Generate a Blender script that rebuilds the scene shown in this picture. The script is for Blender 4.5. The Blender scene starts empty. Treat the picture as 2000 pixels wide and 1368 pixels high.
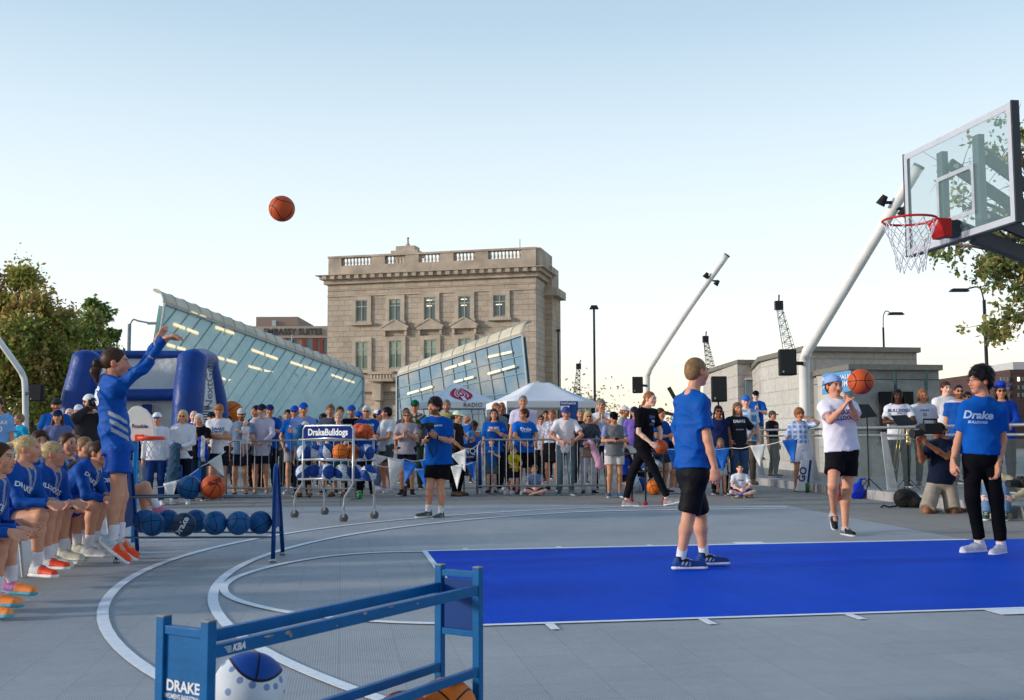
import bpy, math, random
import numpy as np
from mathutils import Vector, Matrix, bvhtree
random.seed(7); RNG = np.random.RandomState(5)
D2R = math.radians
SC = bpy.context.scene
COL = bpy.data.collections.new('court_event'); SC.collection.children.link(COL)

# ---------------------------------------------------------------- camera
F_PX, HC, PITCH, ROLL = 2059.75, 1.1452, 0.08265, -0.00334
_F = np.array([0, math.cos(PITCH), math.sin(PITCH)])
_U = np.array([0, -math.sin(PITCH), math.cos(PITCH)])
_R = np.array([1., 0, 0])
R2 = _R * math.cos(ROLL) + _U * math.sin(ROLL)
U2 = _U * math.cos(ROLL) - _R * math.sin(ROLL)

def at(u, v, Y):
    """point at depth Y seen at photo pixel (u, v)"""
    d = _F + R2 * (u - 1000) / F_PX + U2 * (684 - v) / F_PX
    t = Y / d[1]
    return np.array([0, 0, HC]) + d * t

def gp(u, v, z=0.0):
    """point of the horizontal plane z seen at photo pixel (u, v)"""
    d = _F + R2 * (u - 1000) / F_PX + U2 * (684 - v) / F_PX
    return np.array([0, 0, HC]) + d * ((z - HC) / d[2])

def court(x, y, z=0.0):
    dx, dy = x + .82896, y + 8.53479
    return np.array([.98721 * dx - .15940 * dy, .15940 * dx + .98721 * dy, z])
COURT_ANG = math.atan2(.1594, .98721)

# ---------------------------------------------------------------- materials
def lin(r, g, b):
    return tuple((x / 255 / 12.92) if x / 255 <= .04045 else ((x / 255 + .055) / 1.055) ** 2.4 for x in (r, g, b))

MATS = {}
def mat(name, col=(.5, .5, .5), rough=.6, metal=0., var=.12, scale=8., bump=0., bscale=60., attr=False, emit=None, estr=1., spec=None,
        sheen=0., sss=0., coat=0., alpha=1., trans=0., detail=3.):
    if name in MATS: return MATS[name]
    m = bpy.data.materials.new(name); m.use_nodes = True
    nt = m.node_tree; N = nt.nodes; L = nt.links
    b = N['Principled BSDF']
    b.inputs['Roughness'].default_value = rough
    b.inputs['Metallic'].default_value = metal
    b.inputs['Specular IOR Level'].default_value = spec if spec is not None else (.22 if metal < .1 else .5)
    if coat: b.inputs['Coat Weight'].default_value = coat
    if sheen: b.inputs['Sheen Weight'].default_value = sheen
    if trans: b.inputs['Transmission Weight'].default_value = trans
    if alpha < 1: b.inputs['Alpha'].default_value = alpha
    if sss:
        b.inputs['Subsurface Weight'].default_value = sss
        b.inputs['Subsurface Radius'].default_value = (.01, .004, .002)
    tc = N.new('ShaderNodeTexCoord')
    if attr:
        a = N.new('ShaderNodeAttribute'); a.attribute_name = 'Col'; src = a.outputs['Color']
    else:
        a = N.new('ShaderNodeRGB'); a.outputs[0].default_value = (*col, 1); src = a.outputs[0]
    nz = N.new('ShaderNodeTexNoise'); nz.inputs['Scale'].default_value = scale; nz.inputs['Detail'].default_value = detail
    L.new(tc.outputs['Object'], nz.inputs['Vector'])
    mr = N.new('ShaderNodeMapRange'); mr.inputs[1].default_value = .3; mr.inputs[2].default_value = .7
    mr.inputs[3].default_value = 1 - var; mr.inputs[4].default_value = 1 + var
    L.new(nz.outputs['Fac'], mr.inputs[0])
    vm = N.new('ShaderNodeVectorMath'); vm.operation = 'SCALE'
    L.new(src, vm.inputs[0]); L.new(mr.outputs[0], vm.inputs['Scale'])
    L.new(vm.outputs[0], b.inputs['Base Color'])
    if bump:
        n2 = N.new('ShaderNodeTexNoise'); n2.inputs['Scale'].default_value = bscale; n2.inputs['Detail'].default_value = 3
        L.new(tc.outputs['Object'], n2.inputs['Vector'])
        bp = N.new('ShaderNodeBump'); bp.inputs['Strength'].default_value = 1.; bp.inputs['Distance'].default_value = bump
        L.new(n2.outputs['Fac'], bp.inputs['Height']); L.new(bp.outputs[0], b.inputs['Normal'])
    if emit:
        b.inputs['Emission Color'].default_value = (*emit, 1); b.inputs['Emission Strength'].default_value = estr
    MATS[name] = m
    return m

def nodes_of(name, rough=.6, metal=0.):
    m = bpy.data.materials.new(name); m.use_nodes = True
    b = m.node_tree.nodes['Principled BSDF']
    b.inputs['Roughness'].default_value = rough; b.inputs['Metallic'].default_value = metal; b.inputs['Specular IOR Level'].default_value = .25
    MATS[name] = m
    return m, m.node_tree.nodes, m.node_tree.links, b

class NT:
    """tiny helper to write shader maths"""
    def __init__(s, N, L): s.N, s.L = N, L
    def m(s, op, a, b=None, c=None, clamp=False):
        n = s.N.new('ShaderNodeMath'); n.operation = op; n.use_clamp = clamp
        for i, v in enumerate((a, b, c)):
            if v is None: continue
            if isinstance(v, (int, float)): n.inputs[i].default_value = v
            else: s.L.new(v, n.inputs[i])
        return n.outputs[0]
    def mix(s, f, a, b, blend='MIX'):
        n = s.N.new('ShaderNodeMix'); n.data_type = 'RGBA'; n.blend_type = blend
        for sock, v in ((n.inputs[0], f), (n.inputs[6], a), (n.inputs[7], b)):
            if isinstance(v, (int, float)): sock.default_value = v
            elif isinstance(v, tuple): sock.default_value = (*v, 1) if len(v) == 3 else v
            else: s.L.new(v, sock)
        return n.outputs[2]
    def noise(s, vec, scale, detail=3, rough=.5):
        n = s.N.new('ShaderNodeTexNoise'); n.inputs['Scale'].default_value = scale; n.inputs['Detail'].default_value = detail
        n.inputs['Roughness'].default_value = rough
        if vec is not None: s.L.new(vec, n.inputs['Vector'])
        return n.outputs['Fac']
    def rng(s, v, a, b, c, d):
        n = s.N.new('ShaderNodeMapRange')
        for i, x in enumerate((a, b, c, d)): n.inputs[i + 1].default_value = x
        s.L.new(v, n.inputs[0]); return n.outputs[0]
    def coord(s, kind='Object', rot=0., scale=1.):
        tc = s.N.new('ShaderNodeTexCoord'); mp = s.N.new('ShaderNodeMapping')
        mp.inputs['Rotation'].default_value = (0, 0, rot); mp.inputs['Scale'].default_value = (scale,) * 3
        s.L.new(tc.outputs[kind], mp.inputs[0]); return mp.outputs[0]
    def xyz(s, v):
        n = s.N.new('ShaderNodeSeparateXYZ'); s.L.new(v, n.inputs[0]); return n.outputs
    def bump(s, h, dist, b):
        n = s.N.new('ShaderNodeBump'); n.inputs['Distance'].default_value = dist
        s.L.new(h, n.inputs['Height']); s.L.new(n.outputs[0], b.inputs['Normal'])

# ---------------------------------------------------------------- mesh building
class MB:
    def __init__(s): s.v = []; s.f = []; s.c = None
    def add(s, vs, fs):
        n = len(s.v); s.v += [tuple(map(float, p)) for p in vs]; s.f += [tuple(n + i for i in f) for f in fs]; return s
    def box(s, c, size, ax=None, taper=1.):
        c = np.array(c, float); a = np.eye(3) if ax is None else np.array(ax, float)
        h = np.array(size, float) / 2; vs = []
        for k in (-1, 1):
            for i, j in ((-1, -1), (1, -1), (1, 1), (-1, 1)):
                t = taper if k > 0 else 1.
                vs.append(c + a[0] * h[0] * i * t + a[1] * h[1] * j * t + a[2] * h[2] * k)
        return s.add(vs, [(3, 2, 1, 0), (4, 5, 6, 7), (0, 1, 5, 4), (1, 2, 6, 5), (2, 3, 7, 6), (3, 0, 4, 7)])
    def span(s, lo, hi):
        lo = np.array(lo, float); hi = np.array(hi, float); return s.box((lo + hi) / 2, hi - lo)
    def beam(s, p, q, w, h, up=(0, 0, 1)):
        p = np.array(p, float); q = np.array(q, float); d = q - p; l = np.linalg.norm(d); d /= l
        x = np.cross(d, up); x = x / max(np.linalg.norm(x), 1e-9)
        if np.linalg.norm(np.cross(d, up)) < 1e-6: x = np.array([1., 0, 0])
        z = np.cross(x, d)
        return s.box((p + q) / 2, (w, l, h), (x, d, z))
    def tube(s, pts, r, n=10, cap=True, close=False):
        pts = [np.array(p, float) for p in pts]; m = len(pts)
        rs = r if isinstance(r, (list, tuple, np.ndarray)) else [r] * m
        vs = []; prev = None
        for i in range(m):
            if close: t = pts[(i + 1) % m] - pts[i - 1]
            else: t = pts[min(i + 1, m - 1)] - pts[max(i - 1, 0)]
            t = t / max(np.linalg.norm(t), 1e-9)
            if prev is None:
                a = np.array([0, 0, 1.]) if abs(t[2]) < .9 else np.array([1., 0, 0])
                x = np.cross(t, a)
            else: x = prev - t * (prev @ t)
            x /= max(np.linalg.norm(x), 1e-9); prev = x; y = np.cross(t, x)
            for k in range(n):
                an = 2 * math.pi * k / n
                vs.append(pts[i] + (x * math.cos(an) + y * math.sin(an)) * rs[i])
        fs = []
        for i in range(m if close else m - 1):
            j = (i + 1) % m
            for k in range(n):
                k2 = (k + 1) % n
                fs.append((i * n + k, i * n + k2, j * n + k2, j * n + k))
        if cap and not close:
            fs.append(tuple(range(n))[::-1]); fs.append(tuple((m - 1) * n + k for k in range(n)))
        return s.add(vs, fs)
    def lathe(s, c, prof, n=20, ax=None):
        c = np.array(c, float); a = np.eye(3) if ax is None else np.array(ax, float); vs = []
        for r, z in prof:
            for k in range(n):
                an = 2 * math.pi * k / n
                vs.append(c + a[0] * r * math.cos(an) + a[1] * r * math.sin(an) + a[2] * z)
        fs = [(i * n + k, i * n + (k + 1) % n, (i + 1) * n + (k + 1) % n, (i + 1) * n + k) for i in range(len(prof) - 1) for k in range(n)]
        fs.append(tuple(range(n))[::-1]); fs.append(tuple((len(prof) - 1) * n + k for k in range(n)))
        return s.add(vs, fs)
    def prism(s, poly, d):
        """polygon (3D points) extruded by vector d"""
        n = len(poly); p = [np.array(x, float) for x in poly]; d = np.array(d, float)
        return s.add(p + [x + d for x in p], [tuple(range(n)), tuple(range(2 * n - 1, n - 1, -1))] + [(i + n, (i + 1) % n + n, (i + 1) % n, i) for i in range(n)])

def mesh_from(name, v, f, colors=None, smooth=False):
    me = bpy.data.meshes.new(name)
    if isinstance(f, np.ndarray):
        nv, nf = len(v), len(f); k = f.shape[1]
        me.vertices.add(nv); me.vertices.foreach_set('co', np.ascontiguousarray(v, dtype=np.float32).ravel())
        me.loops.add(nf * k); me.loops.foreach_set('vertex_index', f.astype(np.int32).ravel())
        me.polygons.add(nf)
        me.polygons.foreach_set('loop_start', np.arange(0, nf * k, k, dtype=np.int32))
        me.polygons.foreach_set('loop_total', np.full(nf, k, dtype=np.int32))
        me.update(calc_edges=True); me.validate()
    else:
        me.from_pydata([tuple(p) for p in v], [], [tuple(q) for q in f]); me.update()
    if smooth: me.polygons.foreach_set('use_smooth', [True] * len(me.polygons))
    if colors is not None and len(colors) == len(me.vertices):
        at_ = me.color_attributes.new('Col', 'FLOAT_COLOR', 'POINT')
        cc = np.ones((len(colors), 4), np.float32); cc[:, :3] = colors
        at_.data.foreach_set('color', cc.ravel())
    return me

def tagit(o, label=None, cat=None, group=None, kind=None):
    if label: o['label'] = label
    if cat: o['category'] = cat
    if group: o['group'] = group
    if kind: o['kind'] = kind
    return o

def root(name, loc, label, cat, group=None):
    o = bpy.data.objects.new(name, None); COL.objects.link(o); o.location = [float(x) for x in loc]
    o.empty_display_size = .1
    return tagit(o, label, cat, group)

def wloc(o):
    p = np.array([0., 0, 0])
    while o is not None:
        p = p + np.array(o.location); o = o.parent
    return p

def obj(name, mb, m, parent=None, smooth=False, bevel=0., label=None, colors=None, origin=None, angle=None):
    """MB or (verts, faces) in world coordinates -> one mesh object"""
    v, f = (mb.v, mb.f) if isinstance(mb, MB) else mb
    v = np.array(v, float).reshape(-1, 3)
    org = np.array(origin, float) if origin is not None else (wloc(parent) if parent is not None else (v.mean(0) if len(v) else np.zeros(3)))
    me = mesh_from(name, v - org, f, colors, smooth)
    o = bpy.data.objects.new(name, me); COL.objects.link(o)
    if parent is not None:
        o.parent = parent; o.location = [float(x) for x in (org - wloc(parent))]
    else: o.location = [float(x) for x in org]
    me.materials.append(m)
    if bevel:
        b = o.modifiers.new('bevel', 'BEVEL'); b.width = bevel; b.segments = 2; b.limit_method = 'ANGLE'
    if angle:
        me.polygons.foreach_set('use_smooth', [True] * len(me.polygons))
        try: me.set_sharp_from_angle(angle=D2R(angle))
        except Exception: pass
    if label: o['label'] = label
    return o

def struct(name, mb, m, **k):
    o = obj(name, mb, m, **k); o['kind'] = 'structure'; return o

def copy_tree(o, parent=None, loc=None):
    c = o.copy(); COL.objects.link(c); c.parent = parent
    if loc is not None: c.location = [float(x) for x in loc]
    for ch in list(o.children): copy_tree(ch, c)
    return c

# text as flat mesh: returns (verts Nx2, faces)
_TXT = {}
def text2d(s, size=1., bold=0., shear=0., align='CENTER', res=3, spacing=1.):
    key = (s, size, bold, shear, align, res, spacing)
    if key in _TXT: return _TXT[key]
    c = bpy.data.curves.new('lettering', 'FONT'); c.body = s; c.size = size; c.offset = bold * size; c.shear = shear
    c.align_x = align; c.align_y = 'CENTER'; c.resolution_u = res; c.space_character = spacing
    o = bpy.data.objects.new('lettering', c); COL.objects.link(o)
    bpy.context.view_layer.update()
    dg = bpy.context.evaluated_depsgraph_get()
    me = bpy.data.meshes.new_from_object(o.evaluated_get(dg))
    v = np.array([x.co[:] for x in me.vertices]).reshape(-1, 3)[:, :2]; f = [tuple(p.vertices) for p in me.polygons]
    bpy.data.objects.remove(o); bpy.data.curves.remove(c); bpy.data.meshes.remove(me)
    _TXT[key] = (v, f); return v, f

def text_on(mb, s, c, right, up, size, bold=.02, shear=0., off=.004, squash=1., spacing=1.):
    v, f = text2d(s, size, bold, shear, spacing=spacing)
    right = np.array(right, float); right /= np.linalg.norm(right); up = np.array(up, float); up /= np.linalg.norm(up)
    n = np.cross(right, up); c = np.array(c, float) + n * off
    return mb.add([c + right * p[0] * squash + up * p[1] for p in v], f)
# ---------------------------------------------------------------- smooth bodies: signed distances on a grid, then surface nets
def unit(v):
    v = np.array(v, float); return v / max(np.linalg.norm(v), 1e-9)

class Body:
    def __init__(s): s.p = []
    def cap(s, a, b, r1, r2=None, k=.03, flat=None, cut=None, sub=False):
        s.p.append(('c', np.array(a, float), np.array(b, float), r1, r1 if r2 is None else r2, k, flat, cut, sub)); return s
    def ell(s, c, fr, rad, k=.03, cut=None, sub=False):
        s.p.append(('e', np.array(c, float), np.array(fr, float), np.array(rad, float), None, k, None, cut, sub)); return s
    def bounds(s):
        lo = np.full(3, 1e9); hi = -lo
        for q in s.p:
            if q[8]: continue
            if q[0] == 'c':
                r = max(q[3], q[4]); lo = np.minimum(lo, np.minimum(q[1], q[2]) - r); hi = np.maximum(hi, np.maximum(q[1], q[2]) + r)
            else:
                e = np.sqrt(((q[2] * q[3][:, None]) ** 2).sum(0)); lo = np.minimum(lo, q[1] - e); hi = np.maximum(hi, q[1] + e)
        return lo, hi
    def mesh(s, h, wr=0., wf=9., seed=0., clip=None, wdir=None):
        lo, hi = s.bounds(); lo = lo - 2.5 * h; hi = hi + 2.5 * h
        n = np.ceil((hi - lo) / h).astype(int) + 1
        D = np.full(n, 1.0, np.float32)
        ax = [lo[i] + h * np.arange(n[i]) for i in range(3)]
        for t, a, b, r1, r2, k, flat, cut, sub in s.p:
            if t == 'c':
                r = max(r1, r2); l = np.minimum(a, b) - r; u = np.maximum(a, b) + r
            else:
                e = np.sqrt(((b * r1[:, None]) ** 2).sum(0)); l = a - e; u = a + e
            pad = k + 2.5 * h
            i0 = np.maximum(((l - pad - lo) / h).astype(int), 0); i1 = np.minimum(((u + pad - lo) / h).astype(int) + 2, n)
            if (i1 <= i0).any(): continue
            sl = tuple(slice(x, y) for x, y in zip(i0, i1))
            X, Y, Z = np.meshgrid(ax[0][sl[0]], ax[1][sl[1]], ax[2][sl[2]], indexing='ij')
            P = np.stack([X, Y, Z], -1)
            if t == 'c':
                A_, B_ = a, b; Q = P
                if flat is not None:
                    fd, ff = flat; g = 1 / ff - 1
                    Q = P + ((P - a) @ fd)[..., None] * fd * g; B_ = b + fd * ((b - a) @ fd) * g
                ba = B_ - A_; tt = np.clip(((Q - A_) @ ba) / max(ba @ ba, 1e-12), 0, 1)
                d = np.linalg.norm(Q - A_ - tt[..., None] * ba, axis=-1) - (r1 + (r2 - r1) * tt)
                if flat is not None: d = d * (.5 + .5 * flat[1])
            else:
                q = (P - a) @ b.T
                k0 = np.linalg.norm(q / r1, axis=-1); k1 = np.linalg.norm(q / r1 ** 2, axis=-1)
                d = k0 * (k0 - 1) / np.maximum(k1, 1e-9)
            if cut is not None:
                for cc, nn in (cut if isinstance(cut, list) else [cut]): d = np.maximum(d, (P - cc) @ nn)
            O = D[sl]
            if sub:
                hh = np.clip(.5 - .5 * (O + d) / k, 0, 1); D[sl] = O + (-d - O) * hh + k * hh * (1 - hh)
            else:
                hh = np.clip(.5 + .5 * (O - d) / k, 0, 1); D[sl] = O + (d - O) * hh - k * hh * (1 - hh)
        if wr:
            X, Y, Z = np.meshgrid(*ax, indexing='ij')
            a1 = Z * wf + X * wf * .55 + 1.6 * np.sin(X * wf * .55 + Y * wf * .7 + seed) + seed
            a2 = X * wf * 1.1 - Z * wf * .75 + 1.5 * np.sin(Z * wf * .5 + seed * 2) + Y * wf * .8
            a3 = Z * wf * 2.1 - X * wf * 1.3 + 1.8 * np.sin(X * wf * .9 + Z * wf * .4 + seed)
            w = .9 - 1.3 * ((1 - np.abs(np.sin(a1))) ** 2 + .8 * (1 - np.abs(np.sin(a2))) ** 2 + .45 * (1 - np.abs(np.sin(a3))) ** 2)
            D = D + (wr * w).astype(np.float32)
            D[0] = D[-1] = 1; D[:, 0] = D[:, -1] = 1; D[:, :, 0] = D[:, :, -1] = 1
        if clip is not None:
            X, Y, Z = np.meshgrid(*ax, indexing='ij'); P = np.stack([X, Y, Z], -1)
            for cc, nn in clip: D = np.maximum(D, ((P - np.array(cc)) @ np.array(nn)).astype(np.float32))
        return nets(D, lo, h)

def nets(D, lo, h):
    s = D < 0
    a = s.astype(np.int8)
    c = (a[:-1, :-1, :-1] + a[1:, :-1, :-1] + a[:-1, 1:, :-1] + a[1:, 1:, :-1] + a[:-1, :-1, 1:] + a[1:, :-1, 1:] + a[:-1, 1:, 1:] + a[1:, 1:, 1:])
    m = (c > 0) & (c < 8)
    I = np.argwhere(m)
    if len(I) == 0: return np.zeros((0, 3)), np.zeros((0, 4), int)
    idx = np.full(m.shape, -1, np.int64); idx[m] = np.arange(len(I))
    pos = np.zeros((len(I), 3)); cnt = np.zeros(len(I))
    for axn in range(3):
        o1, o2 = [x for x in range(3) if x != axn]
        for j in (0, 1):
            for k in (0, 1):
                p = I.copy(); p[:, o1] += j; p[:, o2] += k
                q = p.copy(); q[:, axn] += 1
                da = D[p[:, 0], p[:, 1], p[:, 2]]; db = D[q[:, 0], q[:, 1], q[:, 2]]
                cr = (da < 0) != (db < 0)
                t = np.where(cr, da / np.where(cr, da - db, 1), 0)
                pp = p.astype(float); pp[:, axn] += t
                pos[cr] += pp[cr]; cnt[cr] += 1
    pos = lo + h * pos / cnt[:, None]
    F = []
    for axn in range(3):
        o1, o2 = [(1, 2), (2, 0), (0, 1)][axn]
        s0 = np.moveaxis(s, (axn, o1, o2), (0, 1, 2)); id_ = np.moveaxis(idx, (axn, o1, o2), (0, 1, 2))
        e0 = s0[:-1, 1:-1, 1:-1]; e1 = s0[1:, 1:-1, 1:-1]
        E = np.argwhere(e0 != e1)
        if not len(E): continue
        x, y, z = E[:, 0], E[:, 1], E[:, 2]
        q = np.stack([id_[x, y, z], id_[x, y + 1, z], id_[x, y + 1, z + 1], id_[x, y, z + 1]], 1)
        fl = ~e0[x, y, z]
        q[fl] = q[fl][:, ::-1]
        F.append(q)
    return pos, np.concatenate(F)

def join(parts):
    V = []; F = []; n = 0
    for v, f in parts:
        if len(v) == 0: continue
        V.append(v); F.append(f + n); n += len(v)
    return np.concatenate(V), np.concatenate(F)
# ---------------------------------------------------------------- people
SKIN = mat('skin', attr=True, rough=.5, var=.06, scale=18., bump=.0006, bscale=140., sss=.12)
CLOTH = mat('fabric', attr=True, rough=.85, var=.1, scale=7., bump=.010, bscale=9., spec=.08)
SHINY = mat('jersey_fabric', attr=True, rough=.6, var=.08, scale=6., bump=.012, bscale=8., spec=.12)
HAIRM = mat('hair_strands', attr=True, rough=.45, var=.22, scale=38., bump=.0015, bscale=110.)
SHOEM = mat('shoe_material', attr=True, rough=.5, var=.1, scale=30., bump=.002, bscale=70.)
DARKG = mat('dark_lens', lin(14, 14, 16), rough=.15, var=.0)
PRINTS = {}
def print_mat(c):
    if c not in PRINTS: PRINTS[c] = mat('print_ink_%d' % len(PRINTS), lin(*c), rough=.6, var=.12, scale=40.)
    return PRINTS[c]

SK = {'l': (216, 156, 126), 'm': (205, 146, 116), 't': (186, 126, 94), 'd': (84, 54, 42), 'b': (150, 98, 72), 'p': (238, 190, 170)}
HC_ = {'br': (70, 46, 32), 'bk': (24, 20, 20), 'bl': (196, 160, 108), 'wh': (214, 210, 204), 'gy': (128, 122, 116), 'dbl': (146, 112, 76),
       'rd': (150, 92, 52), 'dk': (42, 30, 26), 'lb': (120, 88, 58), 'gb': (200, 170, 122)}
BLUE = (18, 72, 168); NAVY = (24, 32, 66); WHITE = (232, 232, 236); BLACK = (22, 22, 26); GREY = (128, 130, 136)

def frame(fwd, up):
    up = unit(up); fwd = unit(fwd); lat = unit(np.cross(up, fwd)); fwd = np.cross(lat, up)
    return np.array([lat, fwd, up])

def ik(a, t, l1, l2, pole):
    a = np.array(a, float); t = np.array(t, float); d = t - a; L = np.linalg.norm(d); u = d / max(L, 1e-6)
    if L > (l1 + l2) * .995: t = a + u * (l1 + l2) * .995; L = (l1 + l2) * .995
    x = (l1 * l1 - l2 * l2 + L * L) / (2 * L); h = math.sqrt(max(l1 * l1 - x * x, 0))
    p = np.array(pole, float); p = p - u * (p @ u)
    return a + u * x + unit(p) * h, t

def hand_mesh(wr, hd, pn, s, side, curl=.35, h=.0055, spread=1.):
    """one hand: palm, four fingers of unequal length with bends, thumb from the side of the palm. pn = palm normal"""
    hd = unit(hd); pn = unit(np.array(pn) - hd * (np.array(pn) @ hd)); la = np.cross(hd, pn) * -side
    B = Body(); wr = np.array(wr, float)
    B.cap(wr - hd * .03 * s, wr + hd * .02 * s, .024 * s, .026 * s, flat=(pn, .75))
    B.cap(wr + hd * .03 * s, wr + hd * .07 * s, .036 * s, .040 * s, k=.02 * s, flat=(pn, .42))
    for i, (ln, o) in enumerate(((.070, -.030), (.078, -.010), (.074, .010), (.056, .029))):
        base = wr + hd * (.088 - .004 * abs(i - 1.5)) * s - la * o * s
        c1 = curl * (1 + .12 * i); d1 = hd * math.cos(c1) + pn * math.sin(c1) - la * o * 2.5 * spread
        c2 = curl * 2.3; d2 = hd * math.cos(c2) + pn * math.sin(c2)
        m = base + unit(d1) * ln * .52 * s; e = m + unit(d2) * ln * .48 * s
        B.cap(base - hd * .012 * s, m, .0092 * s, .0084 * s, k=.004 * s); B.cap(m, e, .0082 * s, .0066 * s, k=.003 * s)
    tb = wr + hd * .028 * s + la * .026 * s; tm = tb + unit(hd * .75 + la * .65 + pn * .35) * .04 * s
    te = tm + unit(hd * .9 + la * .2 + pn * .45) * .032 * s
    B.cap(tb, tm, .0135 * s, .011 * s, k=.012 * s); B.cap(tm, te, .0105 * s, .0085 * s, k=.004 * s)
    return B.mesh(h * s)

def torso_frame(J):
    up = unit(J['neck'] - J['pel']); lat = unit(J['shL'] - J['shR']); fwd = unit(np.cross(lat, up)); lat = np.cross(up, fwd)
    return np.array([lat, fwd, up])

def head_frame(J): return frame(J['hf'], J.get('hu', np.array([0, 0, 1.])) + .0001)

def make_person(J, o, label, group=None, name='person'):
    s = o.get('s', 1.); b = o.get('b', 1.); hb = o.get('h', .017) ; fg = o.get('fg', False); fem = o.get('fem', False)
    rt = root(name, J['root'], label, 'person', group)
    T = torso_frame(J); la, fw, up = T; Hf = head_frame(J); hc = J['head']; hs = s * o.get('hs', 1.)
    pel, neck = J['pel'], J['neck']; tl = np.linalg.norm(neck - pel); P = lambda t: pel + (neck - pel) * t
    skin = np.array(lin(*SK.get(o.get('skin', 'l'), o.get('skin')))); hairc = np.array(lin(*HC_.get(o['hair'][1], (60, 50, 40)))) if o.get('hair') else skin * .5
    bel = o.get('belly', 1.); wl = .93 if fem else 1.
    HL = lambda x, y, z: hc + (Hf[0] * x + Hf[1] * y + Hf[2] * z) * hs
    # --- body: torso, arms and legs as one smooth surface
    B = Body(); K = .05 * s
    B.ell(P(.74), T, np.array([.158 * wl, .108, .17]) * s * b, k=K)
    B.ell(P(.36), T, np.array([.138 * wl, .100 * bel, .17]) * s * b, k=K)
    B.ell(P(.02), T, np.array([.162, .118, .12]) * s * b, k=K)
    B.cap(J['shL'], J['shR'], .052 * s, k=K); B.cap(neck, hc - Hf[2] * .08 * hs - Hf[1] * .012 * hs, .054 * s * wl, .048 * s * wl, k=.03 * s)
    for S in 'LR':
        B.cap(neck + up * .01 * s, J['sh' + S] + up * .01 * s, .048 * s, .045 * s, k=.04 * s)
        B.cap(J['sh' + S], J['el' + S], .049 * s * b * wl, .037 * s * b * wl, k=.035 * s)
        B.cap(J['el' + S], J['el' + S] * .6 + J['wr' + S] * .4, .037 * s * wl, .037 * s * b * wl, k=.02 * s)
        B.cap(J['el' + S] * .6 + J['wr' + S] * .4, J['wr' + S], .037 * s * b * wl, .024 * s, k=.02 * s)
        kn, an, hp = J['kn' + S], J['an' + S], J['hp' + S]
        B.cap(hp, kn, .082 * s * b, .052 * s * (b + 1) / 2, k=.04 * s)
        back = unit(np.cross(np.cross(kn - hp, an - kn), an - kn)) if np.linalg.norm(np.cross(kn - hp, an - kn)) > 1e-3 else -fw
        if back @ (J['ft' + S]) > 0: back = -back
        pk = .8 if (o.get('bottom') and o['bottom'][0] in ('pants', 'jeans', 'capri')) else 1.
        cm = kn + (an - kn) * .28 + back * (.018 if pk == 1. else .004) * s
        B.cap(kn, cm, .048 * s * pk, .054 * s * (b + 1) / 2 * pk, k=.03 * s); B.cap(cm, an, .052 * s * (b + 1) / 2 * pk, .032 * s, k=.03 * s)
        B.cap(an - np.array([0, 0, .01]) * s, an + J['ft' + S] * .10 * s - np.array([0, 0, .03]) * s, .032 * s, .026 * s, k=.02 * s)
    parts = [B.mesh(hb)]
    # --- head
    Hd = Body(); h2 = o.get('hh', .009)
    Hd.ell(HL(0, -.014, .030), Hf, np.array([.074, .094, .088]) * hs, k=.02)
    Hd.ell(HL(0, .024, -.028), Hf, np.array([.060 if not fem else .057, .070, .080]) * hs, k=.03 * hs)
    Hd.ell(HL(0, .058, -.092), Hf, np.array([.026, .024, .020]) * hs, k=.035 * hs)
    for x in (-1, 1):
        Hd.ell(HL(x * .044, .052, -.028), Hf, np.array([.024, .028, .028]) * hs, k=.03 * hs)
        Hd.ell(HL(x * .031, .094, .008), Hf, np.array([.017, .012, .012]) * hs, k=.012 * hs, sub=True)
        Hd.ell(HL(x * .031, .080, .007), Hf, np.array([.0135, .0135, .0125]) * hs, k=.004 * hs)
        Hd.ell(HL(x * .076, -.008, -.006), Hf, np.array([.010, .020, .031]) * hs, k=.008 * hs)
    Hd.cap(HL(-.036, .082, .030), HL(.036, .082, .030), .009 * hs, k=.018 * hs)
    Hd.cap(HL(0, .088, .012), HL(0, .108, -.030), .007 * hs, .0115 * hs, k=.014 * hs)
    Hd.cap(HL(-.015, .098, -.034), HL(.015, .098, -.034), .0075 * hs, k=.008 * hs)
    Hd.cap(HL(-.019, .084, -.058), HL(.019, .084, -.058), .0085 * hs, k=.008 * hs)
    Hd.cap(HL(-.014, .083, -.069), HL(.014, .083, -.069), .008 * hs, k=.006 * hs)
    Hd.cap(HL(0, -.014, -.05), neck, (.049 if not fem else .044) * s, (.054 if not fem else .049) * s, k=.025 * s)
    parts.append(Hd.mesh(h2))
    for S, sd in (('L', 1), ('R', -1)):
        if o.get('nohand', '') == S: continue
        hd = J.get('hd' + S); hd = unit(J['wr' + S] - J['el' + S]) if hd is None else hd
        pn = J.get('pn' + S); pn = (-la * sd) if pn is None else pn
        if abs(unit(pn) @ unit(hd)) > .95: pn = fw
        parts.append(hand_mesh(J['wr' + S], hd, pn, s, sd, J.get('curl' + S, .35), h=.0062 if not fg else .0048))
    V, Fq = join(parts)
    q = (V - hc) @ Hf.T / hs
    C = np.tile(skin, (len(V), 1))
    def blob(c, r, col, soft=1.35):
        nonlocal C
        d = np.linalg.norm((q - np.array(c)) / np.array(r), axis=1)
        w = np.clip((soft - d) / (soft - .85), 0, 1)[:, None]; C = C * (1 - w) + np.array(col) * w
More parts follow.
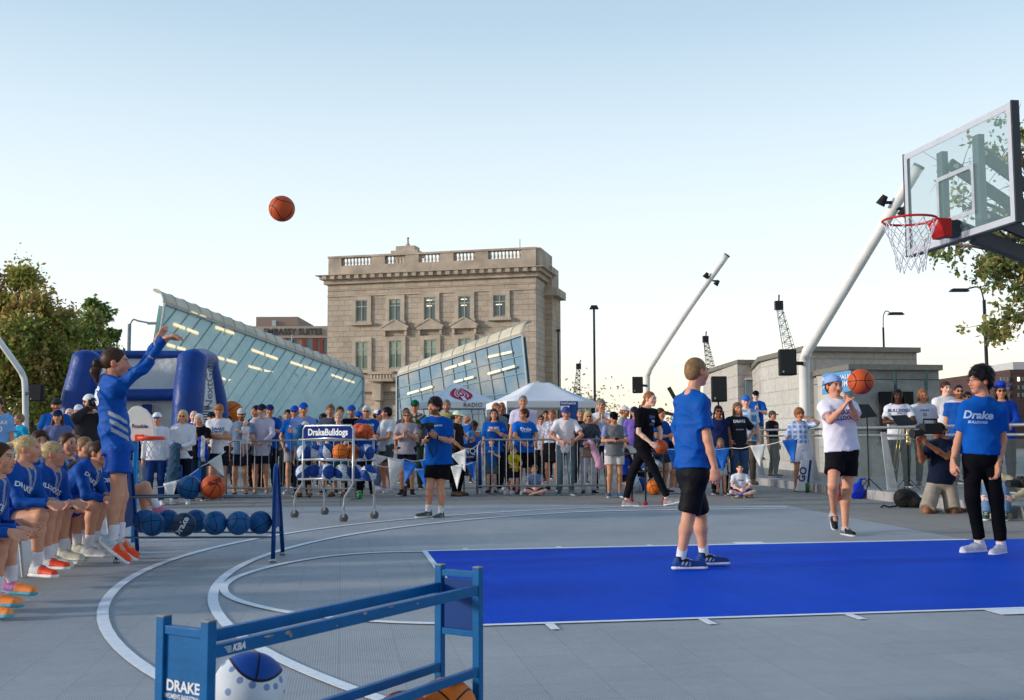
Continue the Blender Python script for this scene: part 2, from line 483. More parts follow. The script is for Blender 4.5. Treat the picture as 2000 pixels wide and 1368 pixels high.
    for x in (-1, 1):
        blob((x * .046, .07, -.03), (.022, .05, .02), skin * np.array([1.06, .86, .84]), 1.9)
        blob((x * .031, .095, .008), (.016, .03, .0095), (.5, .46, .43) if fg else skin * .30)
        if fg: blob((x * .031, .10, .008), (.0066, .03, .0075), (.02, .015, .012)); blob((x * .031, .09, .0165), (.018, .03, .003), skin * .2)
        blob((x * .033, .09, .031), (.020, .03, .0050), hairc * .6 + skin * .15)
        blob((x * .076, -.008, -.006), (.014, .022, .03), skin * np.array([1.0, .74, .68]), 1.6)
    blob((0, .10, -.063), (.022, .03, .0085), skin * np.array([.84, .42, .40]))
    blob((0, .10, -.0635), (.019, .03, .0016), skin * .25)
    if o.get('smile'): blob((0, .10, -.0635), (.017, .03, .0045), (.75, .72, .68))
    if o.get('beard'):
        bc = np.array(lin(*HC_[o['beard']])); m = (q[:, 2] < -.040) & (q[:, 1] > -.01 + np.clip(-q[:, 2] - .04, 0, 1) * -.2) & (q[:, 2] > -.13) & (np.abs(q[:, 0]) < .09)
        lipd = np.linalg.norm((q - np.array([0, .10, -.063])) / np.array([.022, .04, .0085]), axis=1) > 1.2
        m = m & lipd; C[m] = C[m] * .3 + bc * .7
    obj('body', (V, Fq), SKIN, rt, smooth=True, colors=C)
    # --- clothes
    sg = o.get('seed', (abs(hash(label)) % 97) if False else (sum(map(ord, label)) % 97)) / 7.
    wr = (.0050 if fg else .0042) * s * o.get('wrk', 1.)
    top = o.get('top')
    pad = .016 * s
    cloth = SHINY if o.get('shiny') else CLOTH
    def colorize(V, col, pat=None):
        c = np.tile(np.array(lin(*col)), (len(V), 1))
        if pat is not None:
            L_ = (V - pel) @ T.T / s
            m, c2 = pat(L_); m = m[:, None].astype(float); c = c * (1 - m) + np.array(lin(*c2)) * m
        return c
    if top:
        kind, col = top[0], top[1]; pat = top[2] if len(top) > 2 else None
        hem = o.get('hem', -.13); Bt = Body(); lo_p = up * 1.
        hp_ = pel + up * hem * s
        hu_ = J.get('hemdir', up)
        cutb = (hp_, -hu_); cutn = (neck + up * .030 * s, unit(up + fw * .30))
        g = pad * o.get('loose', 1.)
        Bt.ell(P(.74), T, np.array([.158 * wl, .108, .17]) * s * b + g, k=K, cut=[cutb, cutn])
        Bt.ell(P(.36), T, np.array([.140 * wl, .104 * bel, .18]) * s * b + g, k=K, cut=cutb)
        Bt.cap(P(.6), hp_, .146 * wl * s * b + g, .172 * s * b + g * 1.25, k=K, flat=(fw, .74 * (.5 + .5 * bel)), cut=cutb)
        if fem and o.get('bust', 1):
            for x in (-1, 1): Bt.ell(P(.66) + la * x * .062 * s + fw * .075 * s * b, T, np.array([.062, .05, .06]) * s * b, k=.04 * s)
        Bt.cap(J['shL'], J['shR'], .052 * s + g, k=K, cut=cutn)
        for S in 'LR':
            a, e, w = J['sh' + S], J['el' + S], J['wr' + S]
            Bt.cap(neck, a + up * .008 * s, .050 * s + g * .6, .046 * s + g, k=.04 * s, cut=cutn)
            if kind == 'tank': continue
            ln = o.get('sleeve', 1. if kind in ('long', 'jacket') else .68)
            if kind in ('long', 'jacket'):
                gg = g * (.8 if kind == 'long' else 1.3)
                Bt.cap(a, e, .049 * s * b * wl + g, .038 * s * b * wl + gg, k=.03 * s)
                wend = e + (w - e) * min(ln, 1.) * .97
                Bt.cap(e, wend, .038 * s * b * wl + gg, .027 * s + gg * .7, k=.02 * s, cut=(wend, unit(w - e)))
            else:
                ee = a + (e - a) * ln
                Bt.cap(a, ee + unit(e - a) * .02, .050 * s * b * wl + g, .050 * s * b * wl + g * 1.5, k=.035 * s, cut=(ee, unit(e - a)))
        if kind == 'polo' or kind == 'jacket' or o.get('collar'):
            Bt.cap(neck - fw * .005 * s, neck + up * .03 * s, .064 * s, .066 * s, k=.01 * s, cut=(neck + up * .04 * s, unit(up - fw * -.4)))
        V, Fq = Bt.mesh(hb * .92, wr=wr, wf=13. / s, seed=sg)
        cc = colorize(V, col, pat)
        so = obj('jacket' if kind == 'jacket' else 'shirt', (V, Fq), cloth, rt, smooth=True, colors=cc)
        if o.get('print'):
            bv = bvhtree.BVHTree.FromPolygons([tuple(p) for p in V], [tuple(int(i) for i in q_) for q_ in Fq])
            bycol = {}
            for pr in o['print']:
                txt, size, t, pc = pr[:4]; xo = pr[4] if len(pr) > 4 else 0.; side = pr[5] if len(pr) > 5 else 'front'; arc = pr[6] if len(pr) > 6 else 0.
                shear = pr[7] if len(pr) > 7 else 0.
                n = {'front': fw, 'back': -fw, 'left': la, 'right': -la}[side] if isinstance(side, str) else unit(side); r = np.cross(up, n); r = unit(r)
                if isinstance(txt, str): tv, tf = text2d(txt, size * s, .035, shear)
                else: tv, tf = np.array(txt[0]) * size * s, txt[1]
                mb = bycol.setdefault(pc, MB()); out = []; ok = True
                for x, y in tv:
                    if arc: th = x / arc; x2, y2 = math.sin(th) * (arc + y), math.cos(th) * (arc + y) - arc
                    else: x2, y2 = x, y
                    c0 = P(t) + r * (x2 + xo * s) + up * y2 + n * .6
                    hit = bv.ray_cast(Vector(c0), Vector(-n))
                    if hit[0] is None: ok = False; break
                    out.append(np.array(hit[0]) + np.array(hit[1]) * (.004 if not fg else .005) * (1 if hit[1] @ Vector(n) > 0 else -1))
                if ok: mb.add(out, tf)
            for pc, mb in bycol.items():
                if mb.v: obj('print', mb, print_mat(pc), rt)
    bot = o.get('bottom')
    if bot:
        kind, col = bot[0], bot[1]; Bb = Body(); g = .014 * s
        wcut = (pel + up * .05 * s, up)
        Bb.ell(pel + up * .0 * s, T, np.array([.160, .118, .125]) * s * b + g * .6, k=K, cut=wcut)
        Bb.cap(P(.18), pel, .12 * s * b + g * .5, .14 * s * b + g * .5, k=K, flat=(fw, .74), cut=wcut)
        for S in 'LR':
            hp, kn, an = J['hp' + S], J['kn' + S], J['an' + S]
            if kind.startswith('short'):
                t = o.get('blen', .72); e = hp + (kn - hp) * t
                Bb.cap(hp, e + unit(kn - hp) * .03, .088 * s * b + g, (.078 * s * b + g * 1.8 * o.get('bloose', 1.)), k=.035 * s, cut=(e, unit(kn - hp)))
            elif kind == 'skirt':
                e = hp + (kn - hp) * .75
                Bb.cap((hp + pel) / 2, e + unit(kn - hp) * .03, .12 * s * b + g, .115 * s * b + g, k=.05 * s, cut=(e, unit(kn - hp)))
            else:
                fl = 1.25 if kind == 'jeans' else 1.
                Bb.cap(hp, kn, .086 * s * b + g, .056 * s * b + g * fl, k=.03 * s)
                e = an + np.array([0, 0, 1.]) * o.get('cuff', .02) * s if kind != 'capri' else kn + (an - kn) * .5
                Bb.cap(kn, e - unit(kn - an) * .02, .056 * s * b + g * fl, .036 * s + g * fl * 1.3, k=.03 * s, cut=(e, unit(an - kn)))
        V, Fq = Bb.mesh(hb * .92, wr=wr * .8 / max(o.get('wrk', 1.), 1.) , wf=10. / s, seed=sg + 2)
        obj({'shorts': 'shorts', 'skirt': 'skirt'}.get(kind, 'trousers'), (V, Fq), SHINY if o.get('shiny') else CLOTH, rt, smooth=True, colors=colorize(V, col, bot[2] if len(bot) > 2 else None))
    # --- shoes and socks
    shc = o.get('shoes', ((40, 40, 44), (220, 220, 220)))
    if shc:
        for S in 'LR':
            an = J['an' + S]; ft = unit(J['ft' + S]); fu = J.get('fu' + S); fu = np.array([0, 0, 1.]) if fu is None else unit(fu)
            ft = unit(ft - fu * (ft @ fu)); sl = np.cross(ft, fu)
            bt = an - fu * .082 * s; Bs = Body()
            Bs.cap(bt + fu * .045 * s - ft * .030 * s, bt + fu * .05 * s + ft * .05 * s, .042 * s, .042 * s, k=.02 * s, flat=(sl, .88))
            Bs.cap(bt + fu * .040 * s + ft * .04 * s, bt + fu * .030 * s + ft * .188 * s, .043 * s, .034 * s, k=.03 * s)
            Bs.cap(bt + fu * .05 * s, bt + fu * .095 * s - ft * .012 * s, .040 * s, .040 * s, k=.02 * s)
            fr = np.array([ft, sl, fu])
            Bs.cap(bt + fu * .014 * s - ft * .035 * s, bt + fu * .014 * s + ft * .183 * s, .044 * s, .043 * s, k=.006, flat=(fu, .4))
            V, Fq = Bs.mesh(.0085 if not fg else .0055, clip=[(bt, -fu), (bt + fu * .108 * s, fu)])
            z = (V - bt) @ fu / s; x = (V - bt) @ ft / s
            c = np.tile(np.array(lin(*shc[0])), (len(V), 1)); c[z < .028] = lin(*shc[1])
            if len(shc) > 2: c[(x > .06) & (z >= .028)] = lin(*shc[2])
            if len(shc) > 3: c[(x > -.02) & (x < .06) & (z > .06)] = lin(*shc[3])
            if fg:
                st_ = (np.sin((x - z * .6) * 190) > .35) & (z > .034) & (z < .066) & (x > .0) & (x < .075); c[st_] = c[st_] * .35 + .65 * np.array(lin(*shc[1]) if sum(shc[0]) < 450 else lin(150, 152, 158))
                lc_ = (np.sin(x * 330) > .2) & (z > .058) & (x > .03) & (x < .10) & (np.abs((V - bt) @ sl) / s < .022); c[lc_] = lin(226, 226, 228) if sum(shc[0]) < 450 else lin(120, 124, 134)
            c[(z > .10)] = c[(z > .10)] * .4
            obj('shoe', (V, Fq), SHOEM, rt, smooth=True, colors=c)
            sk = o.get('socks')
            if sk:
                kn = J['kn' + S]; d = unit(kn - an); ln = sk[1] * s
                Bk = Body(); Bk.cap(an - d * .02 * s, an + d * ln, .039 * s, .043 * s, cut=(an + d * ln, d)); V, Fq = Bk.mesh(.0075 if fg else .012)
                obj('sock', (V, Fq), CLOTH, rt, smooth=True, colors=np.tile(np.array(lin(*sk[0])), (len(V), 1)))
    # --- hair and headgear
    def hb_mesh(Bx, nm, col, mm=HAIRM, h=None, **kw):
        V, Fq = Bx.mesh(h or (h2 if not fg else .006), **kw)
        if len(V): return obj(nm, (V, Fq), mm, rt, smooth=True, colors=np.tile(np.array(col), (len(V), 1)))
    hair = o.get('hair')
    capc = o.get('cap')
    if hair and hair[0] != 'none':
        st = hair[0]; Bh = Body(); th = {'buzz': .004, 'short': .011, 'bald': .002, 'pony': .005, 'bun': .005, 'tail': .005}.get(st, .010)
        big = {'curly': .022, 'mop': .011}.get(st, 0)
        if capc: th = min(th, .007); big = 0
        tf = o.get('hairtop', 0.)
        if st != 'bald':
            Bh.ell(HL(0, -.016, .031 + big * .5 + tf), Hf, (np.array([.0745, .0955, .089]) + th + big) * hs, k=.01)
            if st in ('buzz', 'short', 'curly', 'mop'):
                Bh.ell(HL(0, -.055, -.012), Hf, (np.array([.066, .050, .058]) + th) * hs, k=.02)
        else:
            Bh.ell(HL(0, -.045, -.005), Hf, np.array([.078, .066, .05]) * hs, k=.01)
        if st in ('long', 'bob', 'straight'):
            ln = {'long': .34, 'bob': .16, 'straight': .26}[st]
            Bh.cap(HL(0, -.055, -.0), HL(0, -.065, -ln * .75), .070 * hs, .060 * hs, k=.03)
            for x in (-1, 1):
                Bh.cap(HL(x * .066, -.010, .02), HL(x * .078, -.002, -ln * .45), .026 * hs, .028 * hs, k=.02)
                if st != 'bob': Bh.cap(HL(x * .078, -.002, -ln * .45), HL(x * .085, .045, -ln), .027 * hs, .018 * hs, k=.02)
        if st in ('pony', 'bun', 'tail'):
            px = {'pony': (.062, -.03), 'bun': (-.01, -.02), 'tail': (-.03, -.10)}[st]
            Bh.cap(HL(0, -.10, px[0]), HL(0, -.125, px[0] - .01), .028 * hs, .022 * hs, k=.015)
            if st == 'bun': Bh.ell(HL(0, -.145, -.005), Hf, np.array([.034, .03, .036]) * hs, k=.01)
        Bh.ell(HL(0, .072, -.030), Hf, np.array([.070, .080, .090]) * hs, k=.012 * hs, sub=True)
        if st in ('pony', 'bun', 'tail'): Bh.ell(HL(0, .082, -.018), Hf, np.array([.074, .080, .088]) * hs, k=.012 * hs, sub=True)
        if st not in ('long', 'straight', 'bob'):
            for x in (-1, 1): Bh.ell(HL(x * .085, .01, -.05), Hf, np.array([.03, .035, .055]) * hs, k=.01 * hs, sub=True)
        hw = dict(wr=.0035, wf=55., seed=sg) if st in ('curly', 'mop') else dict()
        V, Fq = Bh.mesh(h2 if not fg else .0055, **hw)
        if len(V):
            V2, F2, C2 = strands(V, Fq, hc, Hf, hs, hairc, st, 1500 if fg else 260, .0022 if fg else .0045, int(sg * 7))
            obj('hair', (np.concatenate([V, V2]), np.concatenate([Fq, F2 + len(V)])), HAIRM, rt, smooth=True, colors=np.concatenate([np.tile(hairc, (len(V), 1)), C2]))
        if st in ('pony', 'tail', 'bun'):
            Bp = Body(); d0 = HL(0, -.125, px[0] - .012); hang = o.get('hang', np.array([0, 0, -1.]))
            ln = {'pony': .24, 'bun': .11, 'tail': .26}[st] * o.get('taill', 1.)
            bk = -Hf[1]; m1 = d0 + bk * o.get('tout', .035) * hs + hang * ln * .35; m2 = d0 + bk * o.get('tout', .035) * .8 * hs + hang * ln
            Bp.cap(d0, m1, .024 * hs, .034 * hs, k=.01); Bp.cap(m1, m2, .034 * hs, .012 * hs, k=.02)
            hb_mesh(Bp, 'ponytail', hairc * 1.1, wr=.002, wf=70., seed=sg)
        if st == 'braids':
            Bp = Body()
            for x in (-1, 1):
                for j in range(3):
                    Bp.cap(HL(x * (.07 + .012 * j), -.03 + .02 * j, 0), HL(x * (.10 + .01 * j), -.01 + .02 * j, -.24), .013 * hs, .010 * hs, k=.003)
            hb_mesh(Bp, 'braids', hairc, wr=.002, wf=90.)
    if capc:
        Bc = Body(); dz = 0.; back = o.get('capback', False); sgn = -1 if back else 1
        cutc = (HL(0, 0, .036), -unit(Hf[2] + Hf[1] * .16 * sgn))
        Bc.ell(HL(0, -.014, .040), Hf, np.array([.088, .108, .094]) * hs, k=.01, cut=cutc)
        V, Fq = Bc.mesh(h2 if not fg else .006)
        qq = (V - hc) @ Hf.T / hs
        c = np.tile(np.array(lin(*capc[0])), (len(V), 1))
        if len(capc) > 2: c[qq[:, 1] * sgn > .02] = lin(*capc[2])
        obj('cap', (V, Fq), CLOTH, rt, smooth=True, colors=c)
        Bb = Body(); Bb.ell(HL(0, sgn * .118, .030), frame(Hf[1] + Hf[2] * -.22 * sgn, Hf[2] + Hf[1] * .22 * sgn), np.array([.070, .072, .012]) * hs, k=.01)
        hb_mesh(Bb, 'cap_brim', lin(*capc[1]), CLOTH, h=.006 if fg else .0075)
    gl = o.get('glasses')
    if gl:
        Bg = Body(); r = (.022, .006, .017) if gl == 'sun' else (.021, .003, .016)
        for x in (-1, 1):
            Bg.ell(HL(x * .032, .100, .006), Hf, np.array(r) * hs, k=.004)
            if gl != 'sun': Bg.ell(HL(x * .032, .100, .006), Hf, np.array([.0165, .02, .0115]) * hs, k=.002, sub=True)
            Bg.cap(HL(x * .054, .095, .010), HL(x * .080, -.005, .006), .0032 * hs, k=.002)
        Bg.cap(HL(-.012, .104, .010), HL(.012, .104, .010), .003 * hs, k=.002)
        V, Fq = Bg.mesh(.0042 if fg else .0052)
        obj('sunglasses' if gl == 'sun' else 'glasses', (V, Fq), DARKG, rt, smooth=True)
    return rt

def strands(V, F, hc, Hf, hs, col, st, n, w, seed):
    """short locks lying on the hair surface, following the way the hair is combed"""
    r = np.random.RandomState(seed); f = F[r.randint(0, len(F), n)]; P = V[f].mean(1) + (V[f[:, 0]] - V[f].mean(1)) * r.uniform(-.8, .8, (n, 1))
    N = np.cross(V[f[:, 2]] - V[f[:, 0]], V[f[:, 3]] - V[f[:, 1]]); N /= np.maximum(np.linalg.norm(N, axis=1), 1e-9)[:, None]
    c = hc + Hf[2] * .03 * hs; s_ = np.sign(((P - c) * N).sum(1)); s_[s_ == 0] = 1; N *= s_[:, None]
    if st in ('pony', 'bun', 'tail'): D = (hc - Hf[1] * .13 * hs + Hf[2] * .03 * hs) - P
    elif st in ('long', 'bob', 'straight', 'braids'): D = -Hf[2] * np.ones((n, 1)) - Hf[1] * .2 + Hf[0] * np.sign((P - hc) @ Hf[0])[:, None] * .25
    else: D = (P - (hc - Hf[1] * .05 * hs + Hf[2] * .12 * hs)) * 6 - Hf[2] * .4
    D = D / np.maximum(np.linalg.norm(D, axis=1), 1e-9)[:, None] + r.normal(size=(n, 3)) * {'curly': .6, 'mop': .45, 'buzz': .5, 'short': .22}.get(st, .07)
    D -= N * (D * N).sum(1)[:, None]; D /= np.maximum(np.linalg.norm(D, axis=1), 1e-9)[:, None]
    L_ = r.uniform(.5, 1.2, (n, 1)) * {'buzz': .008, 'short': .026, 'curly': .03, 'mop': .035, 'pony': .02, 'bun': .02, 'tail': .02}.get(st, .04) * hs; S = np.cross(N, D); lift = r.uniform(.0008, .0034, (n, 1)) * (3. if st in ('mop', 'curly') else -.6 if st in ('pony', 'bun', 'tail') else .8)
    W = w * r.uniform(.5, 1.3, (n, 1)); a = P + N * .001; e = P + D * L_ + N * lift
    V2 = np.stack([a - S * W, a + S * W, e + S * W * .3, e - S * W * .3], 1).reshape(-1, 3); F2 = np.arange(n * 4).reshape(n, 4)
    C = np.repeat(col * r.uniform(.45, 1.6, (n, 1)), 4, axis=0); return V2, F2, np.clip(C, 0, 1)

ARMS = {  # hand targets (lateral, forward, height) for left and right, pole vectors
    'down': ((.25, .03, .80), (-.25, .03, .80), (.3, -.6, 0), (-.3, -.6, 0)),
    'crossed': ((-.13, .20, 1.20), (.13, .23, 1.13), (1, -.1, -.7), (-1, -.1, -.7)),
    'clasp': ((.035, .25, 1.06), (-.035, .25, 1.06), (1, -.3, -.5), (-1, -.3, -.5)),
    'clap': ((.03, .26, 1.25), (-.03, .27, 1.22), (1, -.2, -.8), (-1, -.2, -.8)),
    'claphigh': ((.03, .26, 1.40), (-.03, .26, 1.38), (1, -.1, -.8), (-1, -.1, -.8)),
    'hips': ((.185, .03, 1.03), (-.185, .03, 1.03), (1, -.35, 0), (-1, -.35, 0)),
    'pocket': ((.20, .06, .92), (-.20, .06, .92), (.7, -.7, 0), (-.7, -.7, 0)),
    'phone': ((.05, .27, 1.17), (-.05, .27, 1.17), (1, -.2, -.7), (-1, -.2, -.7)),
    'rail': ((.13, .34, 1.04), (-.13, .34, 1.04), (1, -.2, -.2), (-1, -.2, -.2)),
    'camface': ((.06, .17, 1.55), (-.06, .19, 1.55), (1, .1, -.8), (-1, .1, -.8)),
    'chest': ((.04, .19, 1.28), (-.22, .05, .82), (1, -.2, -.7), (-.4, -.6, 0)),
    'beer': ((.17, .28, 1.17), (-.16, .18, .98), (.8, -.4, -.4), (-1, -.5, 0)),
    'wave': ((.24, .18, 1.42), (-.18, .2, 1.0), (1, 0, -.6), (-1, -.3, 0)),
    'head': ((.12, .14, 1.56), (-.22, .05, .9), (1, .3, -.5), (-.5, -.6, 0)),
    'reach': ((.18, .50, 1.15), (-.1, .36, 1.1), (1, -.3, -.3), (-1, -.3, -.3)),
}
def stand_J(pos, H, yaw=0, arms='down', hyaw=None, hpitch=0, lean=0, stance=.11, twist=0, **kw):
    s = H / 1.75; a = D2R(yaw); fw = np.array([math.sin(a), -math.cos(a), 0]); la = np.array([math.cos(a), math.sin(a), 0]); Z = np.array([0, 0, 1.])
    ha = D2R(yaw if hyaw is None else hyaw); hp = D2R(hpitch)
    pos = np.array(pos, float); ln = D2R(lean)
    W = lambda l, f, u: pos + s * (la * l + fw * f + Z * u)
    def Wu(l, f, u):   # upper body, leaned forward about the hips
        du = u - .95; return pos + s * (la * l + fw * (f * math.cos(ln) + du * math.sin(ln)) + Z * (.95 + du * math.cos(ln) - f * math.sin(ln) * .6))
    J = dict(root=pos, pel=W(0, 0, .97), neck=Wu(0, -.01, 1.455), shL=Wu(.163, -.01, 1.39), shR=Wu(-.163, -.01, 1.39))
    J['hf'] = np.array([math.sin(ha) * math.cos(hp), -math.cos(ha) * math.cos(hp), math.sin(hp)]); J['hu'] = Z + fw * (math.sin(ln) * .3) - J['hf'] * math.sin(hp) * .6
    J['head'] = Wu(0, .018, 1.625) if not lean else Wu(0, .03, 1.60)
    tL, tR, pL, pR = ARMS[arms]
    for S, t, p, sx in (('L', tL, pL, 1), ('R', tR, pR, -1)):
        tw = (Wu if arms in ('crossed', 'clasp', 'clap', 'phone', 'camface', 'chest') else W)(*t)
        J['el' + S], J['wr' + S] = ik(J['sh' + S], tw, .285 * s, .25 * s, la * p[0] + fw * p[1] + Z * p[2])
        J['hp' + S] = W(.09 * sx, 0, .93)
        an = W(stance * sx, -.02 + kw.get('step', 0) * sx, .082)
        J['kn' + S], J['an' + S] = ik(J['hp' + S], an, .435 * s, .425 * s, fw)
        J['ft' + S] = unit(fw + la * .25 * sx)
    if arms in ('clap', 'claphigh'):
        for S, sx in (('L', 1), ('R', -1)): J['pn' + S] = -la * sx; J['hd' + S] = unit(fw * .3 + Z); J['curl' + S] = .12
    if arms == 'hips':
        for S, sx in (('L', 1), ('R', -1)): J['pn' + S] = -la * sx; J['hd' + S] = unit(-Z * .8 + fw * .5 - la * sx * .4)
    if arms in ('clasp',):
        for S, sx in (('L', 1), ('R', -1)): J['pn' + S] = -la * sx + fw * -.3; J['hd' + S] = unit(fw * .5 - la * sx * .6 - Z * .3); J['curl' + S] = .6
    if arms == 'crossed':
        for S, sx in (('L', 1), ('R', -1)): J['pn' + S] = -fw; J['curl' + S] = .25
    if arms in ('phone', 'camface', 'rail', 'beer'):
        for S, sx in (('L', 1), ('R', -1)): J['curl' + S] = .75; J['pn' + S] = -la * sx - Z * .2
    return J
# ---------------------------------------------------------------- ground, court, lines
def concrete_mat(name, col, joint=1.5, rot=0., var=.12):
    m, N, L, b = nodes_of(name, rough=.85); t = NT(N, L)
    v = t.coord('Object', rot=-COURT_ANG + rot); x = t.xyz(v)
    n1 = t.noise(v, .35, 4, .6); n2 = t.noise(v, 6., 5, .7); n3 = t.noise(v, 90., 2)
    f = t.m('MULTIPLY', t.rng(n1, .3, .7, 1 - var, 1 + var), t.rng(n2, .3, .7, 1 - var * .7, 1 + var * .7))
    f = t.m('MULTIPLY', f, t.rng(n3, .3, .7, .9, 1.1))
    j = None
    for ax in (0, 1):
        fr = t.m('FRACT', t.m('DIVIDE', x[ax], joint)); d = t.m('ABSOLUTE', t.m('SUBTRACT', fr, .5)); ln = t.m('GREATER_THAN', d, .5 - .006 / joint)
        j = ln if j is None else t.m('MAXIMUM', j, ln)
    c = t.mix(j, tuple(col), tuple(k * .45 for k in col))
    vm = N.new('ShaderNodeVectorMath'); vm.operation = 'SCALE'; L.new(c, vm.inputs[0]); L.new(f, vm.inputs['Scale'])
    L.new(vm.outputs[0], b.inputs['Base Color']); t.bump(t.m('SUBTRACT', n3, t.m('MULTIPLY', j, .8)), .003, b)
    return m

def court_mat(name, col, seam, seamf=1., dark=.6):
    """snap-together perforated court tiles: 12 in squares, fine raised grid, slightly different batches"""
    m, N, L, b = nodes_of(name, rough=.6); t = NT(N, L)
    b.inputs['Specular IOR Level'].default_value = .2
    v = t.coord('Object', rot=-COURT_ANG); x = t.xyz(v)
    s = None; g = None
    for ax in (0, 1):
        fr = t.m('FRACT', t.m('DIVIDE', x[ax], .3048)); d = t.m('ABSOLUTE', t.m('SUBTRACT', fr, .5)); ln = t.m('GREATER_THAN', d, .4935)
        s = ln if s is None else t.m('MAXIMUM', s, ln)
        fg = t.m('FRACT', t.m('DIVIDE', x[ax], .0127)); dg = t.m('ABSOLUTE', t.m('SUBTRACT', fg, .5)); lg = t.m('LESS_THAN', dg, .27)
        g = lg if g is None else t.m('MULTIPLY', g, lg)
    # one tone per tile
    fl = N.new('ShaderNodeVectorMath'); fl.operation = 'SCALE'; L.new(v, fl.inputs[0]); fl.inputs['Scale'].default_value = 1 / .3048
    fo = N.new('ShaderNodeVectorMath'); fo.operation = 'FLOOR'; L.new(fl.outputs[0], fo.inputs[0])
    wn = N.new('ShaderNodeTexWhiteNoise'); L.new(fo.outputs[0], wn.inputs[0])
    n1 = t.noise(v, .5, 4, .6); n2 = t.noise(v, 9., 5, .7)
    n4 = t.noise(v, 2.2, 6, .75); f = t.m('MULTIPLY', t.m('MULTIPLY', t.rng(n1, .3, .7, .90, 1.09), t.rng(n2, .3, .75, .94, 1.06)), t.rng(n4, .62, .78, 1., .86))
    f = t.m('MULTIPLY', f, t.rng(wn.outputs[0], 0, 1, .965, 1.035))
    f = t.m('MULTIPLY', f, t.m('SUBTRACT', 1., t.m('MULTIPLY', g, 1 - dark)))
    c = t.mix(t.m('MULTIPLY', s, seamf), tuple(col), tuple(seam))
    vm = N.new('ShaderNodeVectorMath'); vm.operation = 'SCALE'; L.new(c, vm.inputs[0]); L.new(f, vm.inputs['Scale'])
    L.new(vm.outputs[0], b.inputs['Base Color']); t.bump(t.m('SUBTRACT', 1., t.m('MAXIMUM', g, s)), .0015, b)
    return m

GROUND = concrete_mat('plaza_concrete', (.31, .275, .235), 1.5)
struct('ground', ([(-900, -60, 0), (900, -60, 0), (900, 1400, 0), (-900, 1400, 0)], [(0, 1, 2, 3)]), GROUND, origin=(0, 0, 0))
TILE = court_mat('grey_court_tile', (.435, .437, .44), (.30, .30, .31), .6)
LANE = court_mat('blue_court_tile', (.001, .082, .68), (.01, .13, .80), .75)
LANE.node_tree.nodes['Principled BSDF'].inputs['Specular IOR Level'].default_value = .03
LINE = mat('white_line_paint', (.86, .86, .86), rough=.5, var=.07, scale=25., bump=.001, bscale=150.)
# court floor: from far left to the baseline, a sheet of tiles 15 mm thick
cf = [court(-14, -9), court(5.95, -9), court(5.95, 2.14), court(6.33, 8.02), court(-2, 10.05), court(-14, 10.3)]
far = [gp(263, 997), gp(1000, 987.5), gp(1531, 988.5)]
dirf = unit(far[0] - far[2])
poly = [court(-14, -9), court(5.95, -9), gp(1890, 1057.5), far[2], far[1], far[0], far[0] + dirf * 9]
mb = MB().prism([np.array([p[0], p[1], .001]) for p in poly], (0, 0, .013))
struct('court_floor', mb, TILE, origin=(0, 0, 0))
W2 = 2.126; BL = 5.9
e1 = gp(1890, 1057.5)
lane = [court(0, -W2), court(11, -W2 + .0), court(11, W2 - .35), court(BL + .02, W2)]
lane = [court(0, -W2), court(11, -W2), court(11, W2 - .3), e1, court(0, W2)]
# the blue area: key plus the strip past the baseline
struct('lane_paint', MB().prism([np.array([p[0], p[1], .016]) for p in lane], (0, 0, .002)), LANE, origin=(0, 0, 0))
ZL = .0205
def ribbon(pts, w, z=ZL, mb=None):
    mb = mb or MB(); p = [np.array([q[0], q[1], z]) for q in pts]; n = len(p); vs = []
    for i in range(n):
        t = unit(p[min(i + 1, n - 1)] - p[max(i - 1, 0)]); nn = np.array([-t[1], t[0], 0])
        vs += [p[i] - nn * w / 2, p[i] + nn * w / 2, p[i] + nn * w / 2 + [0, 0, .0015], p[i] - nn * w / 2 + [0, 0, .0015]]
    fs = []
    for i in range(n - 1):
        a, b = i * 4, i * 4 + 4
        fs += [(a + 3, b + 3, b + 2, a + 2)[::-1], (a, b, b + 3, a + 3)[::-1], (a + 1, a + 2, b + 2, b + 1)[::-1]]
    return mb.add(vs, fs)
def smooth_path(P, n=12, it=2):
    P = [np.array(p, float) for p in P]
    for _ in range(it):
        P = [P[0]] + [(P[i - 1] + 2 * P[i] + P[i + 1]) / 4 for i in range(1, len(P) - 1)] + [P[-1]]
    out = []
    for i in range(len(P) - 1):
        a, b, c, d = P[max(i - 1, 0)], P[i], P[i + 1], P[min(i + 2, len(P) - 1)]
        for k in range(n):
            t = k / n
            out.append(.5 * (2 * b + (c - a) * t + (2 * a - 5 * b + 4 * c - d) * t * t + (3 * b - a - 3 * c + d) * t ** 3))
    return out + [P[-1]]
def arc_court(cx, cy, rx, ry, a0, a1, n=60):
    return [court(cx + rx * math.cos(a0 + (a1 - a0) * i / n), cy + ry * math.sin(a0 + (a1 - a0) * i / n)) for i in range(n + 1)]
struct('outer_arc_line', ribbon(arc_court(5.62, .37, 8.13, 8.11, D2R(97), D2R(238)), .072), LINE, origin=(0, 0, 0))
pend = [court(4.63, 8.42), gp(1157, 994.8), gp(1290, 993.6), gp(1532, 993)]
struct('inner_arc_line', ribbon(arc_court(5.957, .168, 7.724, 7.724, D2R(116), D2R(232)), .072, ZL + .0008), LINE, origin=(0, 0, 0))
struct('sideline', ribbon(smooth_path([arc_court(5.62, .37, 8.13, 8.11, D2R(97), D2R(98))[0], gp(1250, 993.5), gp(1535, 993)], it=0), .10, ZL + .0016), LINE, origin=(0, 0, 0))
i0 = arc_court(5.957, .168, 7.724, 7.724, D2R(116), D2R(117))[0]
struct('inner_straight_line', ribbon(smooth_path([i0, gp(1177, 1001.5), gp(1320, 998.5), gp(1535, 995.8)], it=0), .09, ZL + .0024), LINE, origin=(0, 0, 0))
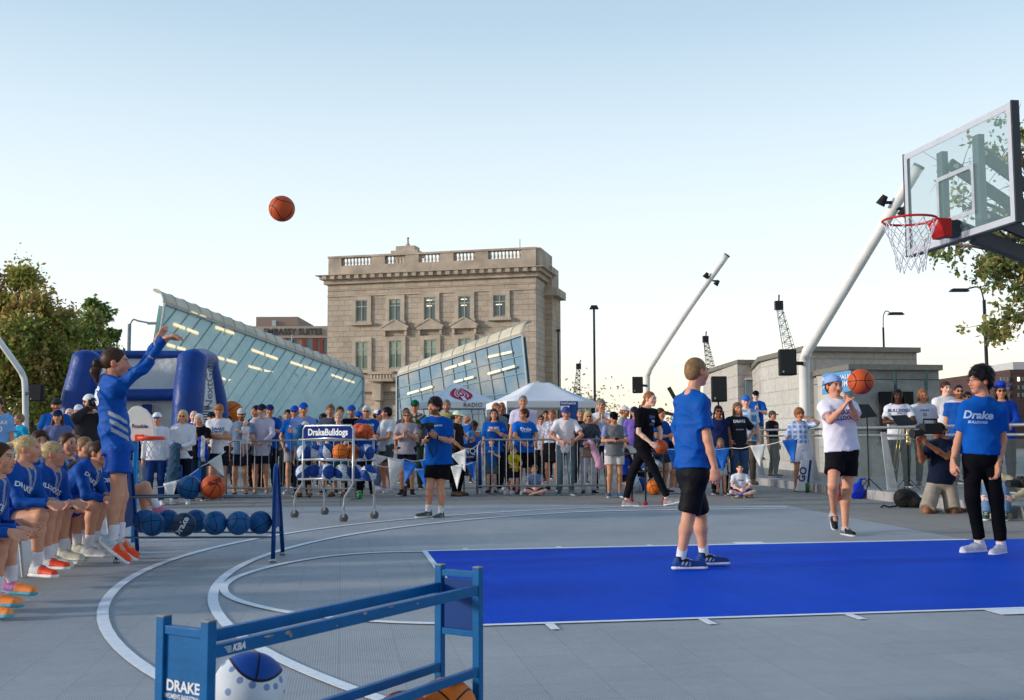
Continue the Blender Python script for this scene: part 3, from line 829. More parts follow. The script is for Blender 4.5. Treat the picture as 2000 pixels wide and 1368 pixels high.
struct('free_throw_circle_line', ribbon(smooth_path([gp(*q) for q in [(829, 1081.3), (731.5, 1082.3), (640, 1089), (540, 1106), (461.7, 1129), (438.6, 1145), (432, 1160), (450, 1175), (497, 1191), (589.5, 1208), (678, 1217.5), (767, 1222.5), (852, 1225), (870, 1224.5)]], it=1), .06, ZL + .0012), LINE, origin=(0, 0, 0))
struct('lane_line_far', ribbon([court(-.02, W2), e1], .09), LINE, origin=(0, 0, 0))
struct('lane_line_near', ribbon([court(-.02, -W2), court(11, -W2)], .05), LINE, origin=(0, 0, 0))
struct('free_throw_line', ribbon([court(0, -W2 + .03), court(0, W2 - .03)], .05, ZL + .0002), LINE, origin=(0, 0, 0))
mb = MB()
for sd in (-1, 1):
    for k in range(3):
        x = .425 + .967 * k; ribbon([court(x, sd * (W2 + .03)), court(x, sd * (W2 + (.22 if sd < 0 else .15)))], .055, ZL - .0004, mb)
    ribbon([court(3.3 + .16, sd * (W2 + .03)), court(3.3 + .16, sd * (W2 + .22))], .32, ZL - .0004, mb)
struct('lane_tick_marks', mb, LINE, origin=(0, 0, 0))

# ---------------------------------------------------------------- stone hall
def stone_mat(name, c1, c2, mortar, bw=1.0, bh=.42, rot=0., var=.2, plane='xz'):
    m, N, L, b = nodes_of(name, rough=.9); t = NT(N, L)
    tc = N.new('ShaderNodeTexCoord'); x = t.xyz(tc.outputs['Object'])
    cb = N.new('ShaderNodeCombineXYZ')
    al = t.m('ADD', t.m('MULTIPLY', x[0], math.cos(rot)), t.m('MULTIPLY', x[1], math.sin(rot)))
    L.new(al, cb.inputs[0]); L.new(x[2], cb.inputs[1])
    br = N.new('ShaderNodeTexBrick'); L.new(cb.outputs[0], br.inputs['Vector'])
    br.inputs['Color1'].default_value = (*c1, 1); br.inputs['Color2'].default_value = (*c2, 1); br.inputs['Mortar'].default_value = (*mortar, 1)
    br.inputs['Scale'].default_value = 1.; br.inputs['Brick Width'].default_value = bw; br.inputs['Row Height'].default_value = bh
    br.inputs['Mortar Size'].default_value = .012; br.inputs['Bias'].default_value = -.2
    n1 = t.noise(tc.outputs['Object'], .5, 6, .7); n2 = t.noise(tc.outputs['Object'], 7., 4, .6)
    f = t.m('MULTIPLY', t.rng(n1, .3, .7, 1 - var, 1 + var * .6), t.rng(n2, .3, .7, .88, 1.1))
    vm = N.new('ShaderNodeVectorMath'); vm.operation = 'SCALE'; L.new(br.outputs['Color'], vm.inputs[0]); L.new(f, vm.inputs['Scale'])
    L.new(vm.outputs[0], b.inputs['Base Color']); t.bump(t.m('ADD', n2, t.m('MULTIPLY', br.outputs['Fac'], -1.)), .02, b)
    return m
SL = at(637, 855, 80.); SR = at(1048, 855, 76.1); SL[2] = SR[2] = 0
sx = unit(SR - SL); sn = np.array([sx[1], -sx[0], 0])       # sn points to the camera
if sn[1] > 0: sn = -sn
SWD = np.linalg.norm(SR - SL); srot = math.atan2(sx[1], sx[0])
STONE = stone_mat('hall_limestone', (.56, .47, .375), (.46, .38, .305), (.36, .29, .23), .9, .40, rot=srot)
TRIM = mat('hall_trim_stone', (.53, .445, .355), rough=.9, var=.2, scale=1.2, bump=.02, bscale=6)
CORN = mat('hall_cornice_stone', (.48, .40, .32), rough=.9, var=.25, scale=.9, bump=.02, bscale=5)
HALL = root('stone_hall', SL, 'tan limestone neoclassical hall with roof balustrade and pedimented windows', 'building')
HX = (sx, sn, np.array([0, 0, 1.]))
def hp(x, z, d=0.): return SL + sx * x + sn * d + np.array([0, 0, z])
def hpx(u, v):
    """hall face coordinates (x, z) of a photo pixel"""
    d = at(u, v, 1.) - np.array([0, 0, HC]); o = np.array([0, 0, HC])
    t = ((SL - o) @ sn) / (d @ sn); p = o + d * t; return (p - SL) @ sx, p[2]
ztop = hpx(840, 492)[1]; zcor = hpx(840, 532)[1]; zcorb = hpx(840, 549)[1]; zpar = ztop
DEP = 4.2
def hbox(mb, x0, x1, z0, z1, d0, d1):
    mb.box((hp(x0, z0, d0) + hp(x1, z1, d1)) / 2, (abs(x1 - x0), abs(d1 - d0), z1 - z0), HX); return mb
obj('wall', hbox(MB(), 0, SWD, 0, zcorb + .02, -DEP, 0), STONE, HALL)
mb = MB(); hbox(mb, -.25, SWD + .25, zcorb, zcorb + .35, -DEP, .25); hbox(mb, -.75, SWD + .75, zcorb + .62, zcor + .02, -DEP, .75)
hbox(mb, -.5, SWD + .5, zcorb + .35, zcorb + .62, -DEP, .5)
n = 26
for i in range(n):
    x = -.35 + (SWD + .7) * (i + .5) / n; hbox(mb, x - .17, x + .17, zcorb + .33, zcorb + .64, .26, .66)
obj('cornice', mb, CORN, HALL, bevel=.02)
mb = MB(); hbox(mb, 0, SWD, zcorb - .95, zcorb - .83, .0, .10); hbox(mb, 0, SWD, zcorb - .50, zcorb - .44, .0, .07); obj('string_course', mb, TRIM, HALL)
# parapet with balustrade bays
zb0 = zcor + .02; zrail = ztop - .14; zbal = zb0 + (ztop - zb0) * .50
mb = MB(); hbox(mb, .0, SWD, zb0, zbal, -.6, -.05); hbox(mb, -.05, SWD + .05, zrail, ztop, -.62, .0)
bays = [(hpx(a, 500)[0], hpx(b, 500)[0]) for a, b in ((666, 725), (751, 791), (817, 859), (885, 927), (953, 1017))]
xs = 0.
for a, b in bays + [(SWD, SWD)]:
    if a > xs: hbox(mb, xs, a, zbal, zrail, -.58, -.06)
    xs = b
obj('parapet', mb, CORN, HALL)
mb = MB()
for a, b in bays:
    k = max(5, int((b - a) / .26))
    for i in range(k):
        c = hp(a + (b - a) * (i + .5) / k, 0, -.3); h_ = zrail - zbal
        mb.lathe(c + [0, 0, zbal], [(.08, 0), (.055, .08 * h_), (.10, .35 * h_), (.045, .75 * h_), (.08, h_)], 8)
obj('balusters', mb, TRIM, HALL, smooth=True)['kind'] = 'stuff'
side = MB(); side.box(hp(SWD + .05, (zb0 + ztop) / 2, -DEP / 2 - .3), (.5, DEP, ztop - zb0), HX); obj('side_parapet', side, CORN, HALL)
# chimney on the roof
c0, c1 = hpx(745, 470)[0], hpx(786, 470)[0]
mb = MB(); hbox(mb, c0 - .1, c1 + .1, ztop - 1.2, ztop + .35, -4.4, -3.); hbox(mb, c0 - .3, c1 + .25, ztop + .35, ztop + .75, -4.6, -2.8); hbox(mb, c0, c1 - .1, ztop + .75, ztop + 1.15, -4.3, -3.1)
obj('chimney', mb, TRIM, HALL, bevel=.02)
mb = MB(); mb.lathe(hp((c0 + c1) / 2, ztop + 1.15, -3.6), [(.35, 0), (.2, .1), (.08, .3), (.06, .6), (.12, .65), (.02, .8)], 10); obj('finial', mb, TRIM, HALL, smooth=True)
mb = MB(); mb.tube([hp(hpx(997, 470)[0], ztop - .2, -3), hp(hpx(997, 470)[0], ztop + 1.2, -3)], .03); obj('roof_mast', mb, mat('grey_metal', (.25, .26, .27), rough=.4, metal=.7), HALL)
GLS = mat('window_glass_dull', (.10, .14, .14), rough=.12, var=.3, scale=.7, spec=.8)
SHADE = mat('window_blind', (.34, .40, .31), rough=.7, var=.08, scale=2.)
SHADE2 = mat('window_blind_low', (.17, .22, .17), rough=.7, var=.08, scale=2.)
WFR = mat('window_frame_paint', (.40, .42, .36), rough=.6)
LITW = mat('lit_ceiling_lamp', (.9, .85, .7), emit=(1., .85, .6), estr=.5)
def hall_window(xc, z0, z1, w, blind=0., ped=False, lamp=False):
    F = obj('window', hbox(hbox(hbox(hbox(MB(), xc - w / 2 - .28, xc - w / 2, z0 - .05, z1 + .3, .01, .14), xc + w / 2, xc + w / 2 + .28, z0 - .05, z1 + .3, .01, .14), xc - w / 2, xc + w / 2, z1, z1 + .3, .01, .14), xc - w / 2 - .4, xc + w / 2 + .4, z0 - .28, z0 - .05, .01, .32), TRIM, HALL)
    mb = hbox(MB(), xc - w / 2, xc + w / 2, z0, z1, .004, .02); obj('pane', mb, GLS, F)
    mb = MB(); h_ = z1 - z0
    for x in (-w / 2 + .04, 0, w / 2 - .04): hbox(mb, xc + x - .035, xc + x + .035, z0, z1, .04, .075)
    for z in (.03, h_ * .70, h_ - .03): hbox(mb, xc - w / 2, xc + w / 2, z0 + z - .035, z0 + z + .035, .042, .078)
    obj('sash', mb, WFR, F)
    if blind: obj('blind', hbox(MB(), xc - w / 2 + .03, xc + w / 2 - .03, z0 + h_ * (1 - blind), z1 - .02, .022, .03), SHADE, F)
    if blind > .3: obj('lower_blind', hbox(MB(), xc - w / 2 + .03, xc + w / 2 - .03, z0, z0 + h_ * (1 - blind) - .02, .022, .03), SHADE2, F)
    if lamp:
        mb = MB()
        for zz in lamp: hbox(mb, xc - w * .32, xc + w * .15, z0 + h_ * zz, z0 + h_ * zz + .06, .024, .034)
        obj('lamp', mb, LITW, F)
    if ped:
        mb = MB(); hbox(mb, xc - w / 2 - .5, xc + w / 2 + .5, z1 + .75, z1 + .92, .01, .42)
        a, b_, c_ = hp(xc - w / 2 - .6, z1 + .92, .42), hp(xc + w / 2 + .6, z1 + .92, .42), hp(xc, z1 + 1.5, .42)
        mb.prism([a, b_, c_], -sn * .16)
        for q, r in ((a, c_), (c_, b_)): mb.beam(q - sn * .12 + [0, 0, .05], r - sn * .12 + [0, 0, .05], .34, .12)
        hbox(mb, xc - w / 2 - .42, xc - w / 2 - .25, z1 + .35, z1 + .75, .01, .3); hbox(mb, xc + w / 2 + .25, xc + w / 2 + .42, z1 + .35, z1 + .75, .01, .3)
        obj('pediment', mb, TRIM, F)
for i, (u0, u1, vt, vb) in enumerate(((696, 719, 587, 629), (761, 784, 585, 627), (829, 852, 581, 625), (896, 920, 579, 623), (964, 989, 577, 619))):
    xa, zt = hpx((u0 + u1) / 2, vt); _, zb = hpx((u0 + u1) / 2, vb); w = hpx(u1, vt)[0] - hpx(u0, vt)[0]
    hall_window(xa, zb, zt, w, blind=(0, .35, .3, 0, 0)[i] * .5, lamp=(None, None, (.85, .6), (.85, .58), (.55,))[i])
for i, (u0, u1, vt, vb) in enumerate(((696, 720, 668, 722), (761, 786, 666, 719), (829, 854, 664, 716), (896, 921, 662, 712), (964, 990, 660, 708))):
    xa, zt = hpx((u0 + u1) / 2, vt); _, zb = hpx((u0 + u1) / 2, vb); w = hpx(u1, vt)[0] - hpx(u0, vt)[0]
    hall_window(xa, zb, zt, w, blind=.5, ped=i in (1, 2, 3))
# balcony over the entrance and the carved console below
xa, za = hpx(730, 728); xb, zb_ = hpx(778, 741); mb = MB(); hbox(mb, xa, xb, zb_ - .2, zb_, 0, 1.2); hbox(mb, xa, xb, za - .2, za, .8, 1.2)
for i in range(7): mb.lathe(hp(xa + .25 + (xb - xa - .5) * i / 6, zb_, 1.), [(.08, 0), (.11, .25), (.05, .5), (.08, za - .2 - zb_)], 8)
obj('balcony', mb, CORN, HALL)
mb = MB(); xm = hpx(742, 760)[0]; hbox(mb, xm - .35, xm + .35, zb_ - 1.6, zb_ - .2, 0, .7); hbox(mb, xm - .2, xm + .2, zb_ - 2.8, zb_ - 1.6, 0, .45); obj('console', mb, TRIM, HALL, bevel=.04)
mb = MB(); hbox(mb, -.1, SWD + .3, hpx(1040, 745)[1] - .6, hpx(1040, 745)[1], 0, .35); obj('plinth_course', mb, CORN, HALL)
# the wing that shows past the right corner
mb = MB(); hbox(mb, SWD, SWD + .55, 0, zcorb - 1.0, -DEP - 2.2, -3.2); obj('wing', mb, stone_mat('wing_limestone', (.55, .44, .32), (.44, .35, .25), (.34, .27, .2), .9, .40, rot=srot + math.pi / 2), HALL)  # limestone copy with golden reflected light tinted into its colour
mb = MB(); hbox(mb, SWD, SWD + 1.0, zcorb - 1.0, zcorb - .4, -DEP - 2.2, -2.9); hbox(mb, SWD, SWD + .5, zcorb - .4, ztop - .9, -DEP - 1.8, -3.4); obj('wing_cornice', mb, CORN, HALL)

# ---------------------------------------------------------------- glass pavilion canopies (two, leaning)
def glass_panel_mat(name, c1, c2, rough=.22):
    m, N, L, b = nodes_of(name, rough=rough); t = NT(N, L)
    tc = N.new('ShaderNodeTexCoord'); v = tc.outputs['Object']
    n1 = t.noise(v, .55, 3, .5); n2 = t.noise(v, 3.5, 4, .65)
    c = t.mix(t.rng(n1, .42, .68, 0, 1), tuple(c1), tuple(c2)); sp = t.m('GREATER_THAN', t.noise(v, 2.6, 2), .70)
    c = t.mix(t.m('MULTIPLY', sp, .35), c, (.10, .13, .12))
    vm = N.new('ShaderNodeVectorMath'); vm.operation = 'SCALE'; L.new(c, vm.inputs[0]); L.new(t.rng(n2, .3, .7, .93, 1.07), vm.inputs['Scale'])
    L.new(vm.outputs[0], b.inputs['Base Color']); b.inputs['Specular IOR Level'].default_value = .25
    return m
GL1 = glass_panel_mat('pavilion_glass_green', (.46, .66, .65), (.58, .74, .70))
GL2 = glass_panel_mat('pavilion_glass_blue', (.11, .25, .36), (.36, .36, .33), .5)  # second tone paints patches of warm reflection into the blue glass
ALU = mat('white_aluminium', (.50, .54, .57), rough=.35, metal=.3, var=.05)
LIP = mat('canopy_polycarbonate', (.62, .56, .42), rough=.4, var=.14, scale=1.5)
MUL = mat('dark_mullion', (.05, .10, .11), rough=.4)
TUBEL = mat('fluorescent_tube', (.9, .85, .6), emit=(1., .74, .42), estr=.27)
def canopy(name, TL, TR, BR, BL_, Y0, Y1, lean, nseam, slant, gm, label, rows, lipf, lamps):
    """a big glazed wall leaning towards the viewer; pixel corners at depths Y0..Y1 give it its size"""
    tl = at(TL[0], TL[1], Y0); tr = at(TR[0], TR[1], Y1); bl = at(BL_[0], BL_[1], Y0 + lean); br = at(BR[0], BR[1], Y1 + lean)
    R_ = root(name, ((bl[0] + br[0]) / 2, (bl[1] + br[1]) / 2, 0), label, 'pavilion')
    n = unit(np.cross(tr - tl, bl - tl)); n = -n if n[1] > 0 else n
    def S(a, b): return (tl + (tr - tl) * a) * (1 - b) + (bl + (br - bl) * a) * b
    vs = [S(i / 12, j / 8) for j in range(9) for i in range(13)]; fs = [(j * 13 + i, j * 13 + i + 1, j * 13 + i + 14, j * 13 + i + 13) for j in range(8) for i in range(12)]
    mb = MB().add(vs, fs); m0 = len(vs); mb.add([v - n * .25 for v in vs], [f[::-1] for f in fs])
    obj('glazing', mb, gm, R_)
    mb = MB(); w = .032
    for i in range(-14, nseam + 15):
        a0 = i / nseam; a1 = a0 + slant; b0, b1 = 0., 1.
        if a1 != a0:
            ts = sorted([(0 - a0) / (a1 - a0), (1 - a0) / (a1 - a0)]); b0, b1 = max(0, ts[0]), min(1, ts[1])
        elif not 0 <= a0 <= 1: continue
        if b1 - b0 < .02: continue
        mb.beam(S(a0 + slant * b0, b0) + n * .03, S(a0 + slant * b1, b1) + n * .03, w * .8, w, up=n)
    obj('seams', mb, MUL if rows else mat('pale_mullion', (.16, .27, .27), rough=.4), R_)
    mb = MB(); mb.beam(S(0, .995) + n * .02, S(1, .995) + n * .02, .035, .05, up=n)
    for b in rows: mb.beam(S(0, b) + n * .02, S(1, b) + n * .02, .035, .05, up=n)
    obj('rails', mb, mat('pale_rail', (.20, .30, .33), rough=.4), R_)
    mb = MB(); mb.beam(tl + n * .05, tr + n * .05, .08, .08, up=n); mb.beam(tl + n * .05, bl + n * .05, .08, .08, up=n); mb.beam(tr + n * .05, br + n * .05, .08, .08, up=n)
    obj('frame', mb, mat('canopy_frame', (.38, .42, .45), rough=.5), R_)
    # rounded translucent lip above the top edge
    k = 40; m = 7; vs = []; up_ = np.array([0, 0, 1.])
    for i in range(k + 1):
        a = i / k; p = tl + (tr - tl) * a; h_ = lipf[0] + (lipf[1] - lipf[0]) * a
        for j in range(m):
            an = math.pi / 2 * j / (m - 1); vs.append(p + up_ * (math.sin(an) * h_ + .05) - n * ((1 - math.cos(an)) * h_ * .9))
    fs = [(i * m + j, (i + 1) * m + j, (i + 1) * m + j + 1, i * m + j + 1) for i in range(k) for j in range(m - 1)]
    lip = obj('lip', (vs, fs), LIP, R_, smooth=True); so = lip.modifiers.new('t', 'SOLIDIFY'); so.thickness = .06
    for i in range(nseam + 1):
        mb = MB(); a = i / nseam; p = tl + (tr - tl) * a; h_ = lipf[0] + (lipf[1] - lipf[0]) * a
        mb.tube([p + up_ * (math.sin(math.pi / 2 * j / 5) * h_ + .05) - n * ((1 - math.cos(math.pi / 2 * j / 5)) * h_ * .9) + up_ * .01 for j in range(6)], .028, 6)
        obj('lip_rib', mb, mat('lip_rib_mat', (.42, .46, .52), rough=.5), R_)
    for (u, v, u2, v2) in lamps:
        def on(u, v):
            d = at(u, v, 1.) - np.array([0, 0, HC]); o = np.array([0, 0, HC]); t = ((tl - o) @ n) / (d @ n); return o + d * t
        p, q = on(u, v), on(u2, v2); mid = (p + q) / 2
        obj('lamp', MB().beam(p + n * .03, mid - unit(q - p) * .08 + n * .03, .11, .09, up=n).beam(mid + unit(q - p) * .08 + n * .03, q + n * .03, .11, .09, up=n), TUBEL, R_)
    return R_
canopy('glass_canopy', (320, 594), (709, 737), (707, 872), (276, 872), 41., 54., -2., 20, -.26, GL1, 'long leaning green glass pavilion wall with strip lamps left of the stone hall', (), (.62, .50),
       [(338, 634, 385, 652), (325, 674, 360, 684), (415, 697, 460, 709), (483, 716, 538, 731), (420, 737, 460, 748), (482, 751, 536, 763), (560, 736, 614, 751), (560, 766, 614, 779),
        (638, 755, 690, 770), (638, 782, 690, 794), (420, 640, 455, 652), (490, 684, 540, 702), (565, 708, 615, 724), (645, 733, 690, 748), (480, 790, 500, 794), (440, 782, 456, 786), (600, 804, 640, 812), (372, 612, 400, 622)])
canopy('glass_canopy', (776, 735), (1021, 655), (1042, 872), (776, 872), 60., 55., -1., 11, .06, GL2, 'shorter leaning blue glass pavilion wall right of the hall entrance, behind the tents', (.18, .34, .50, .66, .82), (.55, .9),
       [(797, 770, 845, 756), (954, 731, 1006, 716), (955, 698, 1000, 688), (888, 747, 925, 737), (870, 722, 920, 706)])
# ---------------------------------------------------------------- hotel far behind
HB = root('hotel_building', at(560, 855, 150.) * [1, 1, 0], 'distant hotel with tan sign band and red brick window bays, left of the stone hall', 'building')
TANW = mat('hotel_tan_wall', (.42, .33, .27), rough=.9, var=.1, scale=.3); REDB = mat('hotel_red_brick', (.30, .075, .06), rough=.9, var=.15, scale=.8)
def pbox(mb, u0, u1, v0, v1, Y, dep):
    a = at(u0, v1, Y); b = at(u1, v0, Y); return mb.span((a[0], Y, a[2]), (b[0], Y + dep, b[2]))
obj('wall', pbox(MB(), 476, 650, 661, 866, 150, 18), TANW, HB)
obj('sign_band', pbox(MB(), 478, 650, 637, 660.7, 149.7, 18), mat('hotel_band', (.50, .40, .32), rough=.9, var=.06, scale=.3), HB)
obj('penthouse', pbox(MB(), 500, 582, 619, 637, 152, 12), mat('hotel_penthouse', (.33, .25, .21), rough=.9), HB)
obj('roof_vent', pbox(MB(), 531, 539, 626, 637, 151.7, .2), ALU, HB)
for a, b in ((540, 547), (553, 561), (589, 597), (611, 619), (625, 631)): obj('pilaster', pbox(MB(), a, b, 661, 690, 149.75, .24), REDB, HB)
for a, b in ((562, 576), (597, 611), (632, 646)): obj('window', pbox(MB(), a, b, 661, 688, 149.85, .2), GLS, HB)
mb = MB(); c = at(572, 648.5, 149.5); text_on(mb, 'EMBASSY SUITES', c, (1, 0, 0), (0, 0, 1), 1.25, bold=.02, off=0., squash=.92)
to = obj('sign_lettering', mb, mat('sign_letters_grey', (.08, .085, .09), rough=.6), HB); so = to.modifiers.new('t', 'SOLIDIFY'); so.thickness = .12
fl = root('flagpole', at(571, 866, 120) * [1, 1, 0], 'thin flagpole with limp dark flag in front of the hotel', 'flagpole')
obj('pole', MB().tube([at(570.5, 870, 120) * [1, 1, 0], at(570.5, 655, 120)], .07, 8), mat('grey_metal'), fl)
obj('flag', MB().prism([at(570, 662, 120), at(574, 664, 120), at(574.5, 682, 120), at(570, 684, 120)], (0, .15, 0)), mat('flag_cloth', lin(70, 50, 80), var=.4, scale=3), fl)
# brick block far right
RB = root('brick_block', at(1990, 855, 95.) * [1, 1, 0], 'dark red brick block with lit window at the right edge', 'building')
BRK = stone_mat('dark_red_brick', (.10, .055, .05), (.075, .042, .04), (.12, .10, .09), .5, .2)
obj('wall', MB().span((at(1942, 0, 95)[0], 95, 0), (at(1942, 0, 95)[0] + 30, 120, at(1980, 722, 95)[2])), BRK, RB)
obj('penthouse', pbox(MB(), 1979, 2040, 707, 724, 97, 8), mat('pale_penthouse', (.55, .56, .56), rough=.8), RB)
for u in (1957, 1963.5, 1970, 1990, 1998):
    for v in (741, 757, 772): obj('window', pbox(MB(), u - 1.8, u + 1.8, v - 4, v + 4, 94.9, .15), LITW if (u == 1990 and v == 741) else GLS, RB)
# ---------------------------------------------------------------- block pavilion on the right
CB = stone_mat('pale_concrete_block', (.54, .50, .45), (.51, .47, .42), (.42, .39, .35), 1.2, .42, var=.08)
CB2 = stone_mat('pale_concrete_block_lit_side', (.56, .54, .50), (.53, .51, .47), (.44, .42, .39), 1.2, .42, rot=math.radians(75), var=.08)  # lighter copy for left faces, their brighter light put into the colour
CAPM = mat('roof_cap_metal', (.22, .21, .18), rough=.5, metal=.2)
PV = root('restroom_pavilion', at(1600, 857, 34.) * [1, 1, 0], 'low pale block pavilion with flat roofs, grey door and blue sign behind the right crowd', 'building')
def zAt(u, v, Y): return at(u, v, Y)[2]
def volume(parent, us, Y, vt, caph=.14, depth=9., wallm=(CB, CB2), nm='wall'):
    """us: [(u, Y), ...] plan corners from left to right along the front"""
    pts = [at(u, 855, y) * [1, 1, 0] for u, y in us]; z = zAt(us[1][0], vt, us[1][1]); back = [pts[-1] + [0.5, depth, 0], pts[0] + [1.5, depth, 0]]
    poly = pts + back; mb = MB(); n_ = len(pts)
    for i in range(n_ - 1):
        a, b = pts[i], pts[i + 1]; m_ = wallm[1] if i == 0 else wallm[0]
        obj(nm, MB().prism([a, b, b + [0, 0, z], a + [0, 0, z]], (.05, .3, 0)), m_, parent)
    obj(nm, MB().prism([p + [0, .3, 0] for p in poly], (0, 0, z - .05)), wallm[0], parent)
    ctr = sum(poly) / len(poly); big = [p + unit(p - ctr) * .18 for p in poly]
    obj('roof_cap', MB().prism([p + [0, 0, z + .002] for p in big], (0, 0, caph)), CAPM, parent)
    return z
volume(PV, [(1384, 44.), (1443, 38.), (1500, 38.2)], 38, 711)
volume(PV, [(1490, 34.), (1572, 30.), (1796, 30.6)], 30, 687)
DM = mat('grey_steel_door', (.16, .20, .23), rough=.5, var=.06)
obj('door', pbox(MB(), 1459, 1492, 741, 868, 37.85, .15), DM, PV); obj('door_lintel', pbox(MB(), 1457, 1492, 738, 742, 37.7, .2), ALU, PV)
CB3 = stone_mat('grey_precast_panel', (.36, .365, .345), (.335, .34, .32), (.12, .12, .12), 3.4, 1.3, var=.08)
volume(PV, [(1600, 29.5), (1661, 27.), (1838, 27.4)], 27, 723, wallm=(CB3, CB2))
obj('doorway', pbox(MB(), 1722, 1784, 765, 866, 26.95, .12), mat('dark_opening', (.02, .02, .022), rough=.9), PV)
obj('panel_joint', pbox(MB(), 1749.5, 1751.5, 726, 764, 26.96, .1), MUL, PV); obj('panel_joint', pbox(MB(), 1809, 1811, 726, 764, 27.1, .1), MUL, PV)
SG = root('restroom_sign', at(1645, 760, 26.6), 'bright blue wall sign reading restrooms behind the white-shirted player', 'sign')
a, b, c_, d_ = at(1607, 731, 27.0), at(1662, 724, 26.4), at(1662, 764, 26.4), at(1607, 771, 27.0)
obj('board', MB().prism([d_, c_, b, a], (.05, .22, 0)), mat('sign_cyan', lin(20, 140, 200), rough=.4, var=.04), SG)
mb = MB(); r_ = unit(c_ - d_); text_on(mb, 'RIVERWALK', (a + b) / 2 * .72 + (c_ + d_) / 2 * .28, r_, (0, 0, 1), .15, off=.02); text_on(mb, 'RESTROOMS', (a + b) / 2 * .38 + (c_ + d_) / 2 * .62, r_, (0, 0, 1), .19, off=.02, squash=.7)
obj('lettering', mb, mat('sign_white', (.8, .85, .9)), SG)
# ---------------------------------------------------------------- basketballs
def ball_mat(name, c1, seam, c2=None, dots=None, rough=.5, R=.12, cut=.52):
    m, N, L, b = nodes_of(name, rough=rough); t = NT(N, L)
    tc = N.new('ShaderNodeTexCoord'); v = tc.outputs['Object']; x = t.xyz(v)
    x0, x1, x2 = (t.m('DIVIDE', x[i], R) for i in range(3))
    w = .028
    l1 = t.m('LESS_THAN', t.m('ABSOLUTE', x0), w); l2 = t.m('LESS_THAN', t.m('ABSOLUTE', x2), w)
    # curved seams: saddle curve |y| = .42 + .35 x^2 - .2 z^2
    cv = t.m('ADD', t.m('SUBTRACT', cut, t.m('MULTIPLY', t.m('MULTIPLY', x2, x2), .22)), t.m('MULTIPLY', t.m('MULTIPLY', x0, x0), .33))
    dd = t.m('SUBTRACT', t.m('ABSOLUTE', x1), cv); l3 = t.m('LESS_THAN', t.m('ABSOLUTE', dd), w * 1.1)
    ln = t.m('MAXIMUM', t.m('MAXIMUM', l1, l2), l3)
    base = tuple(c1)
    if c2:
        msk = t.m('GREATER_THAN', dd, 0.); wht = tuple(c2)
        if dots:
            vo = N.new('ShaderNodeTexVoronoi'); L.new(v, vo.inputs['Vector']); vo.inputs['Scale'].default_value = 26
            wht = t.mix(t.m('LESS_THAN', vo.outputs['Distance'], .30), tuple(c2), tuple(dots))
        base = t.mix(msk, wht, tuple(c1)); ln = t.m('MAXIMUM', l3, t.m('MULTIPLY', msk, t.m('MAXIMUM', l1, l2)))
    n = t.noise(v, 9., 3); col = t.mix(ln, base, tuple(seam))
    vm = N.new('ShaderNodeVectorMath'); vm.operation = 'SCALE'; L.new(col, vm.inputs[0]); L.new(t.rng(n, .3, .7, .92, 1.08), vm.inputs['Scale'])
    L.new(vm.outputs[0], b.inputs['Base Color'])
    vo2 = N.new('ShaderNodeTexVoronoi'); L.new(v, vo2.inputs['Vector']); vo2.inputs['Scale'].default_value = 260
    t.bump(t.m('SUBTRACT', vo2.outputs['Distance'], t.m('MULTIPLY', ln, 2.)), .0007, b)
    return m
OR = ball_mat('orange_ball', lin(200, 84, 38), lin(40, 16, 12)); OR2 = ball_mat('amber_ball', lin(216, 112, 34), lin(40, 16, 12))
BB = ball_mat('blue_ball', lin(22, 88, 142), lin(10, 22, 38)); DB = ball_mat('slate_ball', lin(48, 66, 92), lin(14, 20, 30))
WB = ball_mat('white_blue_ball', lin(24, 70, 150), lin(14, 20, 34), lin(205, 214, 222), lin(120, 140, 185))
WB2 = ball_mat('blue_white_ball', lin(20, 66, 146), lin(14, 20, 34), lin(200, 210, 220), lin(120, 140, 185), cut=.26)
def sphere_vf(r, nu=40, nv=24):
    vs = [(0, 0, r)]
    for i in range(1, nv):
        a = math.pi * i / nv
        for j in range(nu): b = 2 * math.pi * j / nu; vs.append((r * math.sin(a) * math.cos(b), r * math.sin(a) * math.sin(b), r * math.cos(a)))
    vs.append((0, 0, -r)); fs = [(0, 1 + j, 1 + (j + 1) % nu) for j in range(nu)]
    for i in range(nv - 2):
        for j in range(nu): a = 1 + i * nu + j; b = 1 + i * nu + (j + 1) % nu; fs.append((a, a + nu, b + nu, b))
    l = len(vs) - 1; fs += [(l, l - nu + (j + 1) % nu, l - nu + j) for j in range(nu)]
    return vs, fs
_SV = sphere_vf(.12); _BM = {}
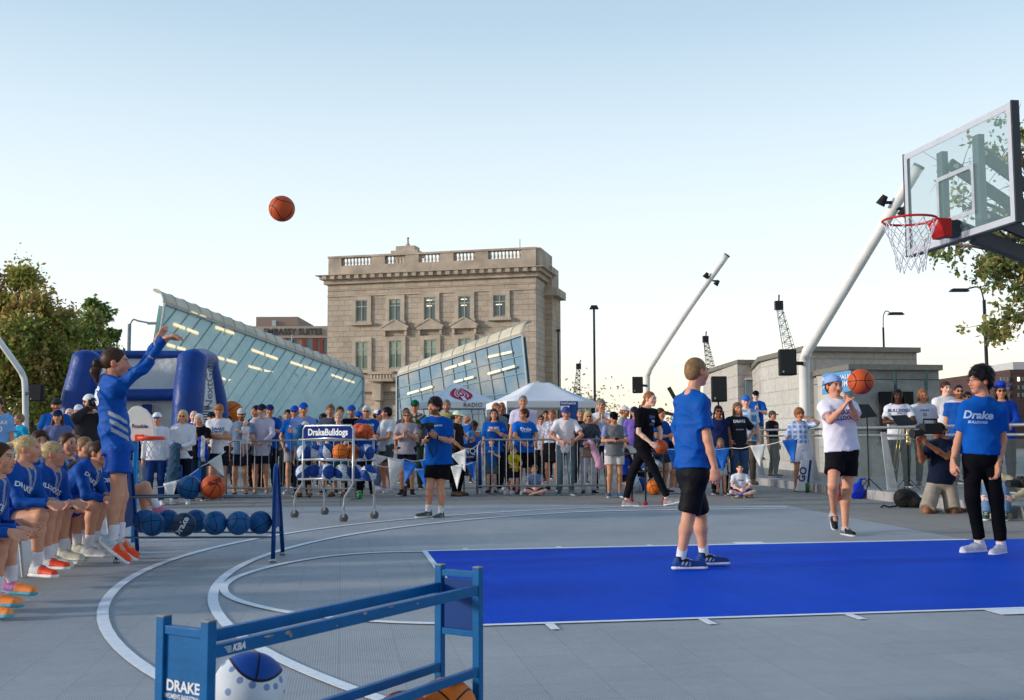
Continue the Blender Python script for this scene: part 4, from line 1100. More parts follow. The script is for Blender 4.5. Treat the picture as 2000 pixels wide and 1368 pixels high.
def ball(c, m, label, group=None, r=.12, rot=None, marks=None):
    key = m.name
    if key not in _BM:
        me = mesh_from('basketball', _SV[0], _SV[1], smooth=True); me.materials.append(m); _BM[key] = me
    o = bpy.data.objects.new('basketball', _BM[key]); COL.objects.link(o); o.location = [float(x) for x in c]; o.scale = (r / .12,) * 3
    o.rotation_euler = rot or (random.uniform(0, 6), random.uniform(0, 6), random.uniform(0, 6))
    tagit(o, label, 'basketball', group)
    if marks:   # lettering on the side that faces the viewer
        for txt, size, dx, dz, tilt, colr in marks:
            n = unit(np.array([0, 0, HC]) - c); r_ = unit(np.cross([0, 0, 1.], n)) * 1.; u_ = np.cross(n, r_); ct, st = math.cos(D2R(tilt)), math.sin(D2R(tilt))
            rr = r_ * ct + u_ * st; uu = u_ * ct - r_ * st; tv, tf = text2d(txt, size, .03); out = []
            for x, y in tv:
                p = r_ * dx + u_ * dz + rr * x + uu * y; l2 = p @ p; d = math.sqrt(max(r * r - l2, 0)); out.append(c + unit(p + n * d) * (r + .0015))
            t_ = obj('print', MB().add(out, tf), print_mat(colr)); t_.parent = o; t_.matrix_parent_inverse = Matrix.Identity(4)
            inv = (Matrix.Translation(o.location) @ o.rotation_euler.to_matrix().to_4x4() @ Matrix.Diagonal((*o.scale, 1))).inverted()
            t_.data.transform(inv @ Matrix.Translation(t_.location)); t_.location = (0, 0, 0)
    return o
ball(at(550.5, 408, 9.6), OR, 'orange basketball flying high in the sky', rot=(1.2, .5, -.55))
ball(at(1681, 746, 9.9), OR, 'orange basketball in the air just beyond the white-shirted player\'s hands', rot=(.25, 1.62, 1.5), marks=[('MOLTEN', .05, 0, -.075, 0, (20, 12, 12))] and None)
# ---------------------------------------------------------------- basketball goal
STEEL = mat('dark_painted_steel', (.035, .045, .055), rough=.4, metal=.3, var=.1); WPAINT = mat('backboard_white', (.50, .53, .58), rough=.4, var=.04)
RED = mat('rim_red', lin(196, 40, 38), rough=.4, var=.08); NETM = mat('net_cord', (.72, .72, .74), rough=.8)
BX, HW, ZT, ZB, RX = 4.57, .834, 3.878, 2.885, 4.119
GO = root('basketball_goal', court(6.5, 0), 'tall basketball goal with glass backboard, red rim and white net', 'basketball hoop')
cx_, cy_ = unit(court(1, 0) - court(0, 0)), unit(court(0, 1) - court(0, 0)); CA = (cx_, cy_, np.array([0, 0, 1.]))
def cbx(mb, x0, x1, y0, y1, z0, z1): return mb.box((court(x0, y0, z0) + court(x1, y1, z1)) / 2, (x1 - x0, abs(y1 - y0), z1 - z0), CA)
gm, N_, L_, b_ = nodes_of('backboard_glass', rough=.03); b_.inputs['Base Color'].default_value = (.26, .40, .40, 1); b_.inputs['Alpha'].default_value = .22
obj('glass_pane', cbx(MB(), BX, BX + .012, -HW + .02, HW - .02, ZB + .02, ZT - .02), gm, GO)
mb = MB(); w_ = .055; f_ = (BX - .006, BX - .001)
cbx(mb, *f_, -HW, HW, ZT - w_, ZT); cbx(mb, *f_, -HW, HW, ZB, ZB + w_); cbx(mb, *f_, -HW, -HW + w_, ZB + w_, ZT - w_); cbx(mb, *f_, HW - w_, HW, ZB + w_, ZT - w_)
obj('border', mb, WPAINT, GO)
mb = MB(); q0, q1, qh = 3.07, 3.07 + .44, .29; w_ = .038
cbx(mb, *f_, -qh, qh, q1 - w_, q1); cbx(mb, *f_, -qh, qh, q0, q0 + w_); cbx(mb, *f_, -qh, -qh + w_, q0 + w_, q1 - w_); cbx(mb, *f_, qh - w_, qh, q0 + w_, q1 - w_)
obj('target_square', mb, mat('target_paint', (.42, .46, .50), rough=.5), GO)
mb = MB(); cbx(mb, BX - .008, BX + .06, -HW - .02, -HW - .001, ZB - .01, ZT + .01); cbx(mb, BX - .008, BX + .06, HW + .001, HW + .02, ZB - .01, ZT + .01); cbx(mb, BX + .014, BX + .05, -HW, HW, ZT - .012, ZT + .002); cbx(mb, BX - .008, BX + .06, -HW, HW, ZB - .015, ZB - .001)
obj('edge_frame', mb, STEEL, GO)
mb = MB()
for y in (-.28, .28): cbx(mb, BX + .03, BX + .09, y - .045, y + .045, ZB + .03, ZT - .12)
obj('rear_uprights', mb, mat('steel_blue_grey', (.10, .15, .18), rough=.4, metal=.2), GO)
for y, yy, z, dz, L0 in ((-.28, -.22, 3.64, .60, 1.75), (.28, .22, 3.64, .60, 1.75), (-.28, -.22, 3.08, .34, 1.75), (.28, .22, 3.08, .34, 1.75)):
    obj('arm', MB().beam(court(BX + .09, y - .06 * np.sign(y), z), court(BX + L0, yy - .06 * np.sign(yy), z - dz * L0), .04, .10), STEEL, GO)
    obj('pivot_bolt', MB().tube([court(BX + .14, y - .1 * np.sign(y), z - .03), court(BX + .14, y - .02 * np.sign(y), z - .03)], .022, 10), ALU, GO)
obj('lower_brace', MB().beam(court(BX + .1, -.1, ZB + .02), court(BX + 1.8, -.1, 2.35), .09, .12), STEEL, GO)
obj('pole', MB().span(court(BX + 1.75, 0, 0) - [.08, .08, 0], court(BX + 1.75, 0, 3.0) + [.08, .08, 0]), STEEL, GO)
rc = court(RX, 0, 3.05)
obj('rim', MB().tube([rc + cx_ * .228 * math.cos(a) + cy_ * .228 * math.sin(a) for a in np.linspace(0, 2 * math.pi, 49)[:-1]], .0105, 10, close=True), RED, GO, smooth=True)
mb = MB(); p = [court(RX + .20, -.10, 3.062), court(BX - .10, -.09, 3.062), court(BX - .10, -.09, 2.90), court(BX - .18, -.09, 2.90), court(RX + .23, -.10, 3.02)]
mb.prism(p, cy_ * .19); obj('bracket', mb, RED, GO, bevel=.006)
obj('mounting_plate', cbx(MB(), BX - .10, BX - .007, -.07, .07, 2.91, 3.05), STEEL, GO)
ns = 12; mb = MB(); rows_ = 6
def netp(i, j, odd):
    t = j / rows_; r = .226 * (1 - t) ** 1.1 + .115 + .0 * t if t else .226; r = .115 + .111 * (1 - t) ** 1.6
    a = 2 * math.pi * (i + .5 * (j % 2)) / ns; k = .012 * math.sin(i * 3.1 + j * 1.7)
    return rc + cx_ * (r + k) * math.cos(a) + cy_ * (r + k) * math.sin(a) + np.array([0, 0, -.012 - .44 * t - (.02 * math.sin(i * 2.3) if j == rows_ else 0)])
for j in range(rows_):
    for i in range(ns):
        a = netp(i, j, 0)
        for d_ in ((0, -1) if j % 2 == 0 else (0, 1)):
            b = netp(i + d_, j + 1, 0); m_ = (a + b) / 2 + unit(a + b - 2 * rc) * .004 * (1 if j < 3 else -1); mb.tube([a, m_, b], .0042, 5)
obj('net', mb, NETM, GO)
# ---------------------------------------------------------------- racks
BLU = mat('rack_blue_paint', lin(0, 92, 150), rough=.42, var=.12, scale=14., bump=.0008, bscale=60., spec=.2)
BLU2 = mat('rack_navy_paint', lin(4, 58, 124), rough=.45, var=.1, scale=6., spec=.2); CHIP = mat('bare_worn_metal', (.30, .26, .22), rough=.6, var=.3, scale=60.)
RK = root('ball_rack', at(640, 1368, 3.4) * [1, 1, 0], 'empty-topped blue steel ball rack in the near foreground with lettered end panel', 'ball rack')
ax_ = unit(np.array([.51, .86, 0])); wd = np.array([-.86, .51, 0]); rk0 = at(408, 1205, 2.92) * [1, 1, 0]; RKL = 1.36; RW = .175
def rp(x, y, z): return rk0 + ax_ * x + wd * y + np.array([0, 0, z])
RA = (ax_, wd, np.array([0, 0, 1.])); ZR = (.566, .262, .06)
for x in (0, RKL):
    for y in (0, RW):
        P_ = obj('post', MB().box(rp(x, y, .355), (.031, .031, .59), RA), BLU, RK, bevel=.0025)
        obj('end_cap', MB().box(rp(x, y, .6515), (.0315, .0315, .003), RA), CHIP, P_)
        obj('caster', MB().lathe(rp(x, y, .03) - wd * .01, [(.02, 0), (.029, .004), (.029, .016), (.02, .02)], 16, (ax_, np.array([0, 0, 1.]), wd)), mat('black_rubber', (.02, .02, .02), rough=.6), RK)
for y in (0, RW):
    for z in ZR: obj('rail', MB().beam(rp(.016, y, z), rp(RKL - .016, y, z), .025, .036 if z > .5 else .032), BLU, RK, bevel=.0025)
for x in (0, RKL):
    for z in ((.622, .40) if x else (.615, .40)): obj('end_rail', MB().box(rp(x, RW / 2, z), (.024, RW - .032, .024), RA), BLU, RK, bevel=.002)
    obj('end_panel', MB().box(rp(x, RW / 2, .507), (.010, RW - .032, .188), RA), BLU if x == 0 else BLU2, RK)
mb = MB(); WINK = mat('white_decal', (.75, .77, .80), rough=.5, var=.05)
text_on(mb, 'DRAKE', rp(-.0055, RW / 2, .464), -wd, (0, 0, 1), .041, off=.0015, bold=.03)
text_on(mb, "WOMEN'S BASKETBALL", rp(-.0055, RW / 2, .436), -wd, (0, 0, 1), .0185, off=.0015, bold=.02, squash=.72)
obj('lettering', mb, WINK, RK)
mb = MB(); text_on(mb, 'KBA', rp(.10, -.013, ZR[0]), ax_, (0, 0, 1), .026, off=.0015, bold=.04, shear=.25)
for i in range(4): mb.box(rp(.058 + .0025 * i, -.0142, ZR[0] + .007 - .005 * i), (.026 - .004 * i, .001, .0018), RA)
obj('maker_lettering', mb, WINK, RK)
for x, z, a, b in ((.30, .007, .014, .006), (.31, 0, .006, .010), (.66, .012, .010, .005), (.22, .010, .020, .003), (.95, .004, .005, .003), (.52, -.006, .004, .003), (.80, .013, .016, .002)):
    mb = MB(); n_ = 9; cc = rp(x, -.0126, ZR[0] + z) - wd * .001; mb.add([cc] + [cc + ax_ * a * math.cos(k * 6.283 / n_) * (1 + .3 * math.sin(k * 5)) + np.array([0, 0, b * math.sin(k * 6.283 / n_)]) for k in range(n_)], [(0, k + 1, (k + 1) % n_ + 1) for k in range(n_)])
    obj('paint_chip', mb, CHIP, RK)
ball(at(487, 1347, 3.28), WB, 'white and blue paw-dotted basketball in the foreground rack', r=.112, rot=(1.45, .25, .3))
ball(at(871, 1387, 4.0), OR2, 'bright orange basketball at the far end of the foreground rack', r=.117, rot=(.4, .9, 1.1))
ball(at(788, 1416, 3.85), OR, 'reddish basketball barely peeking up in the foreground rack', r=.117)
# blue rack in the middle distance
RK2 = root('ball_rack', gp(400, 1100), 'long blue ball rack with solid end panels beside the jumping player', 'ball rack')
GB = mat('galvanised_bar', (.22, .25, .27), rough=.35, metal=.8)
def endframe(fu, fv, ru, rv, tu, tv):
    f = gp(fu, fv); r = gp(ru, rv); t = at(tu, tv, (f[1] + r[1]) / 2); t0 = t - unit(r - f) * .07; t1 = t + unit(r - f) * .07
    f2 = f + [0, 0, .05]; r2_ = r + [0, 0, .05]
    lf = f2 + (t0 - f2) * .32; lr = r2_ + (t1 - r2_) * .32
    obj('end_frame', MB().tube([f2, lf, t0, t0 * .5 + t1 * .5 + [0, 0, .03], t1, lr, r2_], .020, 10), BLU2, RK2, smooth=True)
    obj('end_panel', MB().prism([lf, lr, t1, t0], unit(np.cross(t0 - lf, lr - lf)) * .012), BLU2, RK2)
    for p_ in (f, r):
        w_ = obj('caster', MB().lathe(p_ + [0, -.014, .032], [(.015, 0), (.03, .004), (.031, .014), (.03, .024), (.015, .028)], 16, (cx_, np.array([0, 0, 1.]), cy_)), mat('chrome_wheel', (.35, .35, .36), rough=.2, metal=.9), RK2, smooth=True)
    return f, r, t
fL, rL, tL = endframe(228, 1104, 268, 1086, 253, 915); fR, rR, tR = endframe(533, 1103, 552, 1088, 540, 915)
for zz, k in ((.60, .62), (.24, .22)):
    for a, b in ((fL, fR), (rL, rR)):
        tt = tL if a is fL else tL
        p = a + (tL - a) * k * .9; q = b + (tR - b) * k * 1.05; p[2] = q[2] = zz
        obj('bar', MB().tube([p, q], .010, 8), GB, RK2)
for i, (u, v, m_, r, lb) in enumerate(((283, 1018, BB, 22, 'blue basketball behind others at the left end of the long rack'), (298, 1024, BB, 23, 'lighter blue basketball at the left front of the long rack'), (328, 1018, BB, 21, 'blue basketball half hidden between a lighter blue and a slate ball'),
    (359, 1025, DB, 23, 'dark slate basketball with white script on the long rack'), (382, 1018, BB, 21, 'blue basketball peeking out right of the slate ball'), (420, 1022, BB, 23, 'third blue basketball from the right end of the long rack'), (466, 1022, BB, 23, 'second blue basketball from the right end of the long rack'), (508, 1021, BB, 22, 'rightmost blue basketball on the long rack'))):
    Y = {22: 9.9, 23: 9.65, 21: 10.1}[r]; c = at(u, v, Y)
    ball(c, m_, lb, 'balls on the lower shelf of the long blue rack', r=.108, marks=[('Drake', .075, -.02, -.02, 62, (215, 220, 225))] if m_ is DB else None)
ball(at(369.5, 952, 9.7), BB, 'light blue basketball on the top bars of the long rack', r=.108, rot=(.3, .2, .5))
ball(at(416, 952, 9.7), OR, 'orange basketball on the top bars of the long rack', r=.113, rot=(.9, .5, .4), marks=[('ELITE', .05, .015, .045, 20, (30, 16, 14))])
# white tube cart
CT = root('ball_cart', gp(655, 1010), 'white tube-frame ball cart on four swivel casters with navy name board', 'ball cart')
CHR = mat('cart_white_tube', (.52, .54, .57), rough=.25, metal=.55, var=.05)
cFL, cFR, cBR, cBL = gp(575, 1013), gp(671, 1021), gp(731, 1015), gp(634, 1007)
Yt = [14.6, 14.2, 14.75, 15.2]
topc = [at(592, 900, Yt[0]) * [1, 1, 0], at(690, 900, Yt[1]) * [1, 1, 0], at(729, 900, Yt[2]) * [1, 1, 0], at(625, 900, Yt[3]) * [1, 1, 0]]
zt_ = [at(592, 838, 14.6)[2], at(690, 836, 14.2)[2], .98, .98]
shelf = [at(640, v, 14.5)[2] for v in (859, 899, 937)]
for k, (g, t) in enumerate(zip((cFL, cFR, cBR, cBL), topc)):
    g0 = g + [0, 0, .15]; kn = np.array([*t[:2], shelf[2] - .05]); md = np.array([*(g[:2] * .85 + t[:2] * .15), shelf[2] - .22])
    top = zt_[k] if k < 2 else shelf[0] + .02
    obj('leg', MB().tube([g0, g0 + [0, 0, .08], md, kn, np.array([*t[:2], top])], .017, 10), CHR, CT, smooth=True)
    w_ = obj('caster', MB().lathe(g + cx_ * .0 + cy_ * -.02 + [0, 0, .062], [(.016, 0), (.056, .004), (.062, .012), (.062, .028), (.056, .036), (.016, .04)], 20, (cx_, np.array([0, 0, 1.]), cy_)), mat('grey_rubber', (.12, .125, .13), rough=.6), CT, smooth=True)
    obj('fork', MB().box(g + [0, 0, .155], (.04, .06, .02)).box(g + [0, -.03, .115], (.032, .005, .085)), CHR, w_)
for z in shelf:
    P4 = [np.array([*t[:2], z]) for t in topc]
    a, b, c_, d_ = P4; ex = unit(b - c_) * .0
    dr = unit(P4[1] - P4[0]) * .07; dl = -dr
    obj('shelf_rail', MB().tube([a + dl, (a + b) / 2 + [0, 0, .02], b, c_ + dr * .6, (c_ + d_) / 2, d_ + dl, a + dl], .0145, 8), CHR, CT, smooth=True)
    mb = MB()
    for k in range(7): q = (k + .5) / 7; mb.tube([a * (1 - q) + b * q + [0, 0, -.01], d_ * (1 - q) + c_ * q + [0, 0, -.01]], .004, 6)
    obj('shelf_wires', mb, CHR, CT)
a = np.array([*topc[0][:2], 0]); b = np.array([*topc[1][:2], 0]); d_ = unit(b - a); z0, z1 = at(640, 857, 14.4)[2], at(640, 833, 14.4)[2]
nb = unit(np.cross(d_, [0, 0, 1.])); cr_ = .04
pl = [a + [0, 0, z0], b + [0, 0, z0], b + [0, 0, z1 - cr_], b - d_ * cr_ + [0, 0, z1], a + d_ * cr_ + [0, 0, z1], a + [0, 0, z1 - cr_]]
obj('name_board', MB().prism([p - nb * .005 for p in pl], nb * .014), mat('board_navy', lin(16, 42, 112), rough=.9, var=.05), CT)
obj('top_hoop', MB().tube([a + [0, 0, z0], a + [0, 0, z1 - cr_], a + d_ * cr_ + [0, 0, z1 + .01], b - d_ * cr_ + [0, 0, z1 + .01], b + [0, 0, z1 - cr_], b + [0, 0, z0]], .015, 8), CHR, CT, smooth=True)
mb = MB(); sg_ = 1 if nb[1] < 0 else -1; text_on(mb, 'DrakeBulldogs', (a + b) / 2 + [0, 0, (z0 + z1) / 2] + nb * sg_ * .012, d_, (0, 0, 1), .125, bold=.035, off=0., squash=.92)
obj('lettering', mb, WINK, CT)
cg = 'balls on the white tube cart'
for u, v, m_, Y, lb in ((714, 844, OR, 14.55, 'orange basketball in front at the top right of the white cart'), (702, 842, OR, 14.8, 'orange basketball half hidden behind the cart name board'),
    (594, 884, WB2, 14.7, 'leftmost white and blue ball on the middle cart shelf'), (617, 884, WB, 14.75, 'second white and blue ball from the left on the middle cart shelf'), (638, 882, WB2, 14.45, 'third white and blue ball on the middle cart shelf, left of the amber ones'),
    (665, 883, OR2, 14.4, 'left amber basketball on the middle cart shelf'), (688, 884, OR2, 14.6, 'right amber basketball behind the cart post'), (716, 884, WB2, 14.5, 'rightmost white and blue ball on the middle cart shelf'),
    (592, 923, WB2, 14.7, 'leftmost white and blue ball on the bottom cart shelf'), (613, 923, WB2, 14.75, 'second ball from the left on the bottom cart shelf'), (639, 922, WB2, 14.4, 'third ball from the left on the bottom cart shelf'),
    (668, 923, WB, 14.45, 'fourth ball on the bottom cart shelf, left of the post'), (694, 923, WB2, 14.6, 'ball behind the right post on the bottom cart shelf'), (720, 924, WB2, 14.35, 'rightmost large ball on the bottom cart shelf'), (588, 845, BB, 14.9, 'plain blue ball left of the cart name board')):
    ball(at(u, v, Y), m_, lb, cg, r=.112)
# ---------------------------------------------------------------- toy hoop
TY = root('toy_hoop', gp(262, 952) , 'small toy basketball hoop with rounded white backboard on a bright blue post', 'basketball hoop')
Yq = 11.6; c = [at(u, v, Yq) for u, v in ((303, 862), (302, 838), (296, 815), (284, 800), (270, 793), (258, 795), (248, 806), (243, 840), (243, 862))]
obj('backboard', MB().prism(c, (0, .05, 0)), mat('cream_plastic', (.78, .77, .72), rough=.4, var=.03), TY, bevel=.008)
mb = MB(); text_on(mb, 'Rookie', at(273, 833, Yq - .002), (1, 0, 0), (0, 0, 1), .06, bold=.03, off=.003); obj('lettering', mb, print_mat((70, 75, 90)), TY)
OP = mat('orange_plastic', lin(238, 78, 44), rough=.35, var=.05); rc2 = at(296, 856, Yq - .17)
obj('rim', MB().tube([rc2 + np.array([.125 * math.cos(a_), .125 * math.sin(a_), 0]) for a_ in np.linspace(0, 6.283, 33)[:-1]], .021, 10, close=True), OP, TY, smooth=True)
obj('rim_mount', MB().span(at(262, 862, Yq - .1), at(282, 849, Yq - .002)), OP, TY, bevel=.01)
mb = MB()
for j in range(4):
    for i in range(10):
        def q_(i, j): a_ = 2 * math.pi * (i + .5 * (j % 2)) / 10; r_ = .115 - .045 * (j / 4) ** .8; return rc2 + np.array([r_ * math.cos(a_), r_ * math.sin(a_), -.02 - .05 * j])
        for dd in ((0, -1) if j % 2 == 0 else (0, 1)): mb.tube([q_(i, j), q_(i + dd, j + 1)], .004, 4)
obj('net', mb, NETM, TY)
obj('post', MB().span(at(257, 960, Yq + .06) * [1, 1, 0], at(272, 862, Yq + .14)), mat('sky_blue_plastic', lin(10, 130, 205), rough=.35, var=.05), TY, bevel=.01)
obj('base', MB().span(gp(262, 952) + [-.25, -.0, 0], gp(262, 952) + [.25, .5, .12]), mat('navy_plastic', lin(20, 50, 130), rough=.4), TY, bevel=.02)
# ---------------------------------------------------------------- barriers
GAL = mat('galvanised_tube', (.30, .32, .33), rough=.4, metal=.6, var=.12, scale=12.)
def barrier(p, q, label, h=1.1, n=18):
    p = np.array(p) * [1, 1, 0]; q = np.array(q) * [1, 1, 0]; R_ = root('crowd_barrier', (p + q) / 2, label, 'crowd barrier', 'steel crowd barriers'); d = unit(q - p); Z = np.array([0, 0, 1.])
    pa = [p + Z * .02, p + Z * (h - .14), p + d * .04 + Z * (h - .05), p + d * .13 + Z * h, q - d * .13 + Z * h, q - d * .04 + Z * (h - .05), q + Z * (h - .14), q + Z * .02]
    obj('frame', MB().tube(pa, .019, 10), GAL, R_, smooth=True); obj('lower_rail', MB().tube([p + Z * .20, q + Z * .20], .016, 8), GAL, R_)
    for k in range(1, n): a = p + (q - p) * k / n; obj('bar', MB().tube([a + Z * .2, a + Z * (h - .01)], .0075, 6), GAL, R_)
    nn = np.array([-d[1], d[0], 0])
    for a in (p + d * .0, q): obj('foot', MB().tube([a - nn * .3 + Z * .02, a + nn * .3 + Z * .02], .016, 8), GAL, R_)
barrier(gp(441, 974), gp(694, 976), 'steel crowd barrier behind the white ball cart')
barrier(gp(933, 970), gp(1184, 968), 'steel crowd barrier at the centre where the man in the white polo leans')
barrier(gp(-190, 990), gp(60, 990), 'steel crowd barrier at the far left behind the seated players')
BLC = mat('blue_pole_wrap', lin(30, 84, 190), rough=.6, var=.1, scale=5.)
fp = root('feather_flag', gp(936, 966), 'narrow rolled blue fabric post strapped to the end of the centre barrier', 'flag')
obj('cloth', MB().tube([gp(938, 966) + [0, .06, .12], at(936, 900, 20.9), at(934, 853, 20.9)], [.035, .045, .05], 10), BLC, fp, smooth=True)
obj('foot', MB().tube([gp(938, 966) + [0, .06, .0], gp(938, 966) + [0, .06, .12]], .05, 10), WPAINT, fp)
# ---------------------------------------------------------------- pennant strings
PW = mat('pennant_white', (.72, .73, .72), rough=.6, var=.06, scale=9., bump=.006, bscale=14.); PB = mat('pennant_blue', lin(24, 98, 190), rough=.6, var=.07, scale=9., bump=.006, bscale=14.)
PNM = {'w': PW, 'b': PB}
def bunting(pts, flags, label, r=.006):
    P_ = [at(*p) for p in pts]; R_ = root('pennant_string', P_[0] * [1, 1, 0], label, 'pennant string', 'blue and white pennant strings')
    pp = []
    for a, b in zip(P_, P_[1:]): pp += [a + (b - a) * k / 6 - np.array([0, 0, .03 * math.sin(math.pi * k / 6)]) for k in range(6)]
    obj('cord', MB().tube(pp + [P_[-1]], r, 6), PW, R_)
    for c, a, b, t, Y in flags:
        A_, B_, T_ = at(*a, Y), at(*b, Y), at(*t, Y); n_ = 7; vs = []; fs = []
        for i in range(n_ + 1):
            f = i / n_
            for j in range(n_ + 1):
                g = j / n_; p = (A_ * (1 - g) + B_ * g) * (1 - f) + T_ * f; vs.append(p + np.array([0, .035 * math.sin(3.1 * g + 2.2 * f + a[0]) * (f + .2), 0]))
        for i in range(n_):
            for j in range(n_): q = i * (n_ + 1) + j; fs.append((q, q + 1, q + n_ + 2, q + n_ + 1))
        o = obj('pennant', (vs, fs), PNM[c], R_, smooth=True); s_ = o.modifiers.new('t', 'SOLIDIFY'); s_.thickness = .003
bunting([(300, 952, 17.), (345, 940, 17.3), (395, 910, 18), (440, 882, 19.2)], [('w', (319, 945), (347, 938), (334, 984), 17.2), ('b', (373, 925), (393, 911), (391, 960), 17.9), ('w', (405, 903), (432, 886), (437, 930), 18.9)], 'pennant string at the left running down from the barrier behind the long rack')
bunting([(731, 886, 14.9), (755, 893, 15.2), (790, 897, 15.6), (832, 897, 16), (880, 889, 17.5), (912, 876, 18.6), (932, 870, 20)],
    [('w', (727, 886), (758, 893), (734, 912), 15.1), ('w', (757, 893), (790, 899), (764, 958), 15.4), ('b', (786, 899), (816, 907), (791, 945), 15.7), ('b', (820, 898), (838, 898), (834, 935), 16.1), ('w', (880, 889), (911, 876), (909, 922), 17.9)], 'upper pennant string from the white cart to the centre barrier')
bunting([(727, 905, 15.1), (770, 911, 15.6), (822, 917, 16.2), (880, 911, 17.6), (931, 901, 20)], [('b', (812, 915), (836, 916), (834, 958), 16.3), ('w', (880, 911), (905, 906), (893, 956), 17.8), ('b', (910, 904), (929, 901), (926, 942), 19.6)], 'lower pennant string from the white cart to the centre barrier')
bunting([(1190, 867, 20.2), (1225, 870, 20.2), (1262, 873, 20.2), (1345, 877, 20.2), (1430, 875, 20.2), (1467, 871, 19.8), (1530, 861, 19.2), (1560, 855, 18.8)],
    [('w', (1184, 870), (1222, 870), (1204, 905), 20.2), ('w', (1224, 871), (1262, 874), (1243, 915), 20.25), ('b', (1300, 876), (1341, 877), (1322, 925), 20.2), ('b', (1396, 877), (1425, 876), (1412, 922), 20.2), ('w', (1465, 871), (1496, 867), (1484, 912), 19.6), ('b', (1527, 861), (1558, 856), (1550, 904), 18.9)], 'long pennant string at the right held up by the woman in the blue plaid shirt')
# ---------------------------------------------------------------- glass railing, kerb and terrace on the right
KERB = concrete_mat('kerb_concrete', (.36, .36, .36), 1.2, var=.1)
kl = [gp(1430, 941), gp(1490, 948), gp(1616, 964.5), gp(1753, 981.5), gp(1900, 1001), gp(2060, 1022)]
outw = [unit(np.array([.99, .12, 0]))] * len(kl)
poly = [p * [1, 1, 0] for p in kl] + [kl[-1] + [25, 0, 0], np.array([45, 60, 0]), np.array([10, 60, 0]), kl[0] + [-.6, 14, 0]]
struct('terrace', MB().prism([np.array([p[0], p[1], .002]) for p in poly], (0, 0, .148)), concrete_mat('terrace_concrete', (.30, .275, .245), 2.), origin=(0, 0, 0))
mb = MB()
for a, b in zip(kl, kl[1:]):
    d = unit(b - a); n_ = np.array([-d[1], d[0], 0]); n_ = n_ if n_[0] > 0 else -n_; mb.prism([a * [1, 1, 0] - n_ * .04, b * [1, 1, 0] - n_ * .04, b * [1, 1, 0] + n_ * .26, a * [1, 1, 0] + n_ * .26], (0, 0, .168))
kb = struct('kerb', mb, KERB, origin=(0, 0, 0))
RG = root('glass_railing', kl[2] * [1, 1, 0], 'glass-panel railing with two steel rails and slanted white posts in front of the band', 'railing')
ggm, N_, L_, b_ = nodes_of('railing_glass', rough=.05); b_.inputs['Base Color'].default_value = (.16, .20, .20, 1); b_.inputs['Alpha'].default_value = .13
rl = [p * [1, 1, 0] + np.array([.22, .03, 0]) for p in kl]; rl[0] = rl[1] + (rl[0] - rl[1]) * .6
for z, r_ in ((1.30, .026), (1.16, .022)): obj('rail', MB().tube([p + [0, 0, z] for p in rl], r_, 8), GAL, RG, smooth=True)
for a, b in zip(rl, rl[1:]):
    k = max(1, int(round(np.linalg.norm(b - a) / 1.5)))
    for i in range(k):
        p = a + (b - a) * (i + .02) / k; q = a + (b - a) * (i + .98) / k; d = unit(q - p); n_ = np.array([-d[1], d[0], 0])
        obj('glass_pane', MB().prism([p + [0, 0, .22], q + [0, 0, .22], q + [0, 0, 1.10], p + [0, 0, 1.10]], n_ * .012), ggm, RG)
for u in (1478, 1583, 1729, 1905):
    i = [x for x in range(len(kl) - 1) if True]
    best = None
    for a, b in zip(rl, rl[1:]):
        for t in np.linspace(0, 1, 60):
            p = a + (b - a) * t; uu = 1000 + p[0] / p[1] * F_PX
            if best is None or abs(uu - u) < best[0]: best = (abs(uu - u), p)
    p = best[1]; mb = MB(); mb.prism([p + [-.02, 0, .17], p + [.16, 0, .17], p + [-.02, 0, 1.22], p + [-.11, 0, 1.22]], (0, .03, 0)); obj('post', mb, mat('post_white_paint', (.45, .48, .50), rough=.5, var=.1, scale=8.), RG)
# ---------------------------------------------------------------- bent white poles, speakers, lamps
WP = mat('white_pole_paint', (.80, .80, .77), rough=.45, var=.06, scale=3.); SPK = mat('speaker_black', (.018, .019, .02), rough=.7, var=.1)
def bent_pole(pts, Y, r, label, fix=None):
    P_ = [at(u, v, y) for (u, v), y in zip(pts, Y)]; P_[0][2] = 0
    R_ = root('bent_light_pole', P_[0] * [1, 1, 0], label, 'light pole', 'bent white light poles')
    obj('pole', MB().tube(smooth_path(P_[1:4], 8, 0) if False else [P_[0]] + smooth_path(P_[1:], 6, 0), r, 20), WP, R_, smooth=True)
    d = unit(P_[-1] - P_[-2]); obj('end_cap', MB().tube([P_[-1], P_[-1] + d * r * .5], [r * 1.08, r * 1.08], 20), mat('cap_dark_grey', (.10, .11, .11), rough=.5), R_)
    if fix:
        c = at(*fix); x = unit(np.cross(d, [0, 1., 0]))
        for s_ in (-1, 1):
            q = c + x * s_ * r * 2.2; l_ = obj('floodlight', MB().tube([q - d * r * 1., q + d * r * .9], [r * .9, r * .55], 12).box(c + x * s_ * r * 1.2, (r * 1.4, r * .5, r * .5)), SPK, R_)
    return R_
bent_pole([(1573, 950), (1573, 860), (1571, 722), (1575, 692), (1590, 664), (1690, 498), (1793, 328)], [23.5, 23.5, 23.4, 23.3, 23.2, 22.6, 22.], .115, 'tall bent white pole leaning behind the glass backboard, black speaker at its knee', (1745, 402, 22.2))
bent_pole([(1266, 930), (1266, 860), (1264, 748), (1267, 727), (1279, 705), (1345, 604), (1419, 500)], [36, 36, 36, 35.9, 35.8, 35.4, 35.], .10, 'bent white pole at the centre, behind the walking woman in black', (1390, 545, 35.1))
bent_pole([(50, 940), (50, 860), (49, 757), (44, 733), (34, 716), (-20, 640), (-80, 555)], [30, 30, 30, 30, 29.9, 29.6, 29.3], .085, 'bent white pole cut off by the left edge in front of the trees')
